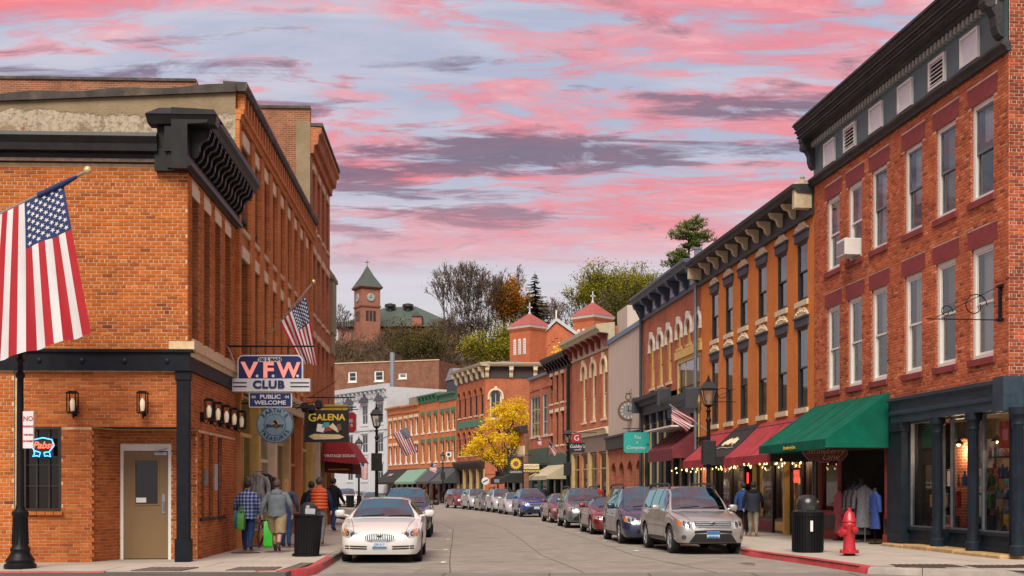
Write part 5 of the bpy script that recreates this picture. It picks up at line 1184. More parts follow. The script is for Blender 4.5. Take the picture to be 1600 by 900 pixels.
band(F, 'belt_course', WH, rect(-.12, -.002, 8.65, 8.95), 0, RW)
band(F, 'cornice', WH, [(0, 12.4), (-.10, 12.4), (-.14, 13.2), (-.5, 13.35), (-.55, 13.9), (.3, 14.0), (.3, 12.4)], -.3, RW)
bme = bracket_mesh(.2, .3, .7, WH)
for i in range(14): F.addm(bme, 'bracket', (.3+i*(RW-.6)/13, -.15, 12.5))
mass(F, 14, 13.6, WH)
q = F.M.inverted() @ at(613, 620, 150); m = MB(); m.tube([(q.x, q.y, 9), (q.x, q.y, CZ+(HZ-551)*150/FPX)], .30, 10); F.add(m, 'steel_flue', STEEL)
# ---------------------------------------------------------------- long brick building above the roofs
p, q = at(512, 566, 192), at(686, 566, 186)
F = Frame((p.x, p.y), (q.x, q.y)).own('long_brick_warehouse', 'long brown brick wall with small white windows rising behind the row houses', 'building')
RW = F.W; zt = F.Z(600, 566); BRT_W = brick_mat('brown_warehouse_brick', (.19, .075, .045), (.29, .12, .07), (.27, .17, .12), stain=.5)
ws = [(F.X(550.5), .75), (F.X(592), .8), (F.X(629), .7)]; hol = []
for k, (x, w_) in enumerate(ws): hol.append((x-w_, x+w_, F.Z(590, 596) if k < 2 else F.Z(590, 593), F.Z(590, 579) if k < 2 else F.Z(590, 584)))
wall(F, BRT_W, 0, RW, 0, zt, hol, depth=.3)
for (a, b, c, d) in hol: window(F, (a+b)/2, b-a, c, d, WHITEP, fw=.2, smat=WHITEP)
band(F, 'coping', CREAM, rect(-.1, .3, zt, zt+.15), 0, RW); mass(F, 14, zt, BRT_W, partition=False)
# ---------------------------------------------------------------- church
CHB = brick_mat('church_brick', (.42, .11, .05), (.50, .145, .065), (.45, .16, .08), stain=.2); REDR = mat('red_slate_roof', (.30, .075, .06), .6, var=.15, vscale=1.5)
CD = 195
c0 = at(873, 540, CD)
F = Frame((c0.x-1, CD), (c0.x+1, CD)).own('brick_church', 'orange brick church with two red roofed towers and white crosses', 'church'); s = CD/FPX
def cx(p): return (p-873)*s+1
def cz(y): return CZ+(HZ-y)*s
zb = 8
ttops = {}
for (pa, pb, ptop, peave, pbase) in ((794, 862, 485, 508, 560), (895, 961, 467, 492, 560)):
    a, b = cx(pa), cx(pb); ze = cz(peave); w_ = b-a; cxx = (a+b)/2
    # square tower standing corner-on to the street
    hr = w_/2-.25; m = MB(); ring = lambda g, z: [(cxx+(hr+g)*math.cos(R(90*t)), 3+(hr+g)*math.sin(R(90*t)), z) for t in range(4)]
    m.loft([ring(0, zb), ring(0, ze-.9), ring(.25, ze-.5), ring(.3, ze-.35)]); F.add(m, 'tower', CHB)
    m = MB(); m.loft([ring(.35, ze-.34), ring(.5, ze-.05), ring(.5, ze+.05)]); F.add(m, 'tower_eave', WHITEP)
    m = MB(); m.loft([ring(.6, ze+.06), ring(-hr+.05, cz(ptop))]); F.add(m, 'tower_roof', REDR)
    zt = cz(ptop); m = MB(); m.box(cxx-.09, cxx+.09, 2.9, 3.1, zt-.3, zt+1.7); m.box(cxx-.42, cxx+.42, 2.9, 3.1, zt+.85, zt+1.02); m.lathe([(.3, 0), (.2, .4), (.1, .6)], (cxx, 3, zt-.35), 8); F.add(m, 'cross', GREYW)
    q0, q1 = Vector((cxx-hr, 3)), Vector((cxx, 3-hr)); fc_ = Frame(F.W2(q0.x, q0.y, 0), F.W2(q1.x, q1.y, 0), F.root); fc_.RM = F.RM
    for i in range(3):
        x = fc_.W*(.26+.24*i); m = MB(); wv = .27; P = [(x-wv, ze-4.6), (x+wv, ze-4.6)]+list(reversed(arch_pts(x-wv, x+wv, ze-2.3, wv))); m.prism(P, -.1, .2, 'y'); w_o = fc_.add(m, 'louvred_opening', WHITEP)
        for j in range(6): m = MB(); m.box(x-.2, x+.2, -.16, -.1, ze-4.4+j*.38, ze-4.25+j*.38); put('slat', m.mesh('slat', GREYW), w_o)
ga, gb, gp = cx(838), cx(902), cz(500)
m = MB(); P = [(ga, zb), (gb, zb), (gb, cz(522)), ((ga+gb)/2, gp), (ga, cz(533))]; m.prism(P, 2.5, 24, 'y'); F.add(m, 'nave', CHB)
m = MB()
for (a, za), (b, zb_) in (((ga-.6, cz(536)), ((ga+gb)/2, gp+.15)), (((ga+gb)/2, gp+.15), (gb+.4, cz(524)))): m.loft([[(a, 2.2, za), (b, 2.2, zb_), (b, 2.2, zb_+.6), (a, 2.2, za+.6)], [(a, 24.4, za), (b, 24.4, zb_), (b, 24.4, zb_+.6), (a, 24.4, za+.6)]])
F.add(m, 'nave_roof', GREYW)
for k in range(9):
    t = (k+.5)/9; x = lerp(ga+.8, gb-.8, t); z = lerp(cz(540), gp-1.6, 1-abs(2*t-1)); m = MB(); m.box(x-.22, x+.22, 2.4, 2.5, z-1.0, z); F.add(m, 'corbel', CHB)
m = MB(); m.box((ga+gb)/2-.1, (ga+gb)/2+.1, 2.6, 2.8, gp+.5, gp+2); F.add(m, 'gable_finial', WHITEP)
# ---------------------------------------------------------------- school with the clock tower on the hill
SD = 330; s = SD/FPX; c0 = at(571, 500, SD)
F = Frame((c0.x, SD), (c0.x+2, SD)).own('hilltop_school', 'hilltop brick school with green roof and square clock tower', 'school')
hx_ = lambda p: (p-571)*s
hz_ = lambda y: CZ+(HZ-y)*s
GRF = mat('verdigris_roof', (.052, .075, .062), .6, var=.15, vscale=.4); SCB = brick_mat('school_brick', (.28, .10, .065), (.34, .13, .08), (.3, .17, .12), stain=.2)
w_ = 2.75; zt = hz_(446); ang = R(28)
rg = lambda r_, z: [(r_*1.414*math.cos(ang+R(45+90*t)), 4+r_*1.414*math.sin(ang+R(45+90*t)), z) for t in range(4)]
m = MB(); m.loft([rg(w_, 30), rg(w_, zt-.6)]); F.add(m, 'tower', SCB)
m = MB(); m.loft([rg(w_+.2, zt-5.6), rg(w_+.2, zt-5.2)]); m.loft([rg(w_+.3, zt-.6), rg(w_+.6, zt-.2), rg(w_+.6, zt)]); F.add(m, 'tower_cornice', mat('dark_terracotta', (.16, .06, .045), .7))
m = MB(); m.loft([rg(w_+.55, zt+.01), rg(w_*.55, zt+3), rg(.05, hz_(411))]); F.add(m, 'tower_roof', GRF)
m = MB(); m.tube([(0, 4, hz_(411)-.3), (0, 4, hz_(402))], .08, 6); m.box(-.6, .6, 3.95, 4.05, hz_(406), hz_(405)); F.add(m, 'weather_vane', DKFR)
for t in (2, 3):
    a = ang+R(90*t+0); nx_, ny_ = math.cos(a), math.sin(a)
    m = MB(); m.lathe([(1.1, 0), (1.1, .15), (1.0, .2)], (0, 0, 0), 24); me = m.mesh('clock_face', mat('pale_clock_face', (.30, .35, .34), .5)); me.transform(Matrix.Rotation(R(90), 4, 'Y'))
    o = F.addm(me, 'clock_face', (nx_*(w_+.02), 4+ny_*(w_+.02), zt-3.0), rz=a)
    m = MB(); m.box(.21, .24, -.06, .06, -.1, .8); m.box(.21, .24, -.55, .1, -.06, .06); put('clock_hands', m.mesh('clock_hands', BLACKP), o)
    for u in (-1.05, 0, 1.05):
        m = MB(); tx, ty = -ny_, nx_; P = [Vector((nx_*(w_+.02)+tx*(u+e), 4+ny_*(w_+.02)+ty*(u+e), z)) for e, z in ((-.4, zt-9.5), (.4, zt-9.5), (.4, zt-6.6), (-.4, zt-6.6))]; m.add(P, [(0, 1, 2, 3)]); F.add(m, 'tower_window', DKFR, fix=False)
m = MB(); x0, x1 = hx_(520), hx_(712); m.box(x0, x1, 10, 28, 28, hz_(505)); F.add(m, 'main_block', SCB)
m = MB(); zr0 = hz_(503); m.add([(x0-1, 9, zr0), (x1+1, 9, zr0), (x1+1, 29, zr0), (x0-1, 29, zr0), (hx_(590), 19, hz_(464)), (hx_(640), 19, hz_(462))], [(0, 1, 5, 4), (1, 2, 5), (2, 3, 4, 5), (3, 0, 4)]); F.add(m, 'main_roof', GRF)
for p in (600, 629): m = MB(); m.lathe([(.8, hz_(475)), (.8, hz_(466)), (1.6, hz_(465)), (1.6, hz_(461)), (.4, hz_(459))], (hx_(p), 17, 0), 10); F.add(m, 'roof_ventilator', DKFR)
m = MB(); m.box(hx_(640), hx_(655), 8.5, 14, zr0, hz_(487)); m.prism([(hx_(639), hz_(487)), (hx_(656), hz_(487)), (hx_(647.5), hz_(479))], 8.2, 16, 'y', 1); F.add(m, 'dormer', [SCB, GRF])
for i in range(9): m = MB(); x = lerp(x0+2, x1-2, i/8); m.box(x-.7, x+.7, 9.9, 10.05, 33, 36.5); F.add(m, 'window', DKFR)
# ================================================================ STREET FURNITURE, SIGNS, FLAGS, AWNINGS
LAMPG = glass_mat('lantern_glass', (.78, .78, .74), boost=.04)
BLK = mat('street_black_paint', (.006, .0065, .008), .45, var=.3, vscale=5, spec=.2)
WARMB = mat('warm_bulb', (1, .75, .4), .4, var=0, emit=(1, .62, .25), estr=3)
DIMB = mat('frosted_lamp_bulb', (.75, .68, .55), .3, var=0, emit=(1, .7, .4), estr=.12)
def lamp_parts():
    d = {}
    m = MB(); m.lathe([(.29, 0), (.29, .07), (.25, .10), (.26, .16), (.20, .24), (.17, .30), (.185, .36), (.145, .42), (.125, .95), (.15, 1.0), (.15, 1.05), (.10, 1.1)], n=16)
    for t in range(12): a = t*math.pi/6; m.tube([(.142*math.cos(a), .142*math.sin(a), .45), (.124*math.cos(a), .124*math.sin(a), .95)], .014, 4)
    d['base'] = m.mesh('base', BLK, 40)
    m = MB(); m.lathe([(.10, 1.05), (.072, 1.2), (.058, 3.55), (.085, 3.58), (.085, 3.64), (.055, 3.68), (.05, 3.85), (.09, 3.9), (.05, 3.94), (.045, 4.0), (.12, 4.05), (.12, 4.08)], n=12); d['pole'] = m.mesh('pole', BLK, 40)
    m = MB(); b0, b1, z0, z1 = .115, .215, 4.08, 4.55
    for sx, sy in ((1, 1), (1, -1), (-1, 1), (-1, -1)): m.tube([(sx*b0, sy*b0, z0), (sx*b1, sy*b1, z1)], .014, 5)
    for q, z in ((b0, z0), (b1, z1)):
        for i in range(4): c = [(q, q), (-q, q), (-q, -q), (q, -q)]; m.tube([(*c[i], z), (*c[(i+1) % 4], z)], .016, 5)
    d['lantern_frame'] = m.mesh('lantern_frame', BLK)
    m = MB(); r4 = lambda r_, z: [(r_, r_, z), (-r_, r_, z), (-r_, -r_, z), (r_, -r_, z)]
    m.loft([r4(.245, 4.55), r4(.25, 4.58), r4(.13, 4.78), r4(.07, 4.80), r4(.065, 4.86), r4(.02, 4.90)]); m.lathe([(.03, 4.88), (.035, 4.94), (.01, 5.02)], n=8); d['cap'] = m.mesh('cap', BLK)
    m = MB(); m.lathe([(.035, 4.09), (.035, 4.2), (.06, 4.25), (.07, 4.36), (.04, 4.42)], n=10); d['bulb'] = m.mesh('bulb', DIMB, 60)
    for i in range(4):
        c = [(1, 1), (-1, 1), (-1, -1), (1, -1)]; p, q = c[i], c[(i+1) % 4]; m = MB(); m.add([(p[0]*b0, p[1]*b0, z0), (q[0]*b0, q[1]*b0, z0), (q[0]*b1, q[1]*b1, z1), (p[0]*b1, p[1]*b1, z1)], [(0, 1, 2, 3)]); d['pane%d' % i] = m.mesh('pane', LAMPG)
    m = MB(); m.bevbox(-.21, .21, -.16, .16, 2.25, 2.98, .02); m.box(-.04, .04, -.175, -.16, 2.58, 2.63); d['speaker_box'] = m.mesh('speaker_box', mat('speaker_black', (.006, .006, .007), .6, var=0))
    return d
LP = lamp_parts()
def lamp(x, y, label, box=True):
    e = empty('street_lamp', (x, y, zr(y)+.148), 0, label, 'street lamp', 'black lantern street lamps')
    for k, me in LP.items():
        if k == 'speaker_box' and not box: continue
        put('pane' if k.startswith('pane') else k, me, e)
    return e
lamp(-9.2, 22.75, 'black street lamp on the left corner behind the big flag', False)
lamp(6.06, 37.5, 'black lantern street lamp behind the silver car, speaker box on pole')
lamp(3.1, 68, 'black lantern street lamp beside the black and red cafe sign')
lamp(-1.16, 100, 'black street lamp under the yellow tree')
lamp(-6.65, 117, 'farthest street lamp, before the row houses at the bend')
lamp(-5.6, 50.3, 'black lantern street lamp with box behind the white car')
lamp(-10.2, 81, 'second left street lamp, just past the red awning')
# ---- signs
def board(name, label, cx_, cy_, cz_, rz=0, cat='sign', group=None): return empty(name, (cx_, cy_, cz_), rz, label, cat, group)
def lettering(root, txt, size, x, z, mat_, y=-.03, **k):
    return put('lettering', text_mesh(txt, size, mat_, **k), root, (x, y, z))
def plate(root, name, poly, mat_, y0=-.03, y1=.03):
    m = MB(); m.prism(poly, y0, y1, 'y'); return m.obj(name, mat_, root)
def rrect(a, b, c, d, r_=.06, n=4, bottom=True):
    P = []
    for (cx_, cz_, a0) in ((b-r_, d-r_, 0), (a+r_, d-r_, 90), (a+r_, c+r_, 180), (b-r_, c+r_, 270)):
        if a0 >= 180 and not bottom: P.append((a if a0 == 180 else b, c)); continue
        for i in range(n+1): t = R(a0+90*i/n); P.append((cx_+r_*math.cos(t), cz_+r_*math.sin(t)))
    return P
SGNB = mat('sign_navy', (.012, .022, .11), .4, var=.08); SGNW = mat('sign_white', (.62, .62, .66), .4, var=.06, dirt=.2, dirtc=(.4, .4, .42)); SGNP = mat('neon_pink_letters', (.75, .26, .22), .4, var=.05, emit=(1, .35, .28), estr=.25); SGNR = mat('sign_red', (.32, .012, .02), .45, var=.1)
GOLD = mat('gold_letters', (.72, .48, .05), .45, var=.1); SGNK = mat('sign_black', (.012, .012, .012), .45, var=.2)
def px_root(name, label, px, py, D, rz=0):
    p = at(px, py, D); return board(name, label, p.x, p.y, p.z, rz), D/FPX
e, s = px_root('club_sign', 'blue and white club sign with pink V.F.W. letters over the sidewalk', 424, 592, 29.2)
X_ = lambda p: (p-424)*s
Z_ = lambda p: (592-p)*s
plate(e, 'border', rrect(X_(372), X_(474), Z_(592), Z_(555), .14, 5, False), SGNW, -.06, .06); plate(e, 'blue_panel', rrect(X_(374), X_(472), Z_(593), Z_(557), .12, 5, False), SGNB, -.075, .075)
plate(e, 'white_band', [(X_(364), Z_(612)), (X_(485), Z_(612)), (X_(485), Z_(592)), (X_(364), Z_(592))], SGNW, -.09, .09)
plate(e, 'address_plate', rrect(X_(404), X_(441), Z_(566), Z_(559), .045, 4), SGNW, -.085, -.07)
lettering(e, '100 S. MAIN', .105, X_(422.5), Z_(562.5), BLACKP, -.09, bold=.004)
lettering(e, 'V', .52, X_(391), Z_(580), SGNP, -.095, bold=.018, sx=1.15); lettering(e, 'F', .50, X_(420), Z_(580), SGNP, -.095, bold=.018, sx=1.15); lettering(e, 'W', .50, X_(452), Z_(580), SGNP, -.095, bold=.018, sx=1.0)
for p in (403, 428, 466):
    m = MB(); m.lathe([(.035, -.012), (.035, .012)], n=10); me = m.mesh('dot', SGNW); me.transform(Matrix.Rotation(R(90), 4, 'X')); put('dot', me, e, (X_(p), -.09, Z_(588)))
lettering(e, 'CLUB', .25, X_(421), Z_(602), SGNB, -.105, bold=.012, sx=1.15, space=1.1)
for a, b in ((366, 387), (455, 484)):
    for y in (598.5, 604.5): m = MB(); m.box(X_(a), X_(b), -.1, -.09, Z_(y)-.012, Z_(y)+.012); m.obj('stripe', BLACKP, e)
m = MB(); m.tube([(X_(350), .0, Z_(541)), (X_(492), 0, Z_(541))], .025, 6); m.tube([(X_(392), 0, Z_(541)), (X_(392), 0, Z_(556))], .015, 5); m.tube([(X_(450), 0, Z_(541)), (X_(450), 0, Z_(556))], .015, 5); m.obj('hanging_arm', BLK, e)
m = MB(); m.tube([(X_(322), .0, Z_(538)), (X_(345), -.3, Z_(536)), (X_(362), -.35, Z_(545)), (X_(372), -.35, Z_(570))], .012, 5); m.obj('conduit', STEEL, e)
e, s = px_root('welcome_sign', 'small navy public welcome sign hanging below the club sign', 423, 625, 29.2)
plate(e, 'border', rrect(-33.5*s, 33.5*s, -11.8*s, 11.8*s, .03), SGNW, -.04, .04); plate(e, 'panel', rrect(-32*s, 32*s, -10.3*s, 10.3*s, .02), SGNB, -.05, .05)
lettering(e, 'PUBLIC', .135, 0, 4.6*s, SGNW, -.06, bold=.003, sx=1.15); lettering(e, 'WELCOME', .135, 0, -4.6*s, SGNW, -.06, bold=.003, sx=1.15)
m = MB()
for sx in (-1, 1):
    for k in range(4): m.box(sx*26*s-.05+k*.025, sx*26*s-.035+k*.025, -.058, -.05, 3.5*s-.02*(k % 2), 5.5*s+.02*(k % 2))
m.obj('ornament', SGNW, e)
e, s = px_root('round_shop_sign', 'round pale blue sign with tan globe reading Earth\'s Treasures', 430, 664, 31.0)
PBL = mat('pale_blue_sign', (.26, .38, .45), .5, var=.08); NVL = mat('navy_letters', (.02, .05, .12), .5, var=0); TNG = mat('tan_globe', (.42, .30, .14), .6, var=.5, vscale=5)
circ = lambda r_, n=36: [(r_*math.cos(2*math.pi*i/n), r_*math.sin(2*math.pi*i/n)) for i in range(n)]
plate(e, 'rim', circ(29*s), mat('slate_blue_rim', (.09, .16, .24), .5), -.035, .035); plate(e, 'disc', circ(27.2*s), PBL, -.045, .045); plate(e, 'inner_ring', circ(17.5*s), mat('slate_blue_rim', (.09, .16, .24)), -.052, .052); plate(e, 'globe', circ(16*s), mat('sea_blue_globe', (.20, .32, .45), .5), -.058, .058)
rn = random.Random(4)
for k in range(6):
    a = rn.random()*6.28; q = rn.uniform(3, 10)*s; cxx, czz = q*math.cos(a), q*math.sin(a); plate(e, 'continent', [(cxx+rn.uniform(2, 5.5)*s*math.cos(t*.785), czz+rn.uniform(2, 5)*s*math.sin(t*.785)) for t in range(8)], TNG, -.064, -.058)
def ring_text(root, txt, r_, size, mat_, a0, da, flip=False):
    n = len(txt)
    for i, ch in enumerate(txt):
        if ch == ' ': continue
        a = R(a0+da*(i-(n-1)/2)); me = text_mesh(ch, size, mat_, bold=.004); rot = a-math.pi/2 if not flip else a+math.pi/2
        me.transform(Matrix.Rotation(-rot, 4, 'Y')); put('lettering', me, root, (r_*math.cos(a), -.05, r_*math.sin(a)))
ring_text(e, "EARTH'S", 22.4*s, .15, NVL, 90, -17); ring_text(e, 'TREASURES', 22.4*s, .14, NVL, 270, 15.5, True)
lettering(e, 'JEWELERY', .10, 0, -2*s, NVL, -.068, bold=.005)
m = MB(); m.tube([(-12*s, 0, 29*s), (-12*s, 0, 34*s)], .012, 5); m.tube([(12*s, 0, 29*s), (12*s, 0, 34*s)], .012, 5); m.tube([(-75*s, 0, 34*s), (32*s, 0, 34*s)], .02, 6); m.obj('hanging_arm', BLK, e)
e, s = px_root('galena_sign', 'black hanging sign with gold GALENA lettering and painted ribbon', 510.5, 666, 38.0)
plate(e, 'board', [(-34.5*s, -25*s), (34.5*s, -25*s), (34.5*s, 25*s), (-34.5*s, 25*s)], SGNK, -.05, .05)
lettering(e, 'G', .36, -22*s, 13*s, GOLD, -.06, bold=.008); lettering(e, 'ALENA', .27, 7*s, 13.5*s, GOLD, -.06, bold=.007, sx=1.05)
for k, (P, mm) in enumerate([([(-16, -8), (-4, -10), (-2, 2), (-14, 4)], WHITEP), ([(-8, -2), (6, -3), (4, 6), (-4, 6)], GOODS[8]), ([(-6, -9), (8, -7), (14, 2), (2, -1)], GOODS[0]), ([(4, -1), (18, -10), (20, -7), (10, 5)], CREAMP), ([(-28, -16), (-20, -12), (20, -13), (28, -17), (20, -20), (-20, -21)], CREAM), ([(18, -8), (24, -6), (22, 4), (16, 2)], GOODS[5])]):
    plate(e, 'painted_motif', [(x*s, z*s) for x, z in P], mm, -.056-.004*k, -.05)
m = MB(); m.tube([(-55*s, 0, 30*s), (46*s, 0, 30*s)], .022, 6); [m.tube([(x*s, 0, 25*s), (x*s, 0, 30*s)], .012, 5) for x in (-24, 24)]; m.obj('hanging_arm', BLK, e)
e, s = px_root('yellow_shop_sign', 'plain mustard yellow sign just above the Galena sign', 525, 641, 43.5)
plate(e, 'board', [(-18*s, -9*s), (18*s, -9*s), (18*s, 9*s), (-18*s, 9*s)], mat('mustard_board', (.40, .27, .03), .5, var=.12), -.04, .04); m = MB(); m.tube([(-12*s+24*s*i/24, -.045, -5*s+1.6*s*math.sin(i*1.7)) for i in range(25)], .012, 4); m.obj('painted_script', SGNK, e)
m = MB(); m.tube([(-60*s, 0, 20*s), (30*s, 0, 20*s)], .025, 6); m.tube([(-40*s, 0, 20*s), (0, 0, 45*s)], .012, 5); [m.tube([(x*s, 0, 9*s), (x*s, 0, 20*s)], .012, 5) for x in (-12, 12)]; m.obj('hanging_arm', BLK, e)
e, s = px_root('red_clipped_sign', 'red clipped corner sign with white letters partly behind the Galena sign', 546, 660, 46.5)
oc = lambda a, b, q: [(-a, -b+q), (-a+q, -b), (a-q, -b), (a, -b+q), (a, b-q), (a-q, b), (-a+q, b), (-a, b-q)]
plate(e, 'border', oc(11.5*s, 16.5*s, 4*s), SGNW, -.03, .03); plate(e, 'board', oc(10.6*s, 15.6*s, 3.8*s), SGNR, -.04, .04); lettering(e, 'agg.', .2, 1*s, 4*s, SGNW, -.05); lettering(e, 'll B', .16, 1.5*s, -5*s, SGNW, -.05)
m = MB(); m.tube([(-30*s, 0, 20*s), (14*s, 0, 20*s)], .02, 6); m.obj('hanging_arm', BLK, e)
for i, (a, b) in enumerate(((476, 637), (487, 640), (498, 633))):
    e, s = px_root('sign_spotlight', ('leftmost', 'middle', 'rightmost')[i]+' of three sign spotlights left above the Galena sign', a, b, 36.5+i); m = MB(); m.lathe([(.03, -.12), (.10, -.1), (.12, .06), (.13, .1)], n=10); me = m.mesh('lamp_head', BLK); me.transform(Matrix.Rotation(R(50), 4, 'X')); put('lamp_head', me, e); m = MB(); m.tube([(0, 0, 0), (-.2, 0, .1), (-.5, 0, .02)], .015, 5); m.obj('arm', BLK, e); tag(e, None, 'spotlight', 'sign spotlights')
# no parking plate on the corner lamp
e, s = px_root('no_parking_sign', 'white no parking sign with red letters on the left corner lamp', 44.5, 671.5, 22.6, R(-8))
plate(e, 'plate', rrect(-8.5*s*1.1, 8.5*s*1.1, -29*s, 29*s, .02), SGNW, -.01, .01); RDL = mat('red_letters', (.4, .03, .03), .5, var=0)
for t, z, q in (('NO', 17, .125), ('PARKING', 5, .052), ('THIS SIDE', -8, .043), ('OF STREET', -18, .042)): lettering(e, t, q, 0, z*s, RDL, -.013, ext=.002, bold=.002)
for q in ((-9.2, -8.6), (8.6, 9.2)): m = MB(); m.box(q[0]*s*1.02, q[1]*s*1.02, -.014, -.01, -28*s, 28*s); m.obj('border', RDL, e)
m = MB(); m.box(-.02, .02, .01, .12, 8*s, 12*s); m.box(-.02, .02, .01, .12, -12*s, -8*s); m.obj('mount', BLK, e)
# neon in the corner window
NB = mat('blue_neon', (.05, .3, .6), .3, var=0, emit=(.05, .42, .9), estr=2.2); NR = mat('red_neon', (.6, .05, .03), .3, var=0, emit=(1, .10, .05), estr=2.2)
e, s = px_root('neon_beer_sign', 'blue ribbon neon sign with red script in the corner window', 67, 698, 24.53)
m = MB(); P = [(-14, -5), (-18, 2), (-14, 11), (0, 14), (14, 11), (17.5, 2), (12, -5), (10, -8)]; m.tube([(x*s, 0, z*s) for x, z in P], .012, 6)
m.tube([(x*s, 0, z*s) for x, z in [(-14, -5), (-13, -11), (-16, -15), (-9, -14), (-6, -16), (-4, -9), (-14, -6)]], .012, 6); m.tube([(x*s, 0, z*s) for x, z in [(2, -9), (3, -15), (7, -14), (12, -16), (10, -8), (2, -9)]], .012, 6); m.obj('ribbon_tube', NB, e)
lettering(e, 'Pabst', .19, 0, 2*s, NR, -.01, shear=.35, ext=.006, bold=.002)
m = MB(); m.box(-.2, .2, .03, .05, -.18, .18); m.obj('back_frame', mat('neon_frame', (.02, .02, .02), .5), e)
# wall lanterns on the club
def lantern_set():
    m = MB(); m.box(-.09, .09, -.16, .02, -.21, -.19); m.box(-.10, .10, -.17, .03, .19, .215); m.box(-.07, .07, -.14, 0, .215, .24)
    for x in (-.085, .085):
        for y in (-.155, .015): m.box(x-.01, x+.01, y-.01, y+.01, -.19, .19)
    m.box(-.03, .03, .03, .12, -.26, -.05); m.tube([(0, .08, -.22), (0, -.02, -.30), (0, -.07, -.21)], .014, 5); f = m.mesh('cage', BLK)
    m = MB(); m.lathe([(.035, -.16), (.05, -.08), (.055, .02), (.02, .10)], (0, -.07, 0), 10); b = m.mesh('glass_chimney', DIMB, 60)
    m = MB()
    for i in range(4): m.box(-.08, .08, -.152, -.15, -.18+.09*i, -.178+.09*i)
    return f, b
lf, lb = lantern_set()
def lantern(loc, rz, label):
    e = empty('wall_lantern', loc, rz, label, 'wall lantern', 'black cage lanterns on the corner building'); put('cage', lf, e); put('glass_chimney', lb, e)
LA = math.atan2(.0447, 1)
for k, (px_, py_) in enumerate(((115, 630), (224, 630))):
    p = at(px_, py_, 24.5); lantern((p.x, p.y, p.z), LA, ('left', 'right')[k]+' of two black lanterns above the tan door wall')
for k in range(5):
    q = Sd.W2(1.2+k*.98, -.12, 3.32); lantern(q, R(90)+LA, ('first', 'second', 'third', 'fourth', 'fifth')[k]+' lantern from the corner on the street side of the club')
# ---- flags
FR_, FW_, FB_ = mat('flag_red', (.34, .006, .014), .8, var=.08, vscale=3), mat('flag_white', (.58, .57, .58), .8, var=.05, vscale=3), mat('flag_blue', (.008, .022, .10), .8, var=.1, vscale=3)
def flag(label, HT, HB, FT, FB, amp, D, pole=None, folds=3, res=18, stars=True, canton=.38, depth=.0, ball=True):
    """A cloth between four measured corners, hanging in real folds; depth tips the fly towards the viewer."""
    o = at(*HT, D); e = empty('flag', o, 0, label, 'flag', 'american flags along the street')
    c = [at(*HT, D)-o, at(*HB, D)-o, at(FT[0], FT[1], D-depth)-o, at(FB[0], FB[1], D-depth)-o]
    fl = (c[2]-c[0])
    def P(s_, t): 
        p = c[0].lerp(c[1], t).lerp(c[2].lerp(c[3], t), s_)
        wv = amp*s_**.6*(math.sin(t*folds*6.283+s_*2.2)+.35*math.sin(t*folds*13+1+s_*4)); return p+Vector((.25*wv*.6, -wv, .1*wv*s_))
    for k in range(13):
        m = MB(); s0 = canton if k < 7 else 0; m.grid(lambda u, v: P(lerp(s0, 1, u), (k+v)/13), res, 2); m.obj('red_stripe' if k % 2 == 0 else 'white_stripe', FR_ if k % 2 == 0 else FW_, e, smooth=80, fix=False)
    m = MB(); m.grid(lambda u, v: P(canton*u, v*7/13), 10, 14); cn = m.obj('canton', FB_, e, smooth=80, fix=False)
    if stars:
        m = MB(); eu = canton/12; ev = 7/13/10
        for r_ in range(9):
            for q in range(6 if r_ % 2 == 0 else 5):
                u = eu*(1+2*q+(r_ % 2)); v = ev*(r_+1); a = (c[2]-c[0]).length; b = (c[1]-c[0]).length
                for off in (-.006, .006):
                    pts = [P(u+.42*eu*2*rad*math.cos(t*math.pi/5+.3), v+(.42*eu*2*a/b)*rad*math.sin(t*math.pi/5+.3))+Vector((0, off, 0)) for t in range(10) for rad in [(.8 if t % 2 == 0 else .32)]]
                    m.add(pts, [tuple(range(10))])
        st = m.obj('stars', FW_, cn, fix=False); st['kind'] = 'stuff'
    if pole:
        a, b = at(*pole[0])-o, at(*pole[1])-o; m = MB(); m.tube([a, b], .02 if D > 30 else .028, 8); m.obj('flag_pole', mat('flag_pole_grey', (.25, .24, .23), .5), e)
        if ball: m = MB(); m.lathe([(.005, -.06), (.045, -.03), (.055, .02), (.03, .06), (.005, .08)], (b.x, b.y, b.z), 10); m.obj('finial', mat('gilt_finial', (.55, .38, .14), .35, .6), e, smooth=60)
    return e
e = flag('big american flag hanging at the left edge over the corner lamp', (99, 287), (-14, 342), (143, 521), (-45, 575), .07, 22.3, ((-150, 408, 24.5), (137, 267, 22.2)), folds=3.2, res=26, canton=.31, depth=.2)
m = MB(); o_ = at(99, 287, 22.3); m.tube([at(60, 306, 22.32)-o_, at(99, 287, 22.28)-o_, at(120, 276, 22.24)-o_], [.06, .055, .03], 10); m.obj('flag_sleeve', FB_, e, smooth=60); m = MB(); c = at(137, 267, 22.2)-o_; m.lathe([(.01, -.07), (.06, -.05), (.075, .01), (.05, .07), (.01, .09)], (c.x, c.y, c.z), 12); m.obj('finial_ball', mat('pale_gilt_ball', (.55, .40, .20), .4, .2), e, smooth=60)
flag('american flag on an angled pole above the club sign', (478, 462), (437, 505), (497, 571), (470, 566), .10, 31.5, ((394, 555, 32.0), (490, 441, 31.2)), folds=2.0, res=14, depth=.1)
flag('american flag on the left lamp behind the white car', (636, 668), (614, 677), (652, 707), (632, 713), .07, 50.0, ((587, 690, 50.2), (640, 666, 50)), folds=1.6, res=10, depth=0, ball=False)
flag('american flag tilted off the lamp behind the silver car', (1047, 634), (1050, 658), (1086, 655), (1074, 675), .09, 37.2, ((1106, 674, 37.5), (1046, 632, 37.1)), folds=1.4, res=10, stars=False, canton=.05, ball=False)
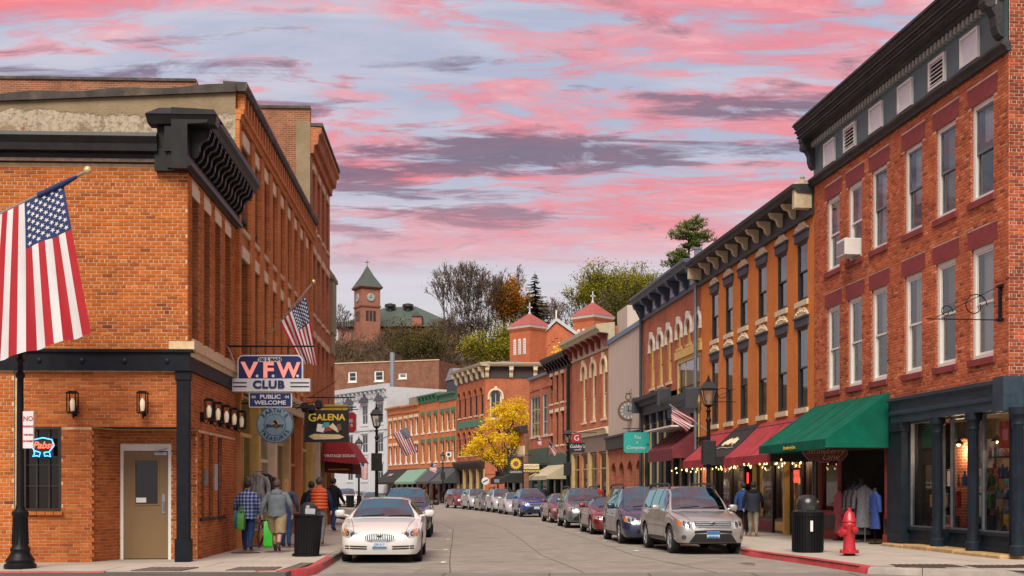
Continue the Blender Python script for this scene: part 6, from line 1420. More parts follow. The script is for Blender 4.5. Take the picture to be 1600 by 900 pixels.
flag('american flag on the lamp by the cafe sign', (857, 689), (860, 700), (871, 705), (866, 714), .06, 67.5, ((886, 712, 68), (856, 688, 67.5)), folds=1.3, res=6, stars=False, ball=False)
flag('small american flag by the ganged window house', (838, 683), (841, 695), (846, 685), (846, 697), .05, 84, ((848, 702, 85), (837, 682, 84)), folds=1.2, res=6, stars=False, ball=False)
flag('small american flag on the lamp under the yellow tree', (757, 715), (761, 722), (774, 724), (771, 728), .05, 99, ((777, 728, 100), (756, 714, 99)), folds=1.2, res=6, stars=False, ball=False)
flag('small american flag on the farthest lamp', (674, 723), (671, 735), (683, 725), (681, 740), .06, 116.5, ((692, 734, 117), (672, 722, 116.5)), folds=1.2, res=6, stars=False, ball=False)
flag('american flag hanging straight on the second left lamp', (564, 716), (574, 716), (565, 749), (573, 749), .05, 80.5, ((561, 718, 81), (576, 715, 80.5)), folds=1.2, res=6, stars=False, ball=False)
# ---- awnings
def awning(F, label, x0, x1, z1, proj, z0, val, m_, side=None, text=None, tcol=None, tsize=.2, scallop=True, ts=None, taper=0):
    e = empty('awning', F.W2(x0, 0, 0), math.atan2(F.d.y, F.d.x), label, 'awning', 'canvas shop awnings'); w_ = x1-x0
    m = MB(); n = 10; m.grid(lambda u, v: (lerp(0, w_, u), -proj*v-.02, lerp(z1, z0, v)-.05*math.sin(math.pi*v)*(.5+.5*math.cos(u*6.283*3)**2)), 18, 8); m.obj('canopy', m_, e, smooth=60, fix=False)
    m = MB(); K = max(4, int(w_/.16))
    for i in range(K):
        a, b = w_*i/K, w_*(i+1)/K; c = (a+b)/2; d = val if scallop else 0
        pts = [(a, -proj-.02, z0), (b, -proj-.02, z0), (b, -proj-.015, z0-val*.8), (c, -proj-.01, z0-val), (a, -proj-.015, z0-val*.8)] if scallop else [(a, -proj-.02, z0), (b, -proj-.02, z0), (b, -proj-.015, z0-val), (a, -proj-.015, z0-val)]
        m.add(pts, [tuple(range(len(pts)))])
    m.obj('valance', m_, e, fix=False)
    for x in (0.0, w_):
        m = MB(); m.add([(x, -.02, z1), (x, -proj-.02, z0), (x, -proj-.02, z0-val*.8), (x, -.02, z0-val*.8+.0)], [(0, 1, 2, 3)]); m.obj('side_panel', side or m_, e, fix=False)
    m = MB(); m.tube([(0.03, -proj+.01, z0-.02), (w_-.03, -proj+.01, z0-.02)], .018, 6)
    for x in (.04, w_-.04): m.tube([(x, -.02, z0-.1), (x, -proj+.01, z0-.02)], .018, 6)
    m.obj('frame', STEEL, e)
    m = MB()
    for i in range(1, max(2, int(w_/1.0))):
        x = w_*i/max(2, int(w_/1.0)); m.tube([(x, -proj*v-.02, lerp(z1, z0, v)-.05*math.sin(math.pi*v)*(.5+.5*math.cos(x/w_*6.283*3)**2)+.006) for v in (0, .25, .5, .75, 1)], .009, 4)
    m.obj('seam', m_, e)
    if text: put('lettering', text_mesh(text, tsize, tcol, ext=.003, shear=.2), e, (w_*.5 if ts is None else ts, -proj-.035, z0-val*.5))
    return e
GRNA = mat('green_canvas', (.0, .10, .062), .85, var=.28, vscale=1.6, bump=.4, bscale=7, dirt=.35, dirtc=(.02, .075, .05), spec=.2); REDA = mat('faded_red_canvas', (.34, .045, .055), .85, var=.25, vscale=1.8, bump=.4, bscale=7, dirt=.4, dirtc=(.24, .06, .06), spec=.2); BLKA = mat('black_canvas', (.018, .017, .018), .8, var=.2, vscale=3); DRED = mat('deep_red_canvas', (.26, .008, .014), .75, var=.15, vscale=3); SAGE = mat('sage_canvas', (.16, .27, .21), .8, var=.1); CHAR = mat('charcoal_canvas', (.06, .062, .07), .8, var=.15); BEIGA = mat('beige_canvas', (.42, .36, .25), .8, var=.1)
F = R1F; awning(F, 'long green canvas awning over the clothes shop door', .0, F.X(1391), 4.18, 1.75, 2.95, .28, GRNA, text='Strawberry Lane', tcol=GOLD, tsize=.15)
F = R2F; RW = F.W
awning(F, 'faded red awning on the orange building left of the black one', F.X(1117), F.X(1152), 3.95, 1.3, 2.75, .3, REDA, BLKA, scallop=False)
awning(F, 'black awning with printed letters between two red awnings', F.X(1152)+.03, F.X(1190), 3.95, 1.25, 2.8, .3, BLKA, scallop=False)
awning(F, 'faded red awning next to the green awning', F.X(1190)+.03, RW-.1, 3.95, 1.35, 2.72, .3, REDA, BLKA, scallop=False)
o = bpy.data.objects.get('awning.002') 
wx = (F.X(1190)-F.X(1152))/2; sl = lambda u, v: (wx+u, -.02-1.25*v-.03, lerp(3.95, 2.8, v)-.01)      # the print is a worn script line with a flourish
m = MB(); m.tube([sl(-.8+1.6*i/40, .50+.10*math.sin(i*1.3)+.03*math.sin(i*.4)) for i in range(41)], .022, 4); m.tube([sl(-1.0+2.0*i/12, .70-.02*math.sin(i*.5)) for i in range(13)], .016, 4); m.obj('printed_script', CREAMP, o)
F = R3F; awning(F, 'drooping maroon awning over the grey shopfront', F.W*.55, F.W-.3, 4.25, 1.1, 3.35, .5, mat('maroon_canvas', (.14, .018, .025), .85, var=.2), scallop=False)
band(F, 'awning_rail', WHITEP, rect(-1.2, -.05, 4.27, 4.33), F.W*.52, F.W-.2)
# string lights along the orange building
e = empty('string_lights', R2F.W2(0, 0, 0), math.atan2(R2F.d.y, R2F.d.x), 'warm string lights hung under the red and black awnings', 'string lights'); m = MB(); rn = random.Random(9)
wm = MB(); prev = None
for i in range(64):
    x = .3+(R2F.W+1.6)*i/64; y = -1.1+.5*math.sin(i*.9); z = 2.52-.16*abs(math.sin(i*.42))+rn.uniform(-.07, .05); m.lathe([(.006, .04), (.017, .022), (.02, 0), (.008, -.025)], (x, y, z), 6); 
    if prev: wm.tube([prev, (x, y, z+.05)], .004, 3, cap=False)
    prev = (x, y, z+.05)
b_ = m.obj('bulbs', WARMB, e); b_['kind'] = 'stuff'; wm.obj('wire', BLK, e)
for k, (dx, c_) in enumerate(((6.15, (1, .05, .03)), (12.3-.75, (1, .05, .03)))):
    q = R2F.W2(dx, .05, 2.05); e = empty('open_sign', q, math.atan2(R2F.d.y, R2F.d.x), ('lit red sign in the shop window with the jars', 'lit red square sign near the green awning')[k], 'sign'); m = MB(); m.bevbox(-.22, .22, 0, .04, -.2, .2, .02); m.obj('light_panel', mat('lit_red_panel', (.5, .03, .02), .5, var=0, emit=c_, estr=1.6), e); lettering(e, 'OPEN', .13, 0, .02, SGNW, -.01)
# awning of the soda shop, text on its near end
e = empty('soda_awning', (-7.75, 48.5, 0), 0, 'deep red soda shop awning with white lettering on its end', 'awning', 'canvas shop awnings'); D0 = 48.5; q = lambda x, y: ((x-800)*D0/FPX+7.75, CZ+(HZ-y)*D0/FPX)
m = MB(); m.prism([q(504, 690), q(541, 689), q(562, 722), q(504, 716)], 0, 3.2, 'y'); m.obj('canopy', DRED, e)
m = MB(); K = 9
for i in range(K):
    a, b = q(lerp(504, 562, i/K), lerp(716, 722, i/K)), q(lerp(504, 562, (i+1)/K), lerp(716, 722, (i+1)/K)); m.add([(a[0], -.02, a[1]), (b[0], -.02, b[1]), (b[0], -.02, b[1]-.08), ((a[0]+b[0])/2, -.02, a[1]-.14), (a[0], -.02, a[1]-.08)], [(0, 1, 2, 3, 4)])
m.obj('valance', DRED, e, fix=False)
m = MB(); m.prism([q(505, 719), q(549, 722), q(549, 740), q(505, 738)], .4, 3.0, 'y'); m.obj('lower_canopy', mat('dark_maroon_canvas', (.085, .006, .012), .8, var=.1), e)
c = q(531, 712.5); put('lettering', text_mesh('VINTAGE SODAS', .155, FW_, bold=.004, sx=1.05), e, (c[0], -.03, c[1])); c = q(527, 733); put('lettering', text_mesh('ice cream & confections', .085, GOLD, bold=.002), e, (c[0], .37, c[1]))
# far awnings on the row houses
RH = sorted([o for o in COL.objects if o.name.startswith('row_house')], key=lambda o: o.name)
def far_awn(px0, px1, lab, m_, side=None, z1=3.6, pr=1.6, z0=2.2, txt=None):
    a, b = base.X(px0), base.X(px1); return awning(base, lab, a, b, z1+.25, pr, z0+.25, .25, m_, side, txt, FW_, .4, False)
a_ = far_awn(607, 637, 'black awning with white print on the leftmost row house', BLKA); me = text_mesh('JOUST', .5, FW_, ext=.003); me.transform(Matrix.Rotation(R(-48), 4, 'X')); put('lettering', me, a_, ((base.X(637)-base.X(607))*.5, -.85, 3.28))
far_awn(638, 668, 'pale green awning on the row houses', SAGE); far_awn(672, 692, 'charcoal awning, first right of the pale green one', CHAR); far_awn(696, 717, 'charcoal awning nearest the corner block', CHAR)
# beige awning of the house past the cafe sign
f_ = Frame((2.6, 85.8), (3.91, 80.05)); awning(f_, 'beige awning under the black cornice house', .3, 5.2, 3.35, 1.5, 2.55, .28, BEIGA, scallop=False)
# ---- right hand hanging signs
p = at(981.5, 642, 64.5); e = board('hanging_clock', 'pocket watch shaped clock hanging from the pale sided building', p.x, p.y, p.z, 0, 'clock'); s = 64.5/FPX
BRZ = mat('aged_bronze', (.16, .10, .05), .5, .5, var=.2); plate(e, 'case', circ(16.2*s), BRZ, -.1, .1); plate(e, 'dial', circ(13.2*s), mat('grey_dial', (.20, .20, .21), .6, var=.15), -.115, .115)
m = MB()
for i in range(12): a = i*math.pi/6; m.add([((r_*s)*math.cos(a)+w_*s*math.sin(a), -.12, (r_*s)*math.sin(a)-w_*s*math.cos(a)) for r_, w_ in ((9, .6), (9, -.6), (12, -.8), (12, .8))], [(0, 1, 2, 3)])
m.obj('numerals', SGNW, e, fix=False); m = MB(); m.box(-.02, .02, -.125, -.12, -.05, 8*s); m.box(-.05, 6*s, -.125, -.12, -.02, .02); m.obj('clock_hands', BLACKP, e)
m = MB(); m.tube([(4*s*math.cos(t*.5236), 0, 22*s+4.5*s*math.sin(t*.5236)) for t in range(13)], .03, 6); m.box(-.08, .08, -.05, .05, 16*s, 18.5*s); m.obj('ring', BRZ, e)
m = MB(); m.tube([(-4*s, 0, 27*s), (60*s, 0, 31*s)], .025, 6); m.tube([(0, 0, 27*s), (30*s, 0, 66*s)], .01, 4); m.obj('hanging_arm', BLK, e)
TQ = mat('turquoise_board', (.02, .33, .29), .5, var=.08); e, s = px_root('turquoise_sign', 'turquoise hanging sign with clipped corners below the clock', 995, 691.5, 60)
plate(e, 'board', oc(20.5*s, 16*s, 3*s), TQ, -.05, .05); lettering(e, 'Tea', .24, 0, 8*s, SGNW, -.06, shear=.3); lettering(e, '&', .16, 0, 0, SGNW, -.06, shear=.3); lettering(e, 'Company', .24, -2*s, -8*s, SGNW, -.06, shear=.3); lettering(e, '*', .3, 17*s, -5*s, SGNK, -.06)
m = MB(); m.tube([(-22*s, 0, 22*s), (40*s, 0, 22*s)], .022, 6); [m.tube([(x*s, 0, 16*s), (x*s, 0, 22*s)], .012, 5) for x in (-12, 12)]; m.obj('hanging_arm', BLK, e)
e, s = px_root('cafe_sign', 'black hanging sign with red square G and white script', 902, 692, 66); plate(e, 'red_panel', [(-9*s, .5*s), (6.5*s, .5*s), (6.5*s, 14*s), (-9*s, 14*s)], SGNR, -.06, .06); plate(e, 'black_panel', [(-12*s, -15*s), (11.5*s, -15*s), (11.5*s, .4*s), (-12*s, .4*s)], SGNK, -.05, .05)
lettering(e, 'G', .42, -1.2*s, 7.2*s, SGNW, -.07); lettering(e, "Gabby's", .26, -.3*s, -5.5*s, SGNW, -.06, shear=.2); m = MB(); m.tube([(-5*s+11*s*i/14, -.055, -11*s+.8*s*math.sin(i*1.5)) for i in range(15)], .014, 4); m.obj('flourish', SGNW, e); m = MB(); m.tube([(-14*s, 0, 16*s), (30*s, 0, 16*s)], .022, 6); m.obj('hanging_arm', BLK, e)
e, s = px_root('sunflower_sign', 'black sign with big yellow sunflower', 806, 726, 90); plate(e, 'board', [(-13*s, -15*s), (11*s, -15*s), (11*s, 13*s), (-13*s, 13*s)], SGNK, -.05, .05); m = MB()
for t in range(18): a = t*.349; m.add([(r_*s*math.cos(a+w_), -.06-.003*(t % 2), r_*s*math.sin(a+w_)+1.5*s) for r_, w_ in ((3.5, -.18), (7, -.16), (9.8, 0), (7, .16), (3.5, .18))], [(0, 1, 2, 3, 4)])
m.obj('petals', mat('sunflower_yellow', (.70, .42, .02), .6), e, fix=False); m = MB(); m.prism([(x, z+1.5*s) for x, z in circ(4.2*s, 16)], -.075, -.06, 'y'); m.obj('flower_centre', GOODS[5], e); lettering(e, 'GARDEN', .22, 0, -11.5*s, SGNW, -.06)
m = MB(); m.tube([(-15*s, 0, 15*s), (30*s, 0, 15*s)], .03, 6); m.obj('hanging_arm', BLK, e)
e, s = px_root('kingdom_sign', 'cream and black two line sign beside the sunflower sign', 830, 732.5, 84); plate(e, 'cream_board', [(-11.5*s, 0), (12.5*s, 0), (12.5*s, 7.5*s), (-11.5*s, 7.5*s)], CREAMP, -.04, .04); plate(e, 'black_board', [(-11.5*s, -7*s), (12.5*s, -7*s), (12.5*s, -.3*s), (-11.5*s, -.3*s)], SGNK, -.04, .04); lettering(e, 'CHOCOLATE', .2, .5*s, 3.6*s, SGNK, -.05); lettering(e, 'KINGDOM', .23, .5*s, -3.6*s, GOLD, -.05, bold=.006); m = MB(); m.tube([(-12*s, 0, 9*s), (30*s, 0, 9*s)], .03, 6); m.obj('hanging_arm', BLK, e)
e, s = px_root('round_white_sign', 'round white sign by the corner block at the bend', 758.5, 751.5, 104); plate(e, 'disc', circ(6*s, 20), SGNW, -.04, .04); m = MB(); m.tube([(-4*s, -.05, -2*s), (0, -.05, .3*s), (4*s, -.05, 2*s)], .04, 4); m.obj('painted_stroke', SGNK, e); m = MB(); m.tube([(0, 0, 6*s), (0, 0, 10*s), (30*s, 0, 10*s)], .025, 5); m.obj('hanging_arm', BLK, e)
e, s = px_root('black_white_sign', 'small black sign with white emblem on the row houses', 701, 710, 118); plate(e, 'board', oc(4.5*s, 4*s, 1.5*s), SGNW, -.04, .04); plate(e, 'emblem', circ(2.4*s, 10), SGNK, -.05, .05); m = MB(); m.tube([(0, 0, 4*s), (0, 0, 6*s), (10*s, 0, 6*s)], .025, 5); m.obj('hanging_arm', BLK, e)
f_ = Frame((-.3, 99), (.9, 93.6)); awning(f_, 'black awning with white letters on the low brick shop', .2, 5.2, 3.3, 1.5, 2.5, .45, BLKA, scallop=False, text='VINEYARD', tcol=FW_, tsize=.42)
e, s = px_root('lane_sign', 'dark red shaped sign reading Strawberry Lane below the green awning', 1289, 709, 34.3, R(-6)); P = [(-33, 9), (-29, 11), (-12, 11), (0, 14), (12, 11), (27, 11), (33, 4), (33, -2), (26, -10), (10, -10), (3, -13), (-6, -13), (-12, -10), (-24, -10), (-33, 0)]
plate(e, 'edge', [(x*s*1.03, z*s*1.06) for x, z in P], mat('dull_pink_edge', (.30, .10, .09), .6), -.03, .03); plate(e, 'board', [(x*s, z*s) for x, z in P], mat('oxblood_board', (.10, .012, .014), .5, var=.2), -.04, .04); COP = mat('copper_letters', (.40, .20, .10), .5); lettering(e, 'Strawberry', .23, 0, 4*s, COP, -.05, shear=.3); lettering(e, 'Lane', .25, 8*s, -5*s, COP, -.05, shear=.3)
m = MB(); [m.tube([(x*s, 0, 10*s), (x*s, 0, 24*s)], .01, 4) for x in (-20, 20)]; m.obj('hanging_wire', BLK, e)
# iron bracket at the corner of the red building
q = R1F.W2(R1F.X(1566), -.02, 0); e = empty('iron_sign_bracket', (q.x, q.y, 0), math.atan2(R1F.d.y, R1F.d.x), 'empty scrolled iron sign bracket on the red brick corner', 'bracket'); z0 = R1F.Z(1566, 500); z1 = R1F.Z(1566, 447); m = MB()
m.box(-.03, .03, -.06, 0, z0, z1); m.box(-.1, .1, -.06, 0, z1-.03, z1+.03); m.box(-.1, .1, -.06, 0, z0-.03, z0+.03); m.obj('wall_plate', BLK, e); m = MB(); m.tube([(0, -.05, z0), (0, -1.7, z0)], .012, 5); m.tube([(0, -.05, z1), (0, -1.5, z0+.02)], .008, 4)
m.tube([(0, -.6+.28*math.cos(t*.35)*(1-t*.03), z0+.3+.28*math.sin(t*.35)*(1-t*.03)) for t in range(20)], .012, 4); m.tube([(0, -1.25+.15*math.cos(t*.4)*(1-t*.04), z0+.16+.15*math.sin(t*.4)*(1-t*.04)) for t in range(16)], .01, 4); m.obj('scrollwork', BLK, e)
q = R2F.W2(R2F.X(1150), -.02, 0); e = empty('scroll_bracket', (q.x, q.y, 0), math.atan2(R2F.d.y, R2F.d.x), 'small scrolled iron bracket on the orange building', 'bracket'); z0 = R2F.Z(1150, 628); m = MB(); m.tube([(0, 0, z0), (0, -1.5, z0)], .015, 5); m.tube([(0, 0, z0+.5), (0, -1.2, z0)], .01, 4); m.tube([(0, -.5+.3*math.cos(t*.4)*(1-t*.03), z0+.3+.25*math.sin(t*.4)*(1-t*.03)) for t in range(18)], .012, 4); m.obj('scrollwork', BLK, e); m = MB(); m.lathe([(.03, -.45), (.1, -.1), (.1, .0), (.03, .25)], (0, -1.4, z0), 8); m.obj('pendant', BRZ, e)
# ---- litter bins, hydrant, bench
def bin_ribbed(x, y, label, tilt=0):
    e = empty('litter_bin', (x, y, .148), .3, label, 'litter bin', 'black litter bins'); e.rotation_euler = (0, R(tilt), .3)
    m = MB(); m.lathe([(.33, 0), (.36, .0), (.36, .04), (.30, .06)], n=24); m.obj('foot_ring', BLK, e, smooth=30)
    m = MB(); n = 64; prof = [(.305, .06), (.325, .5), (.345, .92), (.355, .96)]; m.loft([[((r_-(.012 if t % 2 else 0))*math.cos(t*2*math.pi/n), (r_-(.012 if t % 2 else 0))*math.sin(t*2*math.pi/n), z) for t in range(n)] for r_, z in prof]); m.obj('barrel', BLK, e, smooth=20)
    m = MB(); m.lathe([(.37, .955), (.385, .97), (.385, .995), (.30, 1.02)], n=28); m.obj('rim', BLK, e, smooth=40)
    return e
p = at(479, 868, 26.9); e = bin_ribbed(p.x, p.y, 'leaning black litter bin with round lid beside the walking people', 3); e.scale = (.9, .9, .92)
m = MB(); m.lathe([(.22, 1.0), (.22, 1.12), (.20, 1.2), (.13, 1.28), (.01, 1.30)], n=20); m.obj('lid', mat('bin_lid_plastic', (.02, .02, .022), .25, var=0), e, smooth=60); m = MB(); m.box(-.12, .12, -.235, -.2, 1.02, 1.15); m.obj('flap', mat('grey_flap', (.35, .38, .42), .4), e)
def bin_slat(x, y, label):
    e = empty('litter_bin', (x, y, .148), 0, label, 'litter bin', 'black litter bins'); m = MB(); m.lathe([(.34, .02), (.36, .02), (.36, .07), (.3, .07)], n=28); m.lathe([(.33, .86), (.375, .86), (.375, .9), (.33, .9)], n=28); m.obj('rings', BLK, e, smooth=30)
    m = MB(); m.box(-.022, .022, -.012, .012, .05, .95); me = m.mesh('slat', BLK)
    for t in range(34): a = t*2*math.pi/34; put('slat', me, e, (.355*math.cos(a), .355*math.sin(a), 0), a+math.pi/2)
    m = MB(); m.lathe([(.30, .05), (.31, .92)], n=20); m.obj('liner', mat('bin_liner', (.015, .015, .016), .5), e, smooth=40)
    m = MB(); m.lathe([(.36, .93), (.37, .96), (.30, .98), (.27, 1.0), (.27, 1.13), (.24, 1.24), (.15, 1.33), (.01, 1.36)], n=24); m.obj('dome_lid', mat('bin_lid_plastic', (.02, .02, .022)), e, smooth=50); m = MB(); m.box(-.1, .1, -.285, -.24, 1.0, 1.1); m.obj('opening', ROOMDK, e)
    m = MB(); m.box(-.03, .03, -.385, -.37, .5, .75); m.obj('notice', WHITEP, e)
p = at(1262, 861, 28.6); bin_slat(p.x, p.y, 'black slatted litter bin with domed lid near the hydrant')
p = at(547, 792, 100); e = bin_ribbed(p.x, p.y, 'tiny black litter bin far down the left sidewalk')
p = at(1327, 868, 27.0); HR = mat('hydrant_red', (.42, .015, .025), .4, var=.15, vscale=9, coat=.3, dirt=.15, dirtc=(.2, .02, .02)); e = empty('fire_hydrant', (p.x, p.y, .15), R(-20), 'red fire hydrant on the right sidewalk corner', 'hydrant')
m = MB(); m.lathe([(.17, .06), (.21, .06), (.21, .11), (.14, .13), (.125, .3), (.125, .62), (.15, .66), (.15, .72), (.13, .75)], n=20); m.obj('barrel', HR, e, smooth=35)
m = MB(); m.lathe([(.155, .751), (.155, .78), (.135, .82), (.11, .92), (.06, .99), (.045, 1.0), (.045, 1.06), (.01, 1.07)], n=20); m.obj('bonnet', HR, e, smooth=40)
m = MB(); m.lathe([(.13, 0), (.13, .06)], n=12); m.obj('base_pipe', BLK, e)
def nozzle(r_, l, a, z):
    m = MB(); m.lathe([(r_, .1), (r_, l), (r_*1.25, l), (r_*1.25, l+.07), (r_*.4, l+.08), (r_*.35, l+.12), (.005, l+.12)], n=14); me = m.mesh('nozzle', HR, 40); me.transform(Matrix.Rotation(R(90), 4, 'X')); put('nozzle', me, e, (0, 0, z), a)
nozzle(.075, .17, R(-50), .52); nozzle(.055, .17, R(40), .58); nozzle(.055, .17, R(-140), .58)
for t in range(8): m = MB(); m.lathe([(.018, .11), (.018, .14)], (.185*math.cos(t*.785), .185*math.sin(t*.785), 0), 6); m.obj('bolt', HR, e)
p = at(440, 846, 31.5); e = empty('bench', (p.x-.55, p.y, .15), R(80), 'iron and slat bench against the left shopfronts behind the people', 'bench')
for i in range(5): m = MB(); m.box(-.85, .85, -.05+.1*i-.2, .03+.1*i-.2, .43, .46); m.obj('slat', mat('bench_grey_wood', (.3, .27, .24), .7), e)
for i in range(4): m = MB(); m.box(-.85, .85, .24+.03*i, .27+.03*i, .52+.1*i, .59+.1*i); m.obj('slat', MATS['bench_grey_wood'], e)
for x in (-.75, .75): m = MB(); m.tube([(x, -.28, 0), (x, -.22, .3), (x, -.26, .44), (x, .22, .44), (x, .36, .9)], .025, 6); m.tube([(x, .3, 0), (x, .2, .25), (x, .1, .44)], .025, 6); m.tube([(x, -.26, .44), (x, -.3, .62), (x, -.05, .66), (x, .26, .64)], .02, 6); m.tube([(x, -.02+.12*math.cos(t*.52), .55+.09*math.sin(t*.52)) for t in range(13)], .012, 5); m.obj('iron_end', mat('dark_red_iron', (.10, .02, .02), .5), e)
# ---- clothes outside the shops
def garment(e, x, y, z, w_, h, m_, rz=0, name='garment', sleeves=True):
    m = MB(); n = 12; rings = []
    for t, ww in ((0, .25), (.06, .7), (.12, 1.0), (.4, .85), (.7, .95), (1, 1.15)):
        rings.append([(w_/2*ww*math.cos(a), .09*(.6+.6*t)*math.sin(a)+.012*math.sin(a*5)*t, -h*t) for a in [2*math.pi*i/n for i in range(n)]])
    m.loft(rings)
    if sleeves:
        for s_ in (-1, 1): m.tube([(s_*w_*.45, 0, -h*.12), (s_*w_*.62, 0, -h*.3), (s_*w_*.66, .02, -h*.55)], [.07, .06, .05], 7)
    o = m.obj(name, m_, e, smooth=70); o.location = (x, y, z); o.rotation_euler = (0, 0, rz); return o
F = R1F; q = F.W2(F.X(1347), -.1, .15); e = empty('clothes_rack', q, math.atan2(F.d.y, F.d.x), 'clothes rack with grey and black garments in the shop doorway', 'clothes rack'); m = MB(); m.tube([(-.45, 0, 0), (-.45, 0, 1.6), (.45, 0, 1.6), (.45, 0, 0)], .015, 6); m.tube([(-.45, -.2, .02), (-.45, .2, .02)], .015, 5); m.tube([(.45, -.2, .02), (.45, .2, .02)], .015, 5); m.obj('rail', STEEL, e)
PATN = mat('speckled_cloth', (.16, .16, .18), .9, var=.85, vscale=45)
for i in range(7): garment(e, -.38+i*.125, 0, 1.58, .42, 1.15+.1*(i % 3), [GOODS[7], PATN, GOODS[7], PATN, PATN, GOODS[7], PATN][i], R(70))
def mannequin(px, label, m_, h=1.05, top=1.45, px_off=.15, x_=0, F=R1F):
    q = F.W2(F.X(px)+x_, -px_off, .15); e = empty('dress_form', q, math.atan2(F.d.y, F.d.x), label, 'clothing display', 'garments outside the clothes shop'); m = MB(); m.tube([(0, 0, 0), (0, 0, top)], .015, 6); m.lathe([(.18, 0), (.18, .02), (.02, .04)], n=12); m.obj('stand', BLK, e); m = MB(); m.lathe([(.03, top), (.05, top+.03), (.05, top+.1), (.02, top+.12)], n=8); m.obj('neck_cap', DKWOOD, e); garment(e, 0, 0, top+.02, .44, h, m_); return e
mannequin(1319, 'pink jacket and dress on a stand at the shop door', mat('pink_cloth', (.40, .09, .11), .85, var=.15), 1.25, 1.42)
mannequin(1374, 'blue jacket hung at the right side of the shop door', mat('royal_blue_cloth', (.02, .05, .22), .85, var=.2), 1.0, 1.4, .12)
for k, (x_, c_, lab) in enumerate(((1.1, mat('striped_poncho', (.30, .29, .27), .9, var=.8, vscale=18, stretch=(1, 1, .2)), 'grey striped poncho hung by the first left shop'), (2.0, GOODS[7], 'black jacket hung by the first left shop'), (2.7, mat('black_leather', (.015, .014, .014), .5), 'black leather coat hung furthest along the first left shop'))):
    q = F2.W2(x_, -.35, .15); e = empty('hanging_garment', q, math.atan2(F2.d.y, F2.d.x), lab, 'clothing display', 'garments outside the left shop'); m = MB(); m.tube([(0, .2, 1.95), (0, 0, 1.95), (0, 0, 1.88)], .012, 5); m.obj('hanger', STEEL, e); garment(e, 0, 0, 1.9, .5, 1.0, c_, R(60) if k else R(75))
# ================================================================ CARS
TYRE = mat('tyre_rubber', (.014, .014, .015), .85, var=.2, vscale=10); ALLOY = mat('alloy_rim', (.42, .42, .44), .35, .8, var=.1); TRIM = mat('black_car_trim', (.013, .013, .014), .5, var=0); CHROME = mat('chrome', (.17, .175, .19), .38, 1, var=0); UNDER = mat('underbody', (.008, .008, .008), .9, var=0)
CGLASS = glass_mat('tinted_car_glass', (.42, .52, .50), boost=.32, tintg=(.50, .82, .86)); LENS = mat('headlamp_lens', (.42, .44, .46), .12, .35, var=.25, vscale=14, coat=1); AMBER = mat('amber_lens', (.55, .16, .02), .2, coat=1, var=0); SEATM = mat('car_seat_cloth', (.10, .095, .085), .9, var=.1); PLATEW = mat('plate_white', (.55, .57, .6), .5, var=0); PLATEB = mat('plate_blue', (.02, .14, .36), .5, var=0); LENSD = mat('dark_reflector', (.08, .085, .09), .15, .5, var=0, coat=1)
def paint(name, c, metal=.25): return mat('car_paint_'+name, c, .34, metal, var=.03, vscale=2, coat=1, dirt=.10, dirtc=tuple(q*.7+.03 for q in c))
TYPES = {
 'sedan': dict(L=4.95, W=1.84, H=1.45, fo=.98, wb=2.80, wr=.325, nose=.74, hood=.98, belt=.97, beltr=1.0, cowl=1.42, wtop=2.20, rtop=3.35, rbot=4.12, deck=1.04, wt=.57, sill=.22, wins=[(1.80, 2.62), (2.70, 3.45)]),
 'suv': dict(L=4.75, W=1.85, H=1.70, fo=.92, wb=2.72, wr=.36, nose=.92, hood=1.10, belt=1.07, beltr=1.14, cowl=1.32, wtop=1.98, rtop=4.25, rbot=4.62, deck=1.12, wt=.62, sill=.30, wins=[(1.66, 2.42), (2.50, 3.30), (3.40, 4.05)]),
 'xl': dict(L=5.0, W=1.83, H=1.72, fo=.95, wb=2.86, wr=.365, nose=.90, hood=1.09, belt=1.05, beltr=1.12, cowl=1.40, wtop=2.05, rtop=4.50, rbot=4.88, deck=1.12, wt=.62, sill=.31, wins=[(1.74, 2.52), (2.60, 3.42), (3.52, 4.30)]),
 'van': dict(L=5.1, W=1.96, H=1.73, fo=.98, wb=3.05, wr=.345, nose=.83, hood=1.06, belt=1.03, beltr=1.10, cowl=1.12, wtop=1.95, rtop=4.65, rbot=4.98, deck=1.1, wt=.68, sill=.24, wins=[(1.50, 2.50), (2.58, 3.55), (3.63, 4.45)]),
 'coupe': dict(L=4.75, W=1.86, H=1.37, fo=.90, wb=2.72, wr=.34, nose=.76, hood=.97, belt=.94, beltr=.99, cowl=1.62, wtop=2.28, rtop=2.95, rbot=3.85, deck=1.02, wt=.54, sill=.22, wins=[(1.98, 2.90)]),
}
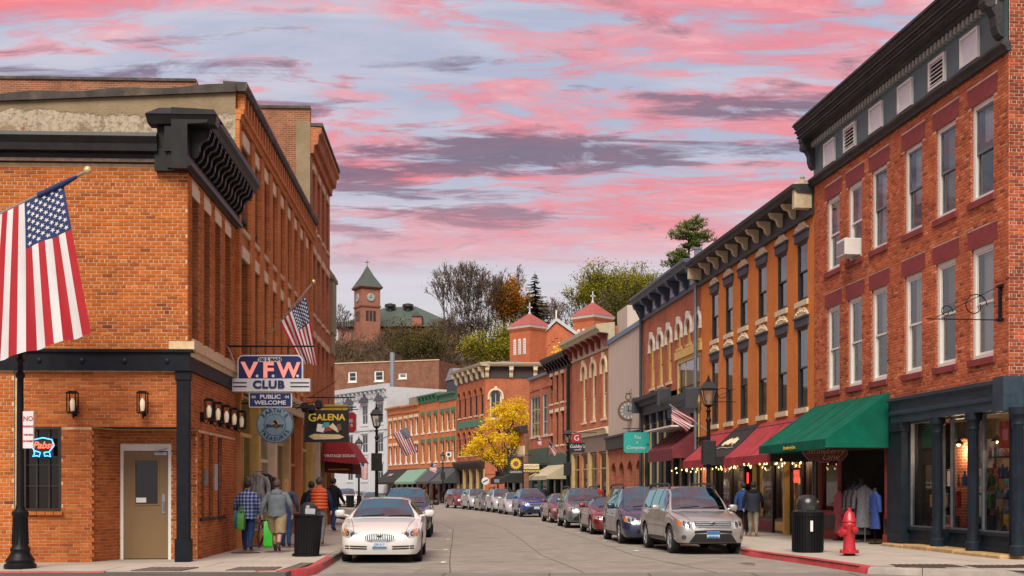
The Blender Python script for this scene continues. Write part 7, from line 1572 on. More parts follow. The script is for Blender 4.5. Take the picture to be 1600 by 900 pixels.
def car_shell(T, near):
    L_, W, H = T['L'], T['W'], T['H']; ya = [T['fo'], T['fo']+T['wb']]; Ra = T['wr']+.055; cr = T['wr']+.0
    ys = {0, .05, .12, .22, .36, .55, .8, T['cowl']-.12, T['cowl'], T['cowl']+.02, T['wtop'], T['wtop']+.12, T['rtop'], T['rbot'], L_-.5, L_-.3, L_-.15, L_-.05, L_}
    for y0 in ya:
        for a in (0, 20, 38, 54, 68, 79, 87, 90): d = Ra*math.sin(R(a)); ys |= {round(y0-d, 4), round(y0+d, 4)}
        ys |= {round(y0-Ra-.012, 4), round(y0+Ra+.012, 4)}
    for a, b in T['wins']: ys |= {a, b}
    for i in range(1, 5): ys.add(lerp(T['cowl'], T['wtop'], i/5)); ys.add(lerp(T['rtop'], T['rbot'], i/5))
    for i in range(1, 6): ys.add(lerp(T['wtop'], T['rtop'], i/6))
    ys = sorted(v for v in ys if 0 <= v <= L_); q = [ys[0]]
    for v in ys[1:]:
        if v-q[-1] > .006: q.append(v)
    ys = q
    roof = [(0, T['nose']-.07), (.06, T['nose']-.02), (.22, T['nose']+.02), (T['cowl']*.55, lerp(T['nose'], T['hood'], .62)), (T['cowl'], T['hood'])]
    wm = (T['cowl']+T['wtop'])/2; roof += [(wm, lerp(T['hood'], H-.03, .56)), (T['wtop'], H-.035), (T['wtop']+.35, H-.005), ((T['wtop']+T['rtop'])/2+.1, H), (T['rtop'], H-.05), (lerp(T['rtop'], T['rbot'], .5), lerp(H-.05, T['deck'], .45)), (T['rbot'], T['deck']), (L_-.12, T['deck']-.03), (L_, T['deck']-.16)]
    if roof[-3][0] >= L_-.12: roof = [p for p in roof if p[0] < L_-.11 or p[0] == L_]
    plan = [(0, .72), (.04, .80), (.12, .875), (.25, .93), (.5, .97), (1.0, .995), (1.5, 1), (L_-1.1, 1), (L_-.5, .97), (L_-.2, .92), (L_-.06, .86), (L_, .78)]
    belt = [(T['cowl'], T['belt']), (T['rbot'] if T['rbot'] < L_-.4 else L_-.3, T['beltr']), (L_, T['beltr']-.12)]
    def top(y): return interp(roof, y)
    def sect(y):
        w2 = W/2*interp(plan, y); t = top(y)
        cab = smoothstep((y-T['cowl'])/(T['wtop']-T['cowl']))*(1-smoothstep((y-T['rtop'])/(max(.05, T['rbot']-T['rtop']))))
        b = interp(belt, y); fr_ = smoothstep((y-T['cowl']*.55)/(T['cowl']*.45)); b = lerp(min(t-.075, b), b, fr_); b = min(b, t-.03)
        wS = w2*.945; zl = T['sill'] if .5 < y < L_-.5 else T['sill']-.02
        for y0 in ya:
            d = abs(y-y0)
            if d < Ra: zl = max(zl, cr+math.sqrt(max(0, Ra*Ra-d*d)))
        zt = t-lerp(.02, .055, cab); wt = lerp(wS*.86, T['wt'], cab) if y < T['rtop'] else lerp(wS*.80, T['wt'], cab)
        tuck = .93 if zl < .5 else .995
        P = [(w2*tuck, zl), (w2*.985, lerp(zl, b, .13)), (w2*1.0, lerp(zl, b, .45)), (w2*.985, lerp(zl, b, .78)), (wS*1.005, b-.035), (wS, b)]
        p6 = (wS-.035, b+.018*cab+.004); p8 = (wt+.018, zt-.035*cab)
        P += [p6, (lerp(p6[0], p8[0], .5)+.018*cab, lerp(p6[1], p8[1], .52)), p8, (wt-.03, zt+.012*cab), (wt*.62, lerp(zt, t, .8)), (0, t)]
        return P
    secs = [sect(y) for y in ys]; n = len(secs[0]); V_, idx = [], {}
    zb = T['sill']+.22
    for i, (y, S) in enumerate(zip(ys, secs)):
        for k, (x, z) in enumerate(S):
            ln = 0
            if y < .36: ln = .15*max(0, (z-zb)/(T['nose']-zb))**1.6*(1-y/.36)+.05*max(0, (zb-z)/.3)*(1-y/.36)
            if y > L_-.3: ln = -.10*max(0, (z-.6)/.5)*(1-(L_-y)/.3)
            for s_ in ((-1, 1) if x > 1e-6 else (0,)):
                idx[(i, k, s_)] = len(V_); V_.append((s_*x, y+ln, z))
    g = lambda i, k, s_: idx.get((i, k, s_), idx.get((i, k, 0)))
    faces = {'body': [], 'windshield': [], 'rear_window': [], 'trim': []}; sides = {}
    for i in range(len(ys)-1):
        ym = (ys[i]+ys[i+1])/2
        for k in range(n-1):
            for s_ in (-1, 1):
                f = (g(i, k, s_), g(i+1, k, s_), g(i+1, k+1, s_), g(i, k+1, s_)); key = 'body'
                if k in (9, 10) and T['cowl']+.02 < ym < T['wtop']: key = 'windshield'
                elif k in (9, 10) and T['rtop'] < ym < T['rbot']: key = 'rear_window'
                elif k in (6, 7):
                    for wi, (a, b) in enumerate(T['wins']):
                        if a < ym < b: key = ('w', wi, s_)
                    if key == 'body' and T['wins'][0][0]-.12 < ym < T['wins'][-1][1]: key = 'trim'
                if isinstance(key, tuple): sides.setdefault(key, []).append(f)
                else: faces[key].append(f)
    for i in (0, len(ys)-1):
        for k in range(n-1): faces['body'].append((g(i, k, -1), g(i, k+1, -1), g(i, k+1, 1), g(i, k, 1)))
    return V_, faces, sides, ys
def sub_mesh(name, V_, fs, m_, smooth=40, off=0):
    used = sorted({v for f in fs for v in f}); mp = {v: i for i, v in enumerate(used)}
    clean = []
    for f in fs:
        q = []
        for v in f:
            if mp[v] not in q: q.append(mp[v])
        if len(q) >= 3: clean.append(tuple(q))
    m = MB(); m.add([V_[v] for v in used], clean); me = m.mesh(name, m_); m.fixn(me)
    me.polygons.foreach_set('use_smooth', [True]*len(me.polygons)); me.set_sharp_from_angle(angle=R(smooth)); return me
def wheel_meshes(wr, spokes=7):
    wd = .105; m = MB(); P = [(wr*.66, -wd*.8), (wr*.72, -wd), (wr*.93, -wd), (wr*.99, -wd*.8), (wr, -wd*.5), (wr, wd*.5), (wr*.99, wd*.8), (wr*.93, wd), (wr*.72, wd), (wr*.66, wd*.8)]; m.lathe(P, n=28, cap=False); t = m.mesh('tyre', TYRE, 35); t.transform(Matrix.Rotation(R(90), 4, 'Y'))
    m = MB(); m.lathe([(wr*.67, -.09), (wr*.68, .085), (wr*.64, .095), (wr*.60, .085), (wr*.58, .02), (wr*.02, .02)], n=28, cap=False)
    for i in range(spokes):
        a = i*2*math.pi/spokes; c, s_ = math.cos(a), math.sin(a); w_ = wr*.085
        m.loft([[(c*r_-s_*u*w_*q, s_*r_+c*u*w_*q, z) for u, z in ((-1, h-.04), (1, h-.04), (.8, h), (-.8, h))] for r_, h, q in ((wr*.08, .075, 1.3), (wr*.35, .085, 1), (wr*.62, .08, .8))])
    m.lathe([(wr*.17, .03), (wr*.16, .085), (wr*.10, .095), (.005, .095)], n=12); r_ = m.mesh('rim', ALLOY, 35); r_.transform(Matrix.Rotation(R(90), 4, 'Y')); return t, r_
WH = {}
def car(label, typ, X, Y, direction, pm, name='parked_car', lod=0, front=None, spokes=7, rails=False, glass=None, softtop=None, group='cars parked along the kerb', plate=PLATEW):
    """front bumper centre at X,Y; direction = (dx,dy) the tail points to."""
    T = TYPES[typ]; rz = -math.atan2(direction[0], direction[1]); e = empty(name, (X, Y, zr(Y+2)), rz, label, 'car', group); glass = glass or CGLASS
    V_, fc, sd, ys = car_shell(T, lod == 0); L_, W = T['L'], T['W']
    if softtop:
        body = [f for f in fc['body']]; topf = [f for f in body if all(V_[v][2] > T['beltr']+.04 and T['cowl'] < V_[v][1] < T['rbot']+.02 for v in f)]; ts = set(map(tuple, topf)); body = [f for f in body if tuple(f) not in ts]
        put('body', sub_mesh('body', V_, body, pm), e); put('soft_top', sub_mesh('soft_top', V_, topf, softtop), e)
    else: put('body', sub_mesh('body', V_, fc['body'], pm), e)
    put('windshield', sub_mesh('windshield', V_, fc['windshield'], glass), e); put('rear_window', sub_mesh('rear_window', V_, fc['rear_window'], glass), e)
    pil = {}
    for f in fc['trim']:
        c_ = sum((Vector(V_[v]) for v in f), Vector())/len(f); gk = (c_.x > 0, sum(1 for a_, b_ in T['wins'] if c_.y > b_)); pil.setdefault(gk, []).append(f)
    for fs in pil.values(): put('pillar_trim', sub_mesh('pillar_trim', V_, fs, TRIM), e)
    for k, fs in sd.items(): put('side_window', sub_mesh('side_window', V_, fs, glass), e)
    allf = fc['body']+fc['windshield']+fc['rear_window']+fc['trim']+[f for fs in sd.values() for f in fs]
    bvh = BVHTree.FromPolygons([Vector(v) for v in V_], [f for f in allf])
    def hit_front(x, z):
        h = bvh.ray_cast(Vector((x, -3, z)), Vector((0, 1, 0)))[0]; return h.y if h else None
    def fpatch(nm, fn, nu, nv, m_, off=.008, parent=e, thick=False):
        vs = []; last = .1
        for j in range(nv+1):
            for i in range(nu+1):
                x, z = fn(i/nu, j/nv); y = hit_front(x, z)
                if y is None or y > 1.2: y = last
                last = y; vs.append((x, y-off, z))
        m = MB(); m.add(vs, [(j*(nu+1)+i, j*(nu+1)+i+1, (j+1)*(nu+1)+i+1, (j+1)*(nu+1)+i) for j in range(nv) for i in range(nu)]); o = m.obj(nm, m_, parent, smooth=50, fix=False); return o
    def spatch(nm, s_, fn, nu, nv, m_, off=.004):
        vs = []; last = W/2
        for j in range(nv+1):
            for i in range(nu+1):
                y, z = fn(i/nu, j/nv); h = bvh.ray_cast(Vector((s_*3, y, z)), Vector((-s_, 0, 0)))[0]; x = abs(h.x) if h else last; last = x; vs.append((s_*(x+off), y, z))
        m = MB(); m.add(vs, [(j*(nu+1)+i, j*(nu+1)+i+1, (j+1)*(nu+1)+i+1, (j+1)*(nu+1)+i) for j in range(nv) for i in range(nu)]); return m.obj(nm, m_, e, smooth=60, fix=False)
    # wheels, arches, underbody
    key = (T['wr'], spokes)
    if key not in WH: WH[key] = wheel_meshes(T['wr'], spokes)
    for y in (T['fo'], T['fo']+T['wb']):
        for s_ in (-1, 1):
            w_ = empty('wheel', (s_*(W/2-.125), y, T['wr']), 0 if s_ > 0 else math.pi, parent=e); put('tyre', WH[key][0], w_); put('rim', WH[key][1], w_)
    m = MB(); hw = W/2-.25; m.box(-hw, hw, .35, T['cowl']+.1, T['sill']-.06, T['nose']-.16); m.box(-hw, hw, T['cowl']+.101, L_-.3, T['sill']-.06, T['belt']-.22); m.box(-hw-.12, hw+.12, T['fo']+.45, T['fo']+T['wb']-.45, T['sill']-.04, T['sill']+.25); m.obj('underbody', UNDER, e)
    # cabin
    if lod < 2:
        rows = [T['cowl']+1.02, T['cowl']+1.95] if typ != 'coupe' else [T['cowl']+.95]
        for ry_ in rows:
            for s_ in (-1, 1):
                m = MB(); m.bevbox(s_*.37-.24, s_*.37+.24, ry_, ry_+.16, .45, T['H']-.52, .05); m.bevbox(s_*.37-.12, s_*.37+.12, ry_+.03, ry_+.13, T['H']-.50, T['H']-.28, .04); m.obj('seat', SEATM, e)
        m = MB(); m.box(-W/2+.22, W/2-.22, T['cowl']+.10, T['cowl']+.55, .6, T['hood']-.015); m.obj('dashboard', TRIM, e)
        m = MB(); m.tube([(.36+.17*math.cos(t*.524), T['cowl']+.62-.06*math.sin(t*.524), T['hood']-.02+.16*math.sin(t*.524)) for t in range(13)], .014, 6); m.obj('steering_wheel', TRIM, e)
    # front end
    f = dict(hl=(.46, .80, .62, .80, .70, .82), grille=(.40, .60, .72, 3, 'h')); f.update(front or {})
    N, S = T['nose'], T['sill']; h0 = N-S
    # hl: inner x, outer x (of half width), inner z lo, inner z hi, outer lo, outer hi as fractions of nose height
    for s_ in (-1, 1):
        a, b, c0, c1, d0, d1 = f['hl']; o = fpatch('headlight', lambda u, v: (s_*lerp(a, b, u)*W/2, lerp(lerp(c0, d0, u), lerp(c1, d1, u)-.03*(2*u-1)**2, v)*N), 8, 5, LENS, .008)
        if lod < 2:
            am = f.get('amber', (.78, .98)); fpatch('indicator', lambda u, v: (s_*lerp(a, b, lerp(am[0], am[1], u))*W/2, lerp(lerp(c0, d0, .85)+.03, lerp(c1, d1, .85)-.03, v)*N), 3, 3, AMBER, .014, o)
            for q, rr in ((.30, .42), (.62, .38)): fpatch('reflector', lambda u, v: (s_*(lerp(a, b, q)+rr*.32*(b-a)*(.25+.75*u)*math.cos(v*6.283))*W/2, (lerp((c0+c1)/2, (d0+d1)/2, q)+rr*(c1-c0)*u*math.sin(v*6.283))*N), 2, 10, LENSD, .013, o)
    gw, g0, g1, nb, st = f['grille']
    if st == 'oval':
        fpatch('grille', lambda u, v: (gw*W/2*(2*u-1), lerp(g0+(g1-g0)*.5-(g1-g0)*.5*math.sqrt(max(0, 1-(2*u-1)**2)), g0+(g1-g0)*.5+(g1-g0)*.5*math.sqrt(max(0, 1-abs(2*u-1)**2.6)), v)*N), 30, 8, UNDER, .016)
        for i in range(nb):
            u = (i+.5)/nb; hh = math.sqrt(max(0, 1-abs(2*u-1)**2.2))*.96; zc = g0+(g1-g0)*.5; fpatch('grille_bar', lambda a, v: (gw*W/2*(2*u-1)+(a-.5)*.017, (zc+(v-.5)*(g1-g0)*hh)*N), 1, 6, CHROME, .026)
        fpatch('grille_surround', lambda u, v: (gw*W/2*math.cos(u*6.283)*(1+.05*v), (zc+(g1-g0)*.5*math.copysign(abs(math.sin(u*6.283))**.85, math.sin(u*6.283))*(1+.10*v))*N), 40, 1, CHROME, .024)
    else:
        fpatch('grille', lambda u, v: (gw*W/2*(2*u-1), lerp(g0+.03*(2*u-1)**2, g1-.0*(2*u-1)**2, v)*N), 12, 5, UNDER, .016)
        for i in range(nb):
            z = lerp(g0, g1, (i+.5)/nb) if nb > 1 else (g0+g1)/2; fpatch('grille_bar', lambda u, v: (gw*.97*W/2*(2*u-1), (z+.012*(2*u-1)**2)*N+(v-.5)*f.get('barw', .018)), 10, 1, f.get('barm', CHROME), .026)
        if f.get('surround'): fpatch('grille_surround', lambda u, v: (gw*W/2*1.02*(2*u-1), g1*N+.012*v), 12, 1, CHROME, .016); fpatch('grille_surround', lambda u, v: (gw*W/2*1.02*(2*u-1), g0*N-.014*v), 12, 1, CHROME, .016)
    if f.get('emblem'):
        z = f['emblem']; y = hit_front(0, z*N)-.03; m = MB(); m.tube([(.062*math.cos(t*.449), y, z*N+.062*math.sin(t*.449)) for t in range(15)], .010, 6); m.tube([(-.035, y, z*N+.045), (.03, y, z*N+.015), (-.03, y, z*N-.015), (.035, y, z*N-.045)], .010, 5); m.obj('emblem', CHROME, e)
    li = f.get('lower', (.55, S+.10, S+.22, 'wide'))
    if li[3] == 'wide': fpatch('lower_intake', lambda u, v: (li[0]*W/2*(2*u-1)*(1-.12*v), lerp(li[1], li[2], v)), 12, 2, TRIM, .008)
    elif li[3] == 'slits':
        for s_ in (-1, 1):
            for j in range(2): fpatch('bumper_slit', lambda u, v: (s_*lerp(.30, li[0], u)*W/2, lerp(li[1], li[2], (j+.12+.6*v)/2)+.015*u), 6, 1, TRIM, .006)
    elif li[3] == 'cladding':
        fpatch('bumper_cladding', lambda u, v: (li[0]*W/2*(2*u-1)*(1.08-.28*v), lerp(li[1], li[2], v)), 16, 4, TRIM, .012); fpatch('upper_slot', lambda u, v: (.52*W/2*(2*u-1), li[2]+.035+.06*v-.02*(2*u-1)**2), 12, 1, UNDER, .013)
        for s_ in (-1, 1): fpatch('fog_light', lambda u, v: (s_*(.80*W/2)+.055*u*math.cos(v*6.283), lerp(li[1], li[2], .62)+.055*u*math.sin(v*6.283)), 2, 12, LENSD, .014)
    if lod < 2:
        pz = f.get('plate', S+.24); y = min(hit_front(x, pz+dz) or .1 for x in (-.15, .15, 0) for dz in (-.08, .08))-.02; m = MB(); m.box(-.16, .16, y, y+.02, pz-.085, pz+.085, 0); m.box(-.155, .155, y-.003, y, pz-.08, pz-.045, 1); m.box(-.155, .155, y-.003, y, pz+.05, pz+.08, 1 if plate == PLATEB else 0); pl = m.obj('license_plate', [PLATEW, PLATEB], e)
        if plate == PLATEB: m = MB(); m.box(-.158, .158, y-.004, y-.001, pz+.0, pz+.082); m.obj('plate_field', PLATEB, pl)
        put('plate_number', text_mesh(f.get('num', 'J39 517'), .075, mat('plate_ink', (.03, .05, .12), .5, var=0), ext=.001), pl, (0, y-.006, pz-.005 if plate != PLATEB else pz-.045))
        # bonnet shut line, wipers
        vs = []; m = MB()
        for s_ in (-1, 1):
            pts = []
            for i in range(9):
                y = lerp(.16, T['cowl']-.04, i/8); x = s_*lerp(.62, .80, i/8)*W/2; h = bvh.ray_cast(Vector((x, y, 3)), Vector((0, 0, -1)))[0]
                if h: pts.append((h.x, h.y, h.z+.002))
            m.tube(pts, .005, 4)
        m.obj('bonnet_line', TRIM, e)
        m = MB()
        for x0 in (-.5, .12):
            pts = []
            for i in range(6):
                x = x0+.52*i/5; y = T['cowl']+.05+.04*i/5; h = bvh.ray_cast(Vector((x, y, 3)), Vector((0, 0, -1)))[0]
                if h: pts.append((h.x, h.y, h.z+.012))
            m.tube(pts, .009, 4)
        m.obj('wiper', TRIM, e)
    # mirrors
    for s_ in (-1, 1):
        y = T['wins'][0][0]+.10; z = T['belt']+.06; x = W/2*.95; m = MB()
        m.loft([[(s_*(x+.17+.115*a*q), y-.055*d+.0, z+.035+.085*b*q) for a, b in ((-1, -.7), (-.7, -1), (.7, -1), (1, -.5), (1, .6), (.6, 1), (-.7, 1), (-1, .7))] for d, q in ((1.2, .55), (.8, .9), (0, 1.0), (-1, .95))]); m.tube([(s_*(x-.06), y, z-.03), (s_*(x+.1), y-.02, z-.0)], .028, 6); m.obj('mirror', pm if not f.get('blackmirror') else TRIM, e, smooth=60)
    # sides: shut lines, handles, sill
    doors = [(T['wins'][0][0]-.22, T['wins'][0][1]+.04)]+([(T['wins'][0][1]+.04, T['wins'][1][1]+.06)] if len(T['wins']) > 1 else [])
    if lod < 2:
        for s_ in (-1, 1):
            for y in sorted({d for q in doors for d in q}): spatch('door_line', s_, lambda u, v: (y+.012*u, lerp(T['sill']+.10, T['belt']-.03, v)), 1, 6, TRIM)
            for a, b in doors: spatch('door_handle', s_, lambda u, v: (b-.28+.2*u, T['belt']-.16+.03*v), 3, 1, CHROME if f.get('chromeh') else pm, .028)
            spatch('sill_strip', s_, lambda u, v: (lerp(T['fo']+.5, T['fo']+T['wb']-.5, u), T['sill']+.01+.09*v), 6, 1, TRIM, .006)
    # rear lamps
    for s_ in (-1, 1):
        m = MB(); zt_ = T['beltr']-.08; m.box(s_*(W/2*.62), s_*(W/2*.80), L_-.06, L_+.01, zt_-.28, zt_); m.obj('tail_light', mat('tail_lens', (.3, .01, .01), .2, var=0, coat=1), e)
    if rails:
        for s_ in (-1, 1): y0, y1 = T['wtop']+.15, T['rtop']-.1; m = MB(); m.tube([(s_*(T['wt']-.02), y0-.12, T['H']-.06), (s_*(T['wt']-.04), y0+.1, T['H']+.045), (s_*(T['wt']-.04), (y0+y1)/2, T['H']+.06), (s_*(T['wt']-.04), y1-.1, T['H']+.04), (s_*(T['wt']-.02), y1+.1, T['H']-.06)], .03, 6); m.obj('roof_rail', TRIM, e, smooth=50)
    return e
def rdir(Y): return (interp(RK, Y+4)-interp(RK, Y), 4)
def ldir(Y): return (interp(LK, Y+4)-interp(LK, Y), 4)
def right_car(D, xl, label, typ, pm, **k):
    T = TYPES[typ]; d = Vector(k.pop('dir', rdir(D))).normalized(); xc = xl+T['W']/2-.04; return car(label, typ, xc-d.x*T['fo'], D-d.y*T['fo'], d, pm, **k)
SILV = paint('warm_silver', (.36, .345, .335), .45); LSIL = paint('light_silver', (.50, .51, .53), .45); NAVYC = paint('navy', (.018, .026, .065), .2); DRC = paint('dark_red', (.17, .010, .014), .3); GRYC = paint('grey', (.13, .14, .15), .45); BLUC = paint('bright_blue', (.015, .045, .19), .3); MAR = paint('maroon', (.12, .012, .018), .3); PEARL = paint('pearl_white', (.62, .60, .565), .05); DBL = paint('dark_blue', (.022, .030, .060), .3); WHC = paint('white', (.6, .6, .6), .0)
right_car(31.1, 4.02, 'warm silver SUV nearest on the right, blue front plate', 'xl', SILV, front=dict(hl=(.56, .90, .70, .92, .78, 1.0), amber=(.80, 1.02), grille=(.50, .76, .91, 3, 'h'), barw=.024, surround=True, emblem=.835, lower=(.62, .30, .52, 'cladding'), plate=.50, num='5019 21'), rails=True, spokes=5, plate=PLATEB, dir=(-.42, 4))
right_car(36.6, 3.22, 'dark navy minivan parked behind the silver SUV', 'van', NAVYC, front=dict(hl=(.58, .92, .72, .95, .80, 1.04), grille=(.50, .74, .90, 3, 'h'), surround=True, lower=(.6, .34, .46, 'wide'), chromeh=True), rails=True, spokes=6)
right_car(44.2, 2.85, 'dark red coupe with black soft top between minivan and grey SUV', 'coupe', DRC, front=dict(hl=(.56, .90, .70, .86, .76, .92), grille=(.48, .60, .86, 1, 'h'), barm=TRIM, lower=(.6, .24, .36, 'wide')), softtop=mat('black_soft_top', (.014, .014, .016), .85, var=.1), spokes=5)
right_car(51.5, 2.25, 'mid grey SUV parked behind the red coupe', 'suv', GRYC, front=dict(hl=(.54, .90, .74, .94, .80, 1.0), grille=(.46, .70, .92, 2, 'h'), surround=True, lower=(.72, .32, .52, 'cladding')), rails=True, lod=1)
right_car(59.4, 1.85, 'maroon sedan parked behind the mid grey SUV', 'sedan', MAR, front=dict(hl=(.52, .90, .74, .94, .80, 1.0), grille=(.44, .66, .90, 2, 'h')), lod=1)
right_car(72, .45, 'bright blue SUV parked beyond the maroon sedan', 'suv', BLUC, front=dict(hl=(.54, .92, .74, .94, .80, 1.02), grille=(.46, .72, .9, 2, 'h'), lower=(.7, .32, .5, 'cladding')), lod=1)
right_car(79, -.5, 'light silver sedan behind the bright blue SUV', 'sedan', LSIL, lod=1)
right_car(85.6, -1.4, 'light silver SUV, second car behind the bright blue SUV', 'suv', LSIL, lod=2, rails=True)
right_car(91.5, -2.4, 'dark grey sedan between two light silver SUVs', 'sedan', GRYC, lod=2)
right_car(97.5, -3.5, 'light silver SUV next to the farthest red car', 'suv', LSIL, lod=2)
right_car(104, -5.0, 'farthest red SUV in the right parked row', 'suv', DRC, lod=2)
d = ldir(28)
car('pearl white sedan with oval chrome grille nearest on the left', 'sedan', -2.90, 26.6, d, PEARL, front=dict(hl=(.52, .93, .72, .93, .80, 1.06), amber=(.66, .92), grille=(.37, .655, .885, 17, 'oval'), emblem=.77, lower=(.82, .30, .40, 'slits'), plate=.42, num='J39 517', chromeh=True), spokes=9)
car('dark blue SUV parked behind the pearl white sedan', 'suv', -3.62, 40.6, ldir(42), DBL, front=dict(hl=(.52, .92, .76, .94, .82, 1.0), grille=(.46, .72, .92, 2, 'h'), lower=(.7, .32, .5, 'cladding'), blackmirror=True), rails=True, lod=0)
for k, (lab, typ, x, y, dd, pm) in enumerate((('teal grey sedan glimpsed far left behind the dark blue SUV', 'sedan', -10.6, 94, ldir(94), paint('teal_grey', (.10, .17, .19), .3)), ('white SUV far down the left kerb', 'suv', -14.4, 108, ldir(108), WHC), ('silver SUV behind the far white SUV', 'suv', -17.3, 118, ldir(118), LSIL), ('slate blue car crossing at the far left bend', 'sedan', -21.0, 140, (-1, .25), paint('slate_blue', (.07, .10, .17), .3)))):
    car(lab, typ, x, y, dd, pm, lod=2, group='cars far down the left side')
# ================================================================ PEOPLE
SKIN = mat('skin', (.48, .27, .18), .6, var=.05, vscale=8); SHOE = mat('dark_shoes', (.025, .02, .018), .6, var=.2); SHOEB = mat('tan_boots', (.36, .19, .07), .7, var=.15)
def plaid():
    m, nt, b = _nodes('blue_plaid_cloth'); N = nt.nodes; L = nt.links; tc = N.new('ShaderNodeTexCoord'); sp = N.new('ShaderNodeSeparateXYZ'); L.new(tc.outputs['Object'], sp.inputs[0]); out = None
    col = N.new('ShaderNodeRGB'); col.outputs[0].default_value = (.035, .075, .26, 1); cur = col.outputs[0]
    for ax, per, off, wd, c in ((0, .085, 0, .26, (.42, .45, .55)), (2, .085, 0, .26, (.42, .45, .55)), (0, .085, .04, .30, (.012, .02, .08)), (2, .085, .04, .30, (.012, .02, .08))):
        d = N.new('ShaderNodeMath'); d.operation = 'ADD'; L.new(sp.outputs[ax], d.inputs[0]); d.inputs[1].default_value = off+10
        q = N.new('ShaderNodeMath'); q.operation = 'MODULO'; L.new(d.outputs[0], q.inputs[0]); q.inputs[1].default_value = per
        l = N.new('ShaderNodeMath'); l.operation = 'LESS_THAN'; L.new(q.outputs[0], l.inputs[0]); l.inputs[1].default_value = per*wd
        k = N.new('ShaderNodeMath'); k.operation = 'MULTIPLY'; L.new(l.outputs[0], k.inputs[0]); k.inputs[1].default_value = .6
        mx = N.new('ShaderNodeMix'); mx.data_type = 'RGBA'; L.new(k.outputs[0], mx.inputs[0]); L.new(cur, mx.inputs[6]); mx.inputs[7].default_value = (*c, 1); cur = mx.outputs[2]
    L.new(cur, b.inputs['Base Color']); b.inputs['Roughness'].default_value = .9; return m
def cloth(n, c, v=.12): return mat('cloth_'+n, c, .9, var=v+.1, vscale=7, bump=.8, bscale=11, spec=.2)
def person(label, x, y, rz, h, top, legs, shoes=SHOE, hair=(.03, .018, .012), shorts=False, stride=.22, arms=((.18, .06), (-.12, .08)), bulk=1.0, long_hair=False, vest=None, hood=False, jacket=None, hem=.9, turn=0, zb=.15, name='person'):
    """arms: per side, forward swing of the hand and how far it stands out; stride: half step length."""
    s = h/1.75; B = []      # vertices: position, radius, zone
    V_, Ed, Rd, Zn = [], [], [], []
    def v(p, r_, zone, link=None):
        V_.append((p[0]*s, p[1]*s, p[2]*s)); Rd.append((r_[0]*s, r_[1]*s) if isinstance(r_, tuple) else (r_*s, r_*s)); Zn.append(zone)
        if link is not None: Ed.append((link, len(V_)-1))
        return len(V_)-1
    b = bulk
    pel = v((0, 0, .94), (.155*b, .125*b), 'legs'); wa = v((0, .0, 1.07), (.15*b, .12*b), 'top', pel); ch = v((0, .01, 1.25), (.165*b, .13*b), 'top', wa); up = v((0, .015, 1.39), (.13*b, .10*b), 'top', ch)
    nk = v((0, .005, 1.475), .058, 'skin', up); jw = v((0, -.012, 1.54), (.062, .068), 'skin', nk); hd = v((0, -.005, 1.625), (.077, .092), 'skin', jw); cr = v((0, .0, 1.70), (.066, .08), 'skin', hd)
    v((0, -.105, 1.60), .014, 'skin', hd)                                   # nose
    for q in (-1, 1): v((q*.082, .008, 1.605), .016, 'skin', hd)             # ears
    for i, q in enumerate((-1, 1)):
        sw, out = arms[i]
        sh = v((q*.178*b, .01, 1.40), .075*b, 'top', up); el = v((q*(.225*b+out*.5), -sw*.35+.03, 1.14), .060*b, 'top', sh); wr = v((q*(.21*b+out), -sw-.02, .93), .043, 'cuff', el); pm_ = v((q*(.205*b+out), -sw-.035, .865), (.03, .022), 'skin', wr)
        for k, (dx, dy, ln) in enumerate(((-.02, -.024, .07), (-.006, -.012, .085), (.002, 0, .09), (.004, .014, .083), (-.02, .03, .06))):
            f1 = v((q*(.205*b+out)+q*dx*.5, -sw-.035+dy, .865-ln*.55), .0085, 'skin', pm_); v((q*(.205*b+out)+q*(dx-.012), -sw-.045+dy*.9, .865-ln), .0075, 'skin', f1)
        st = stride*(1 if q > 0 else -1); back = max(0, -st)
        hp = v((q*.085*b, 0, .90), .108*b, 'legs', pel); kn = v((q*.09, -st*.55-.03, .49+back*.06), .08 if not shorts else .06, 'legs', hp)
        cf = v((q*.092, -st*.62+back*.35, .32+back*.10), .069 if not shorts else .056, 'legs' if not shorts else 'skin', kn)
        an = v((q*.092, -st+back*.25, .085+back*.28), .042 if shorts else .056, 'shoe' if shorts else 'legs', cf); v((q*.095, -st-.13+back*.22, .035+back*.10), (.036, .030), 'shoe', an); v((q*.092, -st+.05+back*.28, .045+back*.32), .034, 'shoe', an)
    me = bpy.data.meshes.new('body'); me.from_pydata(V_, Ed, []); o = bpy.data.objects.new('body', me); COL.objects.link(o)
    md = o.modifiers.new('s', 'SKIN'); md.use_smooth_shade = True; md.branch_smoothing = .6
    for i, sv in enumerate(me.skin_vertices[0].data): sv.radius = Rd[i]; sv.use_root = (i == 0); sv.use_loose = False
    o.modifiers.new('u', 'SUBSURF').levels = 2; o.modifiers['u'].render_levels = 2
    bpy.context.view_layer.update(); bm_ = bpy.data.meshes.new_from_object(o.evaluated_get(bpy.context.evaluated_depsgraph_get())); bpy.data.objects.remove(o)
    bm_.materials.clear(); ms = [top, legs, SKIN, shoes]; [bm_.materials.append(q) for q in ms]; zi = {'top': 0, 'cuff': 0, 'legs': 1, 'skin': 2, 'shoe': 3}
    P = [Vector(p) for p in V_]
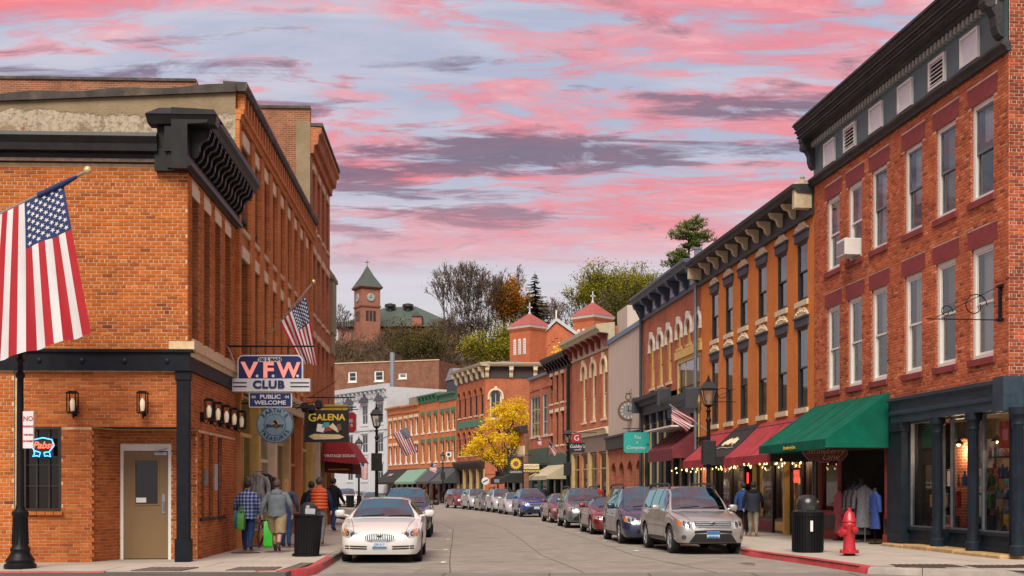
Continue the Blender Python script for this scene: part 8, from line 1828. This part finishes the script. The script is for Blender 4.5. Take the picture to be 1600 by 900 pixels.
    for f in bm_.polygons:
        c = f.center; best = (9, 0)
        for a, b_ in Ed:
            d = P[b_]-P[a]; t = max(0, min(1, (c-P[a]).dot(d)/max(1e-9, d.length_squared))); dist = (c-(P[a]+d*t)).length-lerp(Rd[a][0], Rd[b_][0], t)
            z = Zn[b_] if t > .5 else Zn[a]
            if Zn[b_] == 'skin' and Zn[a] == 'top': z = 'skin' if t > .6 else 'top'
            if dist < best[0]: best = (dist, zi[z])
        if c.z < hem*s and best[1] == 0 and abs(c.x) < .16*s*b: best = (0, 1)
        f.material_index = best[1]; f.use_smooth = True
    e = empty(name, (x, y, zb), rz, label, 'person', 'people on the sidewalks'); bm_.name = 'body'; put('body', bm_, e)
    hm = mat('hair_%d' % int(hair[0]*1000), hair, .7, var=.35, vscale=30, stretch=(1, 1, .2))
    # hair: a shell over crown and nape
    m = MB(); n, k = 18, 9; rn = random.Random(int(x*100))
    def hp_(u, w_):
        th = u*2*math.pi; ph = w_*math.pi*.62; front = max(0, -math.sin(th)); ph = w_*math.pi*(.80-.42*front**.7); rr = .098+.008*math.sin(th*7+w_*9)
        return ((rr*.92*math.sin(ph)*math.cos(th))*s, (.0+rr*1.08*math.sin(ph)*math.sin(th))*s, (1.645+rr*1.05*math.cos(ph))*s)
    m.grid(hp_, n, k); m.obj('hair', hm, e, smooth=80, fix=False)
    if long_hair:
        m = MB(); m.loft([[((.10*w_)*math.cos(t*.628)*s, (.045+.05*math.sin(t*.628)*w_)*s, (z+.01*math.sin(t*3))*s) for t in range(10)] for z, w_ in ((1.70, .7), (1.60, 1.05), (1.48, 1.15), (1.36, 1.1), (1.24, .85), (1.18, .4))]); m.obj('hair', hm, e, smooth=80)
    def shell(nm, mt, z0, z1, g, sl=False, hemf=1.08):
        m = MB(); N_ = 24; rings = []
        for z, rx, ry in ((z0, .168*hemf, .140*hemf), (z0+.06, .168*hemf, .142), (1.10, .165, .138), (1.26, .182, .150), (1.37, .172, .128), (1.43, .115, .095), (z1, .075, .078)):
            rings.append([((rx*b+g)*math.cos(2*math.pi*i/N_)*s, ((ry*b+g)*math.sin(2*math.pi*i/N_)+.008)*s, (z+.010*math.sin(i*1.9+z*9))*s) for i in range(N_)])
        m.loft(rings, 0, False); return m.obj(nm, mt, e, smooth=70)
    if vest:
        for i in range(6):                         # quilted vest: a ring for each channel
            m = MB(); z = .93+i*.083; N_ = 24; rw = interp([(.9, .168), (1.1, .172), (1.26, .182), (1.42, .15)], z)*b; rd = rw*.82
            m.loft([[((rw+q)*math.cos(2*math.pi*t/N_)*s, ((rd+q)*math.sin(2*math.pi*t/N_)+.008)*s, (z+dz)*s) for t in range(N_)] for q, dz in ((.008, 0), (.028, .02), (.032, .042), (.028, .064), (.008, .083))], 0, False); m.obj('vest_panel', vest, e, smooth=60)
        m = MB(); m.lathe([(.172*b*s, 1.428*s), (.13*s, 1.46*s), (.085*s, 1.475*s), (.08*s, 1.52*s)], n=24, cap=False); m.obj('vest_collar', vest, e, smooth=60)
    if jacket: shell('jacket', jacket, hem-.06, 1.50, .018)
    if shorts:
        for q in (-1, 1):
            st = stride*(1 if q > 0 else -1); back = max(0, -st); m = MB(); N_ = 14; k0, k1 = Vector((q*.085*b, 0, .93)), Vector((q*.095, -st*.55-.02, .47+back*.06))
            m.loft([[((c_.x+r_*math.cos(t*2*math.pi/N_))*s, (c_.y+r_*math.sin(t*2*math.pi/N_))*s, (c_.z+.012*math.sin(t*2.2))*s) for t in range(N_)] for c_, r_ in ((k0, .125*b), (k0.lerp(k1, .4), .122*b), (k0.lerp(k1, .8), .112*b), (k1, .112*b))], 0, False); m.obj('shorts_leg', legs, e, smooth=70)
    if hood:
        m = MB(); m.loft([[((.125*w_)*math.cos(t*.524)*s, (.055+d+.075*w_*math.sin(t*.524))*s, (z+.018*math.sin(t*.524))*s) for t in range(12)] for z, w_, d in ((1.50, .72, .0), (1.47, 1.0, .03), (1.42, 1.1, .05), (1.35, .9, .045), (1.29, .3, .03))]); m.obj('hood', top, e, smooth=80)
    return e
JEAN = cloth('blue_jeans', (.025, .055, .16)); KHAKI = cloth('khaki', (.30, .23, .13)); GRYH = cloth('grey_hoodie', (.15, .175, .20)); BLKJ = cloth('black_jacket', (.010, .010, .012)); NAVJ = cloth('navy_sleeves', (.012, .022, .06)); ORG = mat('orange_quilting', (.60, .085, .015), .55, var=.08); GRYT = cloth('grey_trousers', (.16, .16, .17)); DNM = cloth('denim_jacket', (.05, .08, .14)); TAUP = cloth('taupe_trousers', (.20, .17, .14))
def walker(px, D, *a, **k): return person(k.pop('label'), (px-800)*D/FPX, D, k.pop('rz', math.pi), *a, **k)
PLD = plaid()
walker(387, 28.8, 1.70, PLD, JEAN, label='person in blue plaid shirt and jeans walking away with bags', hair=(.02, .011, .008), stride=.10, arms=((.0, .03), (.10, .08)), bulk=1.12, jacket=PLD, hem=.86)
walker(433, 28.3, 1.71, GRYH, KHAKI, label='person in grey hoodie and khaki shorts stepping away', hair=(.09, .05, .035), shorts=True, stride=.24, arms=((.10, .10), (-.05, .12)), bulk=1.18, hood=True, jacket=GRYH, hem=.93)
walker(447, 30.6, 1.74, DNM, JEAN, label='long haired person hidden behind the grey hoodie', hair=(.32, .17, .06), long_hair=True, stride=.12)
walker(499, 31.6, 1.80, NAVJ, GRYT, label='person in orange quilted vest behind the litter bin', hair=(.05, .04, .035), vest=ORG, stride=.16, bulk=1.12, arms=((.05, .06), (.02, .08)), shoes=SHOEB)
walker(486.5, 32.4, 1.70, BLKJ, JEAN, label='dark haired person in dark coat left of the orange vest', hair=(.015, .01, .008), stride=.1, jacket=BLKJ, rz=R(200))
walker(521, 42.5, 1.88, BLKJ, JEAN, label='person in black jacket and jeans under the red awning', hair=(.015, .012, .01), stride=.12, jacket=BLKJ, bulk=1.12, rz=R(150))
walker(1177, 38.0, 1.72, BLKJ, TAUP, label='person in dark hooded jacket and taupe trousers at the shop', hair=(.012, .01, .01), stride=.12, jacket=mat('cloth_dark_navy_coat', (.010, .014, .028), .85), bulk=1.12, hood=True, shoes=SHOEB, rz=R(170))
walker(1161.5, 38.6, 1.70, cloth('blue_top', (.02, .05, .16)), BLKJ, label='person in blue and black beside the dark hooded jacket', hair=(.012, .01, .01), stride=.1, jacket=cloth('blue_top', (.02, .05, .16)), shoes=SHOEB)
for px_, D, lab, c_ in ((851, 79.5, 'distant person in black by the parked blue SUV', BLKJ), (935, 62, 'distant person in red behind the mid grey SUV', cloth('red_coat', (.3, .02, .02))), (772, 108, 'tiny distant person by the bend corner block', BLKJ)):
    walker(px_, D, 1.75, c_, JEAN, label=lab, stride=.1)
# shopping bags
def bag(label, x, y, z, w_, d, hh, m_, rz=0):
    e = empty('shopping_bag', (x, y, z), rz, label, 'bag', 'shopping bags'); m = MB(); m.loft([[(sx*w_/2*q, sy*d/2*q2, zz) for sx, sy in ((-1, -1), (1, -1), (1, 1), (-1, 1))] for zz, q, q2 in ((0, .85, .8), (.05, .98, 1), (hh*.6, 1.02, 1.05), (hh, .95, .5))]); m.obj('bag_body', m_, e, smooth=30)
    for sy in (-1, 1): m = MB(); m.tube([(-w_*.25, sy*d*.2, hh-.02), (-w_*.15, sy*.02, hh+.16), (w_*.15, sy*.02, hh+.16), (w_*.25, sy*d*.2, hh-.02)], .008, 5); m.obj('handle', m_, e)
LIME = mat('lime_plastic', (.03, .50, .02), .4, var=.15, vscale=5); TEALB = mat('teal_bag_cloth', (.03, .12, .16), .7); GRNB = mat('leaf_green_bag', (.08, .30, .04), .6, var=.2)
p = at(419, 857, 28.5); bag('bright green shopping bag carried between the two walkers', p.x, p.y, .26, .20, .34, .62, LIME, R(10))
p = at(371, 822, 28.7); bag('teal shopping bag on the plaid shirt person\'s arm', p.x, p.y, .70, .16, .28, .42, TEALB, R(10)); p = at(377, 822, 28.5); bag('leaf green shopping bag beside the teal bag', p.x, p.y, .68, .15, .2, .38, GRNB)
# ================================================================ TREES
BARK = mat('grey_bark', (.085, .065, .052), .95, var=.3, vscale=3); TWIG = mat('brown_twigs', (.105, .078, .062), .95, var=.3, vscale=.5); DBARK = mat('dark_bark', (.035, .028, .022), .95, var=.3, vscale=3)
LF_Y = leaf_mat('yellow_leaves', (.60, .34, .008), (.90, .68, .035)); LF_O = leaf_mat('orange_leaves', (.22, .14, .012), (.56, .20, .015)); LF_G = leaf_mat('yellow_green_leaves', (.11, .12, .012), (.36, .32, .03)); LF_OL = leaf_mat('olive_leaves', (.045, .048, .014), (.14, .12, .032)); LF_B = leaf_mat('russet_brown_leaves', (.07, .045, .022), (.19, .115, .05)); LF_S = leaf_mat('spruce_needles', (.018, .032, .022), (.06, .08, .045), .15); LF_P = leaf_mat('pine_needles', (.05, .085, .02), (.17, .22, .05), .25)
MINR = [.012]
def grow(m, p, d, r_, ln, depth, rn, tips, spread=.55, n=3, up=.12, split=3, shrink=.72, taper=.62):
    pts = [p]; rs = [r_]; q = p.copy(); dd = d.copy(); seg = 3
    for i in range(seg):
        dd = (dd+Vector((rn.uniform(-1, 1), rn.uniform(-1, 1), rn.uniform(-.4, 1)*.6))*.16+Vector((0, 0, up*.4))).normalized(); q = q+dd*ln/seg; pts.append(q.copy()); rs.append(lerp(r_, r_*taper, (i+1)/seg))
    m.tube(pts, [max(q_, MINR[0]) for q_ in rs], n if depth < 2 else 5, cap=False)
    if depth == 0: tips.append((q, dd)); return
    if depth <= 2: tips.append((pts[2], dd))
    for k in range(split if rn.random() < .8 else split-1):
        a = rn.random()*6.283; e = dd.orthogonal().normalized(); e.rotate(Matrix.Rotation(a+k*2.2, 3, dd)); nd = (dd+e*rn.uniform(.5, 1.15)*spread*1.5+Vector((0, 0, up))).normalized(); grow(m, pts[-1] if k else pts[-1], nd, r_*taper*rn.uniform(.7, .95), ln*shrink*rn.uniform(.75, 1.15), depth-1, rn, tips, spread, n, up, split, shrink, taper)
def leaves(m, centres, per, rad, size, rn, flat=1.0, tone=None, droop=0):
    for c, _ in centres:
        base_t = rn.uniform(.1, .9)
        for i in range(per):
            v = Vector((rn.gauss(0, 1), rn.gauss(0, 1), rn.gauss(0, 1)*flat))*rad*.55; p = c+v; a = Vector((rn.uniform(-1, 1), rn.uniform(-1, 1), rn.uniform(-1, 1))).normalized(); b = a.orthogonal().normalized(); s_ = size*rn.uniform(.6, 1.35)
            m.add([p-a*s_, p-b*s_*.55, p+a*s_, p+b*s_*.55], [(0, 1, 2, 3)], 0, min(1, max(0, base_t+rn.uniform(-.35, .35))))
def tree(label, x, y, z, h, cat='tree', trunk=.22, depth=5, leaf=None, per=6, rad=.6, size=.2, seed=1, spread=.55, bark=BARK, name='tree', first=.30, split=3, up=.12, crown_only=None, group=None, shrink=.74):
    rn = random.Random(seed); e = empty(name, (x, y, z), 0, label, cat, group); m = MB(); tips = []; th = h*first
    m.tube([(0, 0, -.6), (0, 0, 0), (.02*h*rn.uniform(-1, 1), .02*h*rn.uniform(-1, 1), th)], [trunk*1.5, trunk*1.15, trunk*.85], 9, cap=False); top_ = Vector(m.v[-1]); top_ = Vector((0, 0, th)); t = m.obj('trunk', bark, e, smooth=80, fix=False)
    m = MB(); L0 = h*(1-first)/sum(shrink**i for i in range(depth+1))*1.12
    for k in range(split+1):
        a = k*6.283/(split+1)+rn.random(); grow(m, top_-Vector((0, 0, th*.12*rn.random())), Vector((math.cos(a)*spread, math.sin(a)*spread, 1)).normalized(), trunk*.62, L0, depth, rn, tips, spread, 3, up, split, shrink)
    m.obj('limbs', bark if leaf else TWIG, e, smooth=80, fix=False)
    if leaf:
        m = MB(); leaves(m, tips, per, rad, size, rn); c = m.obj('crown', leaf, e, tone=True, fix=False); c['kind'] = 'stuff'
    return e
# yellow maple on the right sidewalk at the bend: a lopsided crown of leaf clusters on real limbs
rn = random.Random(12); base_p = at(790, 790, 96); e = empty('tree', (base_p.x, 96, .15), 0, 'brilliant yellow maple on the sidewalk before the corner block', 'tree'); m = MB(); lm = MB(); cl = []
m.tube([(0, 0, -.3), (.05, 0, 1.2), (.0, 0, 2.8)], [.17, .13, .11], 9, cap=False); m.obj('trunk', BARK, e, smooth=80, fix=False)
for (px_, py_, r_, n_) in ((803, 642, 1.15, 16), (820, 652, .8, 9), (785, 628, .75, 8), (778, 655, 1.1, 14), (758, 676, .95, 12), (740, 690, .7, 8), (731, 700, .4, 4), (770, 702, .9, 11), (796, 688, 1.1, 13), (815, 680, .8, 8), (755, 708, .5, 5), (785, 716, .6, 6), (810, 622, .5, 5)):
    c = at(px_, py_, 96)-Vector((base_p.x, 96, .15)); c.y = rn.uniform(-.6, .6); mid = Vector((c.x*.35, c.y*.3, lerp(2.8, c.z, .45))); lm.tube([(0, 0, 2.6), mid, c], [.075, .05, .02], 5, cap=False)
    for k in range(n_):
        q = c+Vector((rn.gauss(0, .5), rn.gauss(0, .6), rn.gauss(0, .42)))*r_; lm.tube([mid.lerp(c, rn.uniform(.5, 1)), q], [.022, .008], 3, cap=False); cl.append((q, None))
lm.obj('limbs', DBARK, e, smooth=80, fix=False); m = MB(); leaves(m, cl, 72, .60, .085, rn, .55); e.scale = (.93, .93, .95); c = m.obj('crown', LF_Y, e, tone=True, fix=False); c['kind'] = 'stuff'
p = at(884, 560, 100); tree('small yellow treetop behind the black cornice house', p.x, p.y, 0, 13.0, trunk=.14, depth=3, leaf=LF_Y, per=14, rad=.6, size=.13, seed=7, spread=.18, first=.72, split=2)
MINR[0] = .05
def on_hill(px, D): x = (px-800)*D/FPX; return x, D, hill_z(x, D)-.3
def hill_tree(label, px, D, ytop, **k):
    x, y, z = on_hill(px, D); h = (CZ+(HZ-ytop)*D/FPX-z)*.93; return tree(label, x, y, z, h, **k)
hill_tree('big round nearly bare tree on the hill crest', 744, 262, 424, trunk=.42, depth=6, leaf=LF_B, per=1, rad=.8, size=.16, seed=31, spread=.40, first=.22, split=3)
hill_tree('slender bare tree left of the big round tree', 702, 268, 436, trunk=.3, depth=6, seed=32, spread=.30, first=.25, split=2, up=.2)
hill_tree('bare tree at the far left beside the clock tower', 528, 300, 478, trunk=.3, depth=5, seed=33, spread=.5)
hill_tree('orange turning maple left of the dark spruce', 793, 264, 448, trunk=.4, depth=4, leaf=LF_O, per=26, rad=1.3, size=.24, seed=34, spread=.22, first=.15)
hill_tree('yellow green tree below the orange maple', 786, 232, 512, trunk=.3, depth=4, leaf=LF_G, per=22, rad=1.4, size=.24, seed=35, spread=.4, first=.15)
hill_tree('thin bare trees between the spruce and church tower', 880, 275, 450, trunk=.26, depth=5, leaf=LF_B, per=1, rad=1, size=.2, seed=36, spread=.34, split=2)
hill_tree('yellow green tree behind the right church tower', 938, 262, 428, trunk=.4, depth=5, leaf=LF_G, per=10, rad=1.2, size=.22, seed=37, spread=.34, first=.2)
hill_tree('loose yellow green tree left of the blue cornice', 995, 255, 426, trunk=.4, depth=5, leaf=LF_G, per=9, rad=1.2, size=.22, seed=38, spread=.36, first=.2)
hill_tree('olive tree low between church tower and pale building', 968, 235, 462, trunk=.35, depth=4, leaf=LF_OL, per=20, rad=1.4, size=.24, seed=39, spread=.4)
hill_tree('yellow green bush below the school roof', 672, 245, 510, trunk=.25, depth=4, leaf=LF_OL, per=12, rad=1.2, size=.22, seed=40, spread=.4, first=.15)
def spruce(label, px, D, ytop, seed, base_r):
    x, y, z = on_hill(px, D); h = CZ+(HZ-ytop)*D/FPX-z; rn = random.Random(seed); e = empty('spruce', (x, y, z), 0, label, 'tree'); m = MB(); m.tube([(0, 0, 0), (0, 0, h)], [.35, .03], 7); m.obj('trunk', DBARK, e); m = MB()
    for i in range(230):
        t = i/230; zz = h*(.12+.87*t)+rn.uniform(-.3, .3); rl = base_r*(1-t)**.8*rn.uniform(.55, 1.1)+.25; a = i*2.4+rn.uniform(-.3, .3); d = Vector((math.cos(a), math.sin(a), 0))
        for k in range(int(5+rl*5)):
            u = (k+1)/(5+rl*5); p = d*rl*u+Vector((0, 0, zz-.28*rl*u+.16*rl*u*u)); side = Vector((-d.y, d.x, 0))*(.34*(1.15-u)*min(1.2, rl)+.10)*rn.uniform(.6, 1.2); dr = Vector((0, 0, -.10-.12*rn.random())); b = d*rl*.22
            m.add([p-b*.5, p+side+dr, p+b, p-side+dr], [(0, 1, 2, 3)], 0, rn.random()*.7+.3*t)
    c = m.obj('needles', LF_S, e, tone=True, fix=False); c['kind'] = 'stuff'
spruce('dark pointed spruce on the hill crest', 836, 236, 424, 3, 8.5)
# layered pine behind the blue cornice building
x, y = (1078-800)*84/FPX, 84; rn = random.Random(8); z0 = 12; ztop = CZ+(HZ-345)*84/FPX
e = empty('pine_tree', (x, y, 0), 0, 'layered green pine rising behind the orange and blue cornice roofs', 'tree'); m = MB(); m.tube([(0, 0, 0), (.1, 0, 8), (-.1, 0, ztop-.8)], [.3, .2, .05], 8); m.obj('trunk', DBARK, e); m = MB(); br = MB()
for (pa, pb, py_) in ((1062, 1098, 350), (1048, 1108, 361), (1044, 1092, 370), (1082, 1120, 372), (1062, 1094, 386), (1040, 1072, 402), (1036, 1068, 411), (1058, 1084, 416)):
    for k in range(7):
        t_ = k/6; px_ = lerp(pa, pb, t_); tip = at(px_, py_-5*math.sin(t_*3.14)+rn.uniform(-2, 2), 84)-Vector((x, 84, 0)); tip.y = rn.uniform(-1.3, 1.3); root_ = Vector((0, 0, tip.z-.35)); br.tube([root_, root_.lerp(tip, .5)-Vector((0, 0, .06)), tip], [.035, .025, .012], 4)
        for q in range(74):
            c = root_.lerp(tip, rn.uniform(.45, 1.06))+Vector((rn.gauss(0, .13), rn.gauss(0, .2), rn.gauss(.04, .055))); a1 = Vector((rn.uniform(-1, 1), rn.uniform(-1, 1), rn.uniform(.1, .9))).normalized(); b1 = a1.orthogonal().normalized(); s_ = .17*rn.uniform(.6, 1.3); m.add([c-a1*s_, c-b1*.035, c+a1*s_, c+b1*.035], [(0, 1, 2, 3)], 0, min(1, max(0, rn.gauss(.5, .3))))
br.obj('limbs', DBARK, e); c = m.obj('needles', LF_P, e, tone=True, fix=False); c['kind'] = 'stuff'
# the rest of the hillside wood reads as one mass for each kind of tree
rn = random.Random(77)
def wood(name, label, leaf, spots, depth, per, rad, size, hrange, spread=.55, split=3):
    m = MB(); t = MB()
    for (px, D) in spots:
        x, y, z = on_hill(px, D); h = rn.uniform(*hrange); tips = []; tr = .02*h; t.tube([(x, y, z-.5), (x, y, z+h*.25)], [tr*1.2, tr], 5, cap=False); L0 = h*.75/sum(.74**i for i in range(depth+1))*1.1
        for k in range(3): a = k*2.1+rn.random(); grow(t, Vector((x, y, z+h*.24)), Vector((math.cos(a)*spread, math.sin(a)*spread, 1)).normalized(), tr*.7, L0, depth, rn, tips, spread, 3, .12, split, .74)
        if leaf: leaves(m, tips, per, rad, size, rn)
    e = empty(name, (0, 0, 0), 0, label, 'woodland'); e['kind'] = 'stuff'; o = t.obj('limbs', TWIG, e, fix=False); o['kind'] = 'stuff'
    if leaf: o = m.obj('foliage', leaf, e, tone=True, fix=False); o['kind'] = 'stuff'
U = lambda a, b: rn.uniform(a, b)
wood('crest_wood', 'row of thin bare trees along the hill crest', LF_B, [(690+13*i+U(-6, 6), U(262, 278)) for i in range(28)], 5, 1, 1.0, .16, (10, 13), .36, 2)
wood('tower_side_wood', 'row of bare brown trees below the hilltop school', LF_B, [(512+14*i+U(-6, 6), U(268, 300)) for i in range(15)], 4, 2, 1.0, .17, (8, 11), .42)
wood('bare_wood', 'mass of bare brown trees covering the hillside', LF_B, [(U(505, 1010), U(190, 300)) for i in range(70)]+[(U(510, 720), U(215, 300)) for i in range(30)], 4, 2, 1.0, .17, (8, 12), .42)
wood('russet_wood', 'mass of russet brown undergrowth trees on the slope below the school', LF_B, [(U(510, 780), U(186, 285)) for i in range(44)], 3, 16, 1.5, .22, (4, 7), .5)
wood('olive_wood', 'mass of olive green trees on the lower hillside', LF_OL, [(U(600, 1000), U(182, 250)) for i in range(26)], 3, 20, 1.5, .22, (4, 6.2), .5)
wood('yellowing_wood', 'mass of yellowing undergrowth trees scattered over the hillside', LF_OL, [(U(560, 1020), U(190, 260)) for i in range(12)], 3, 16, 1.4, .2, (3.5, 5.5), .5)
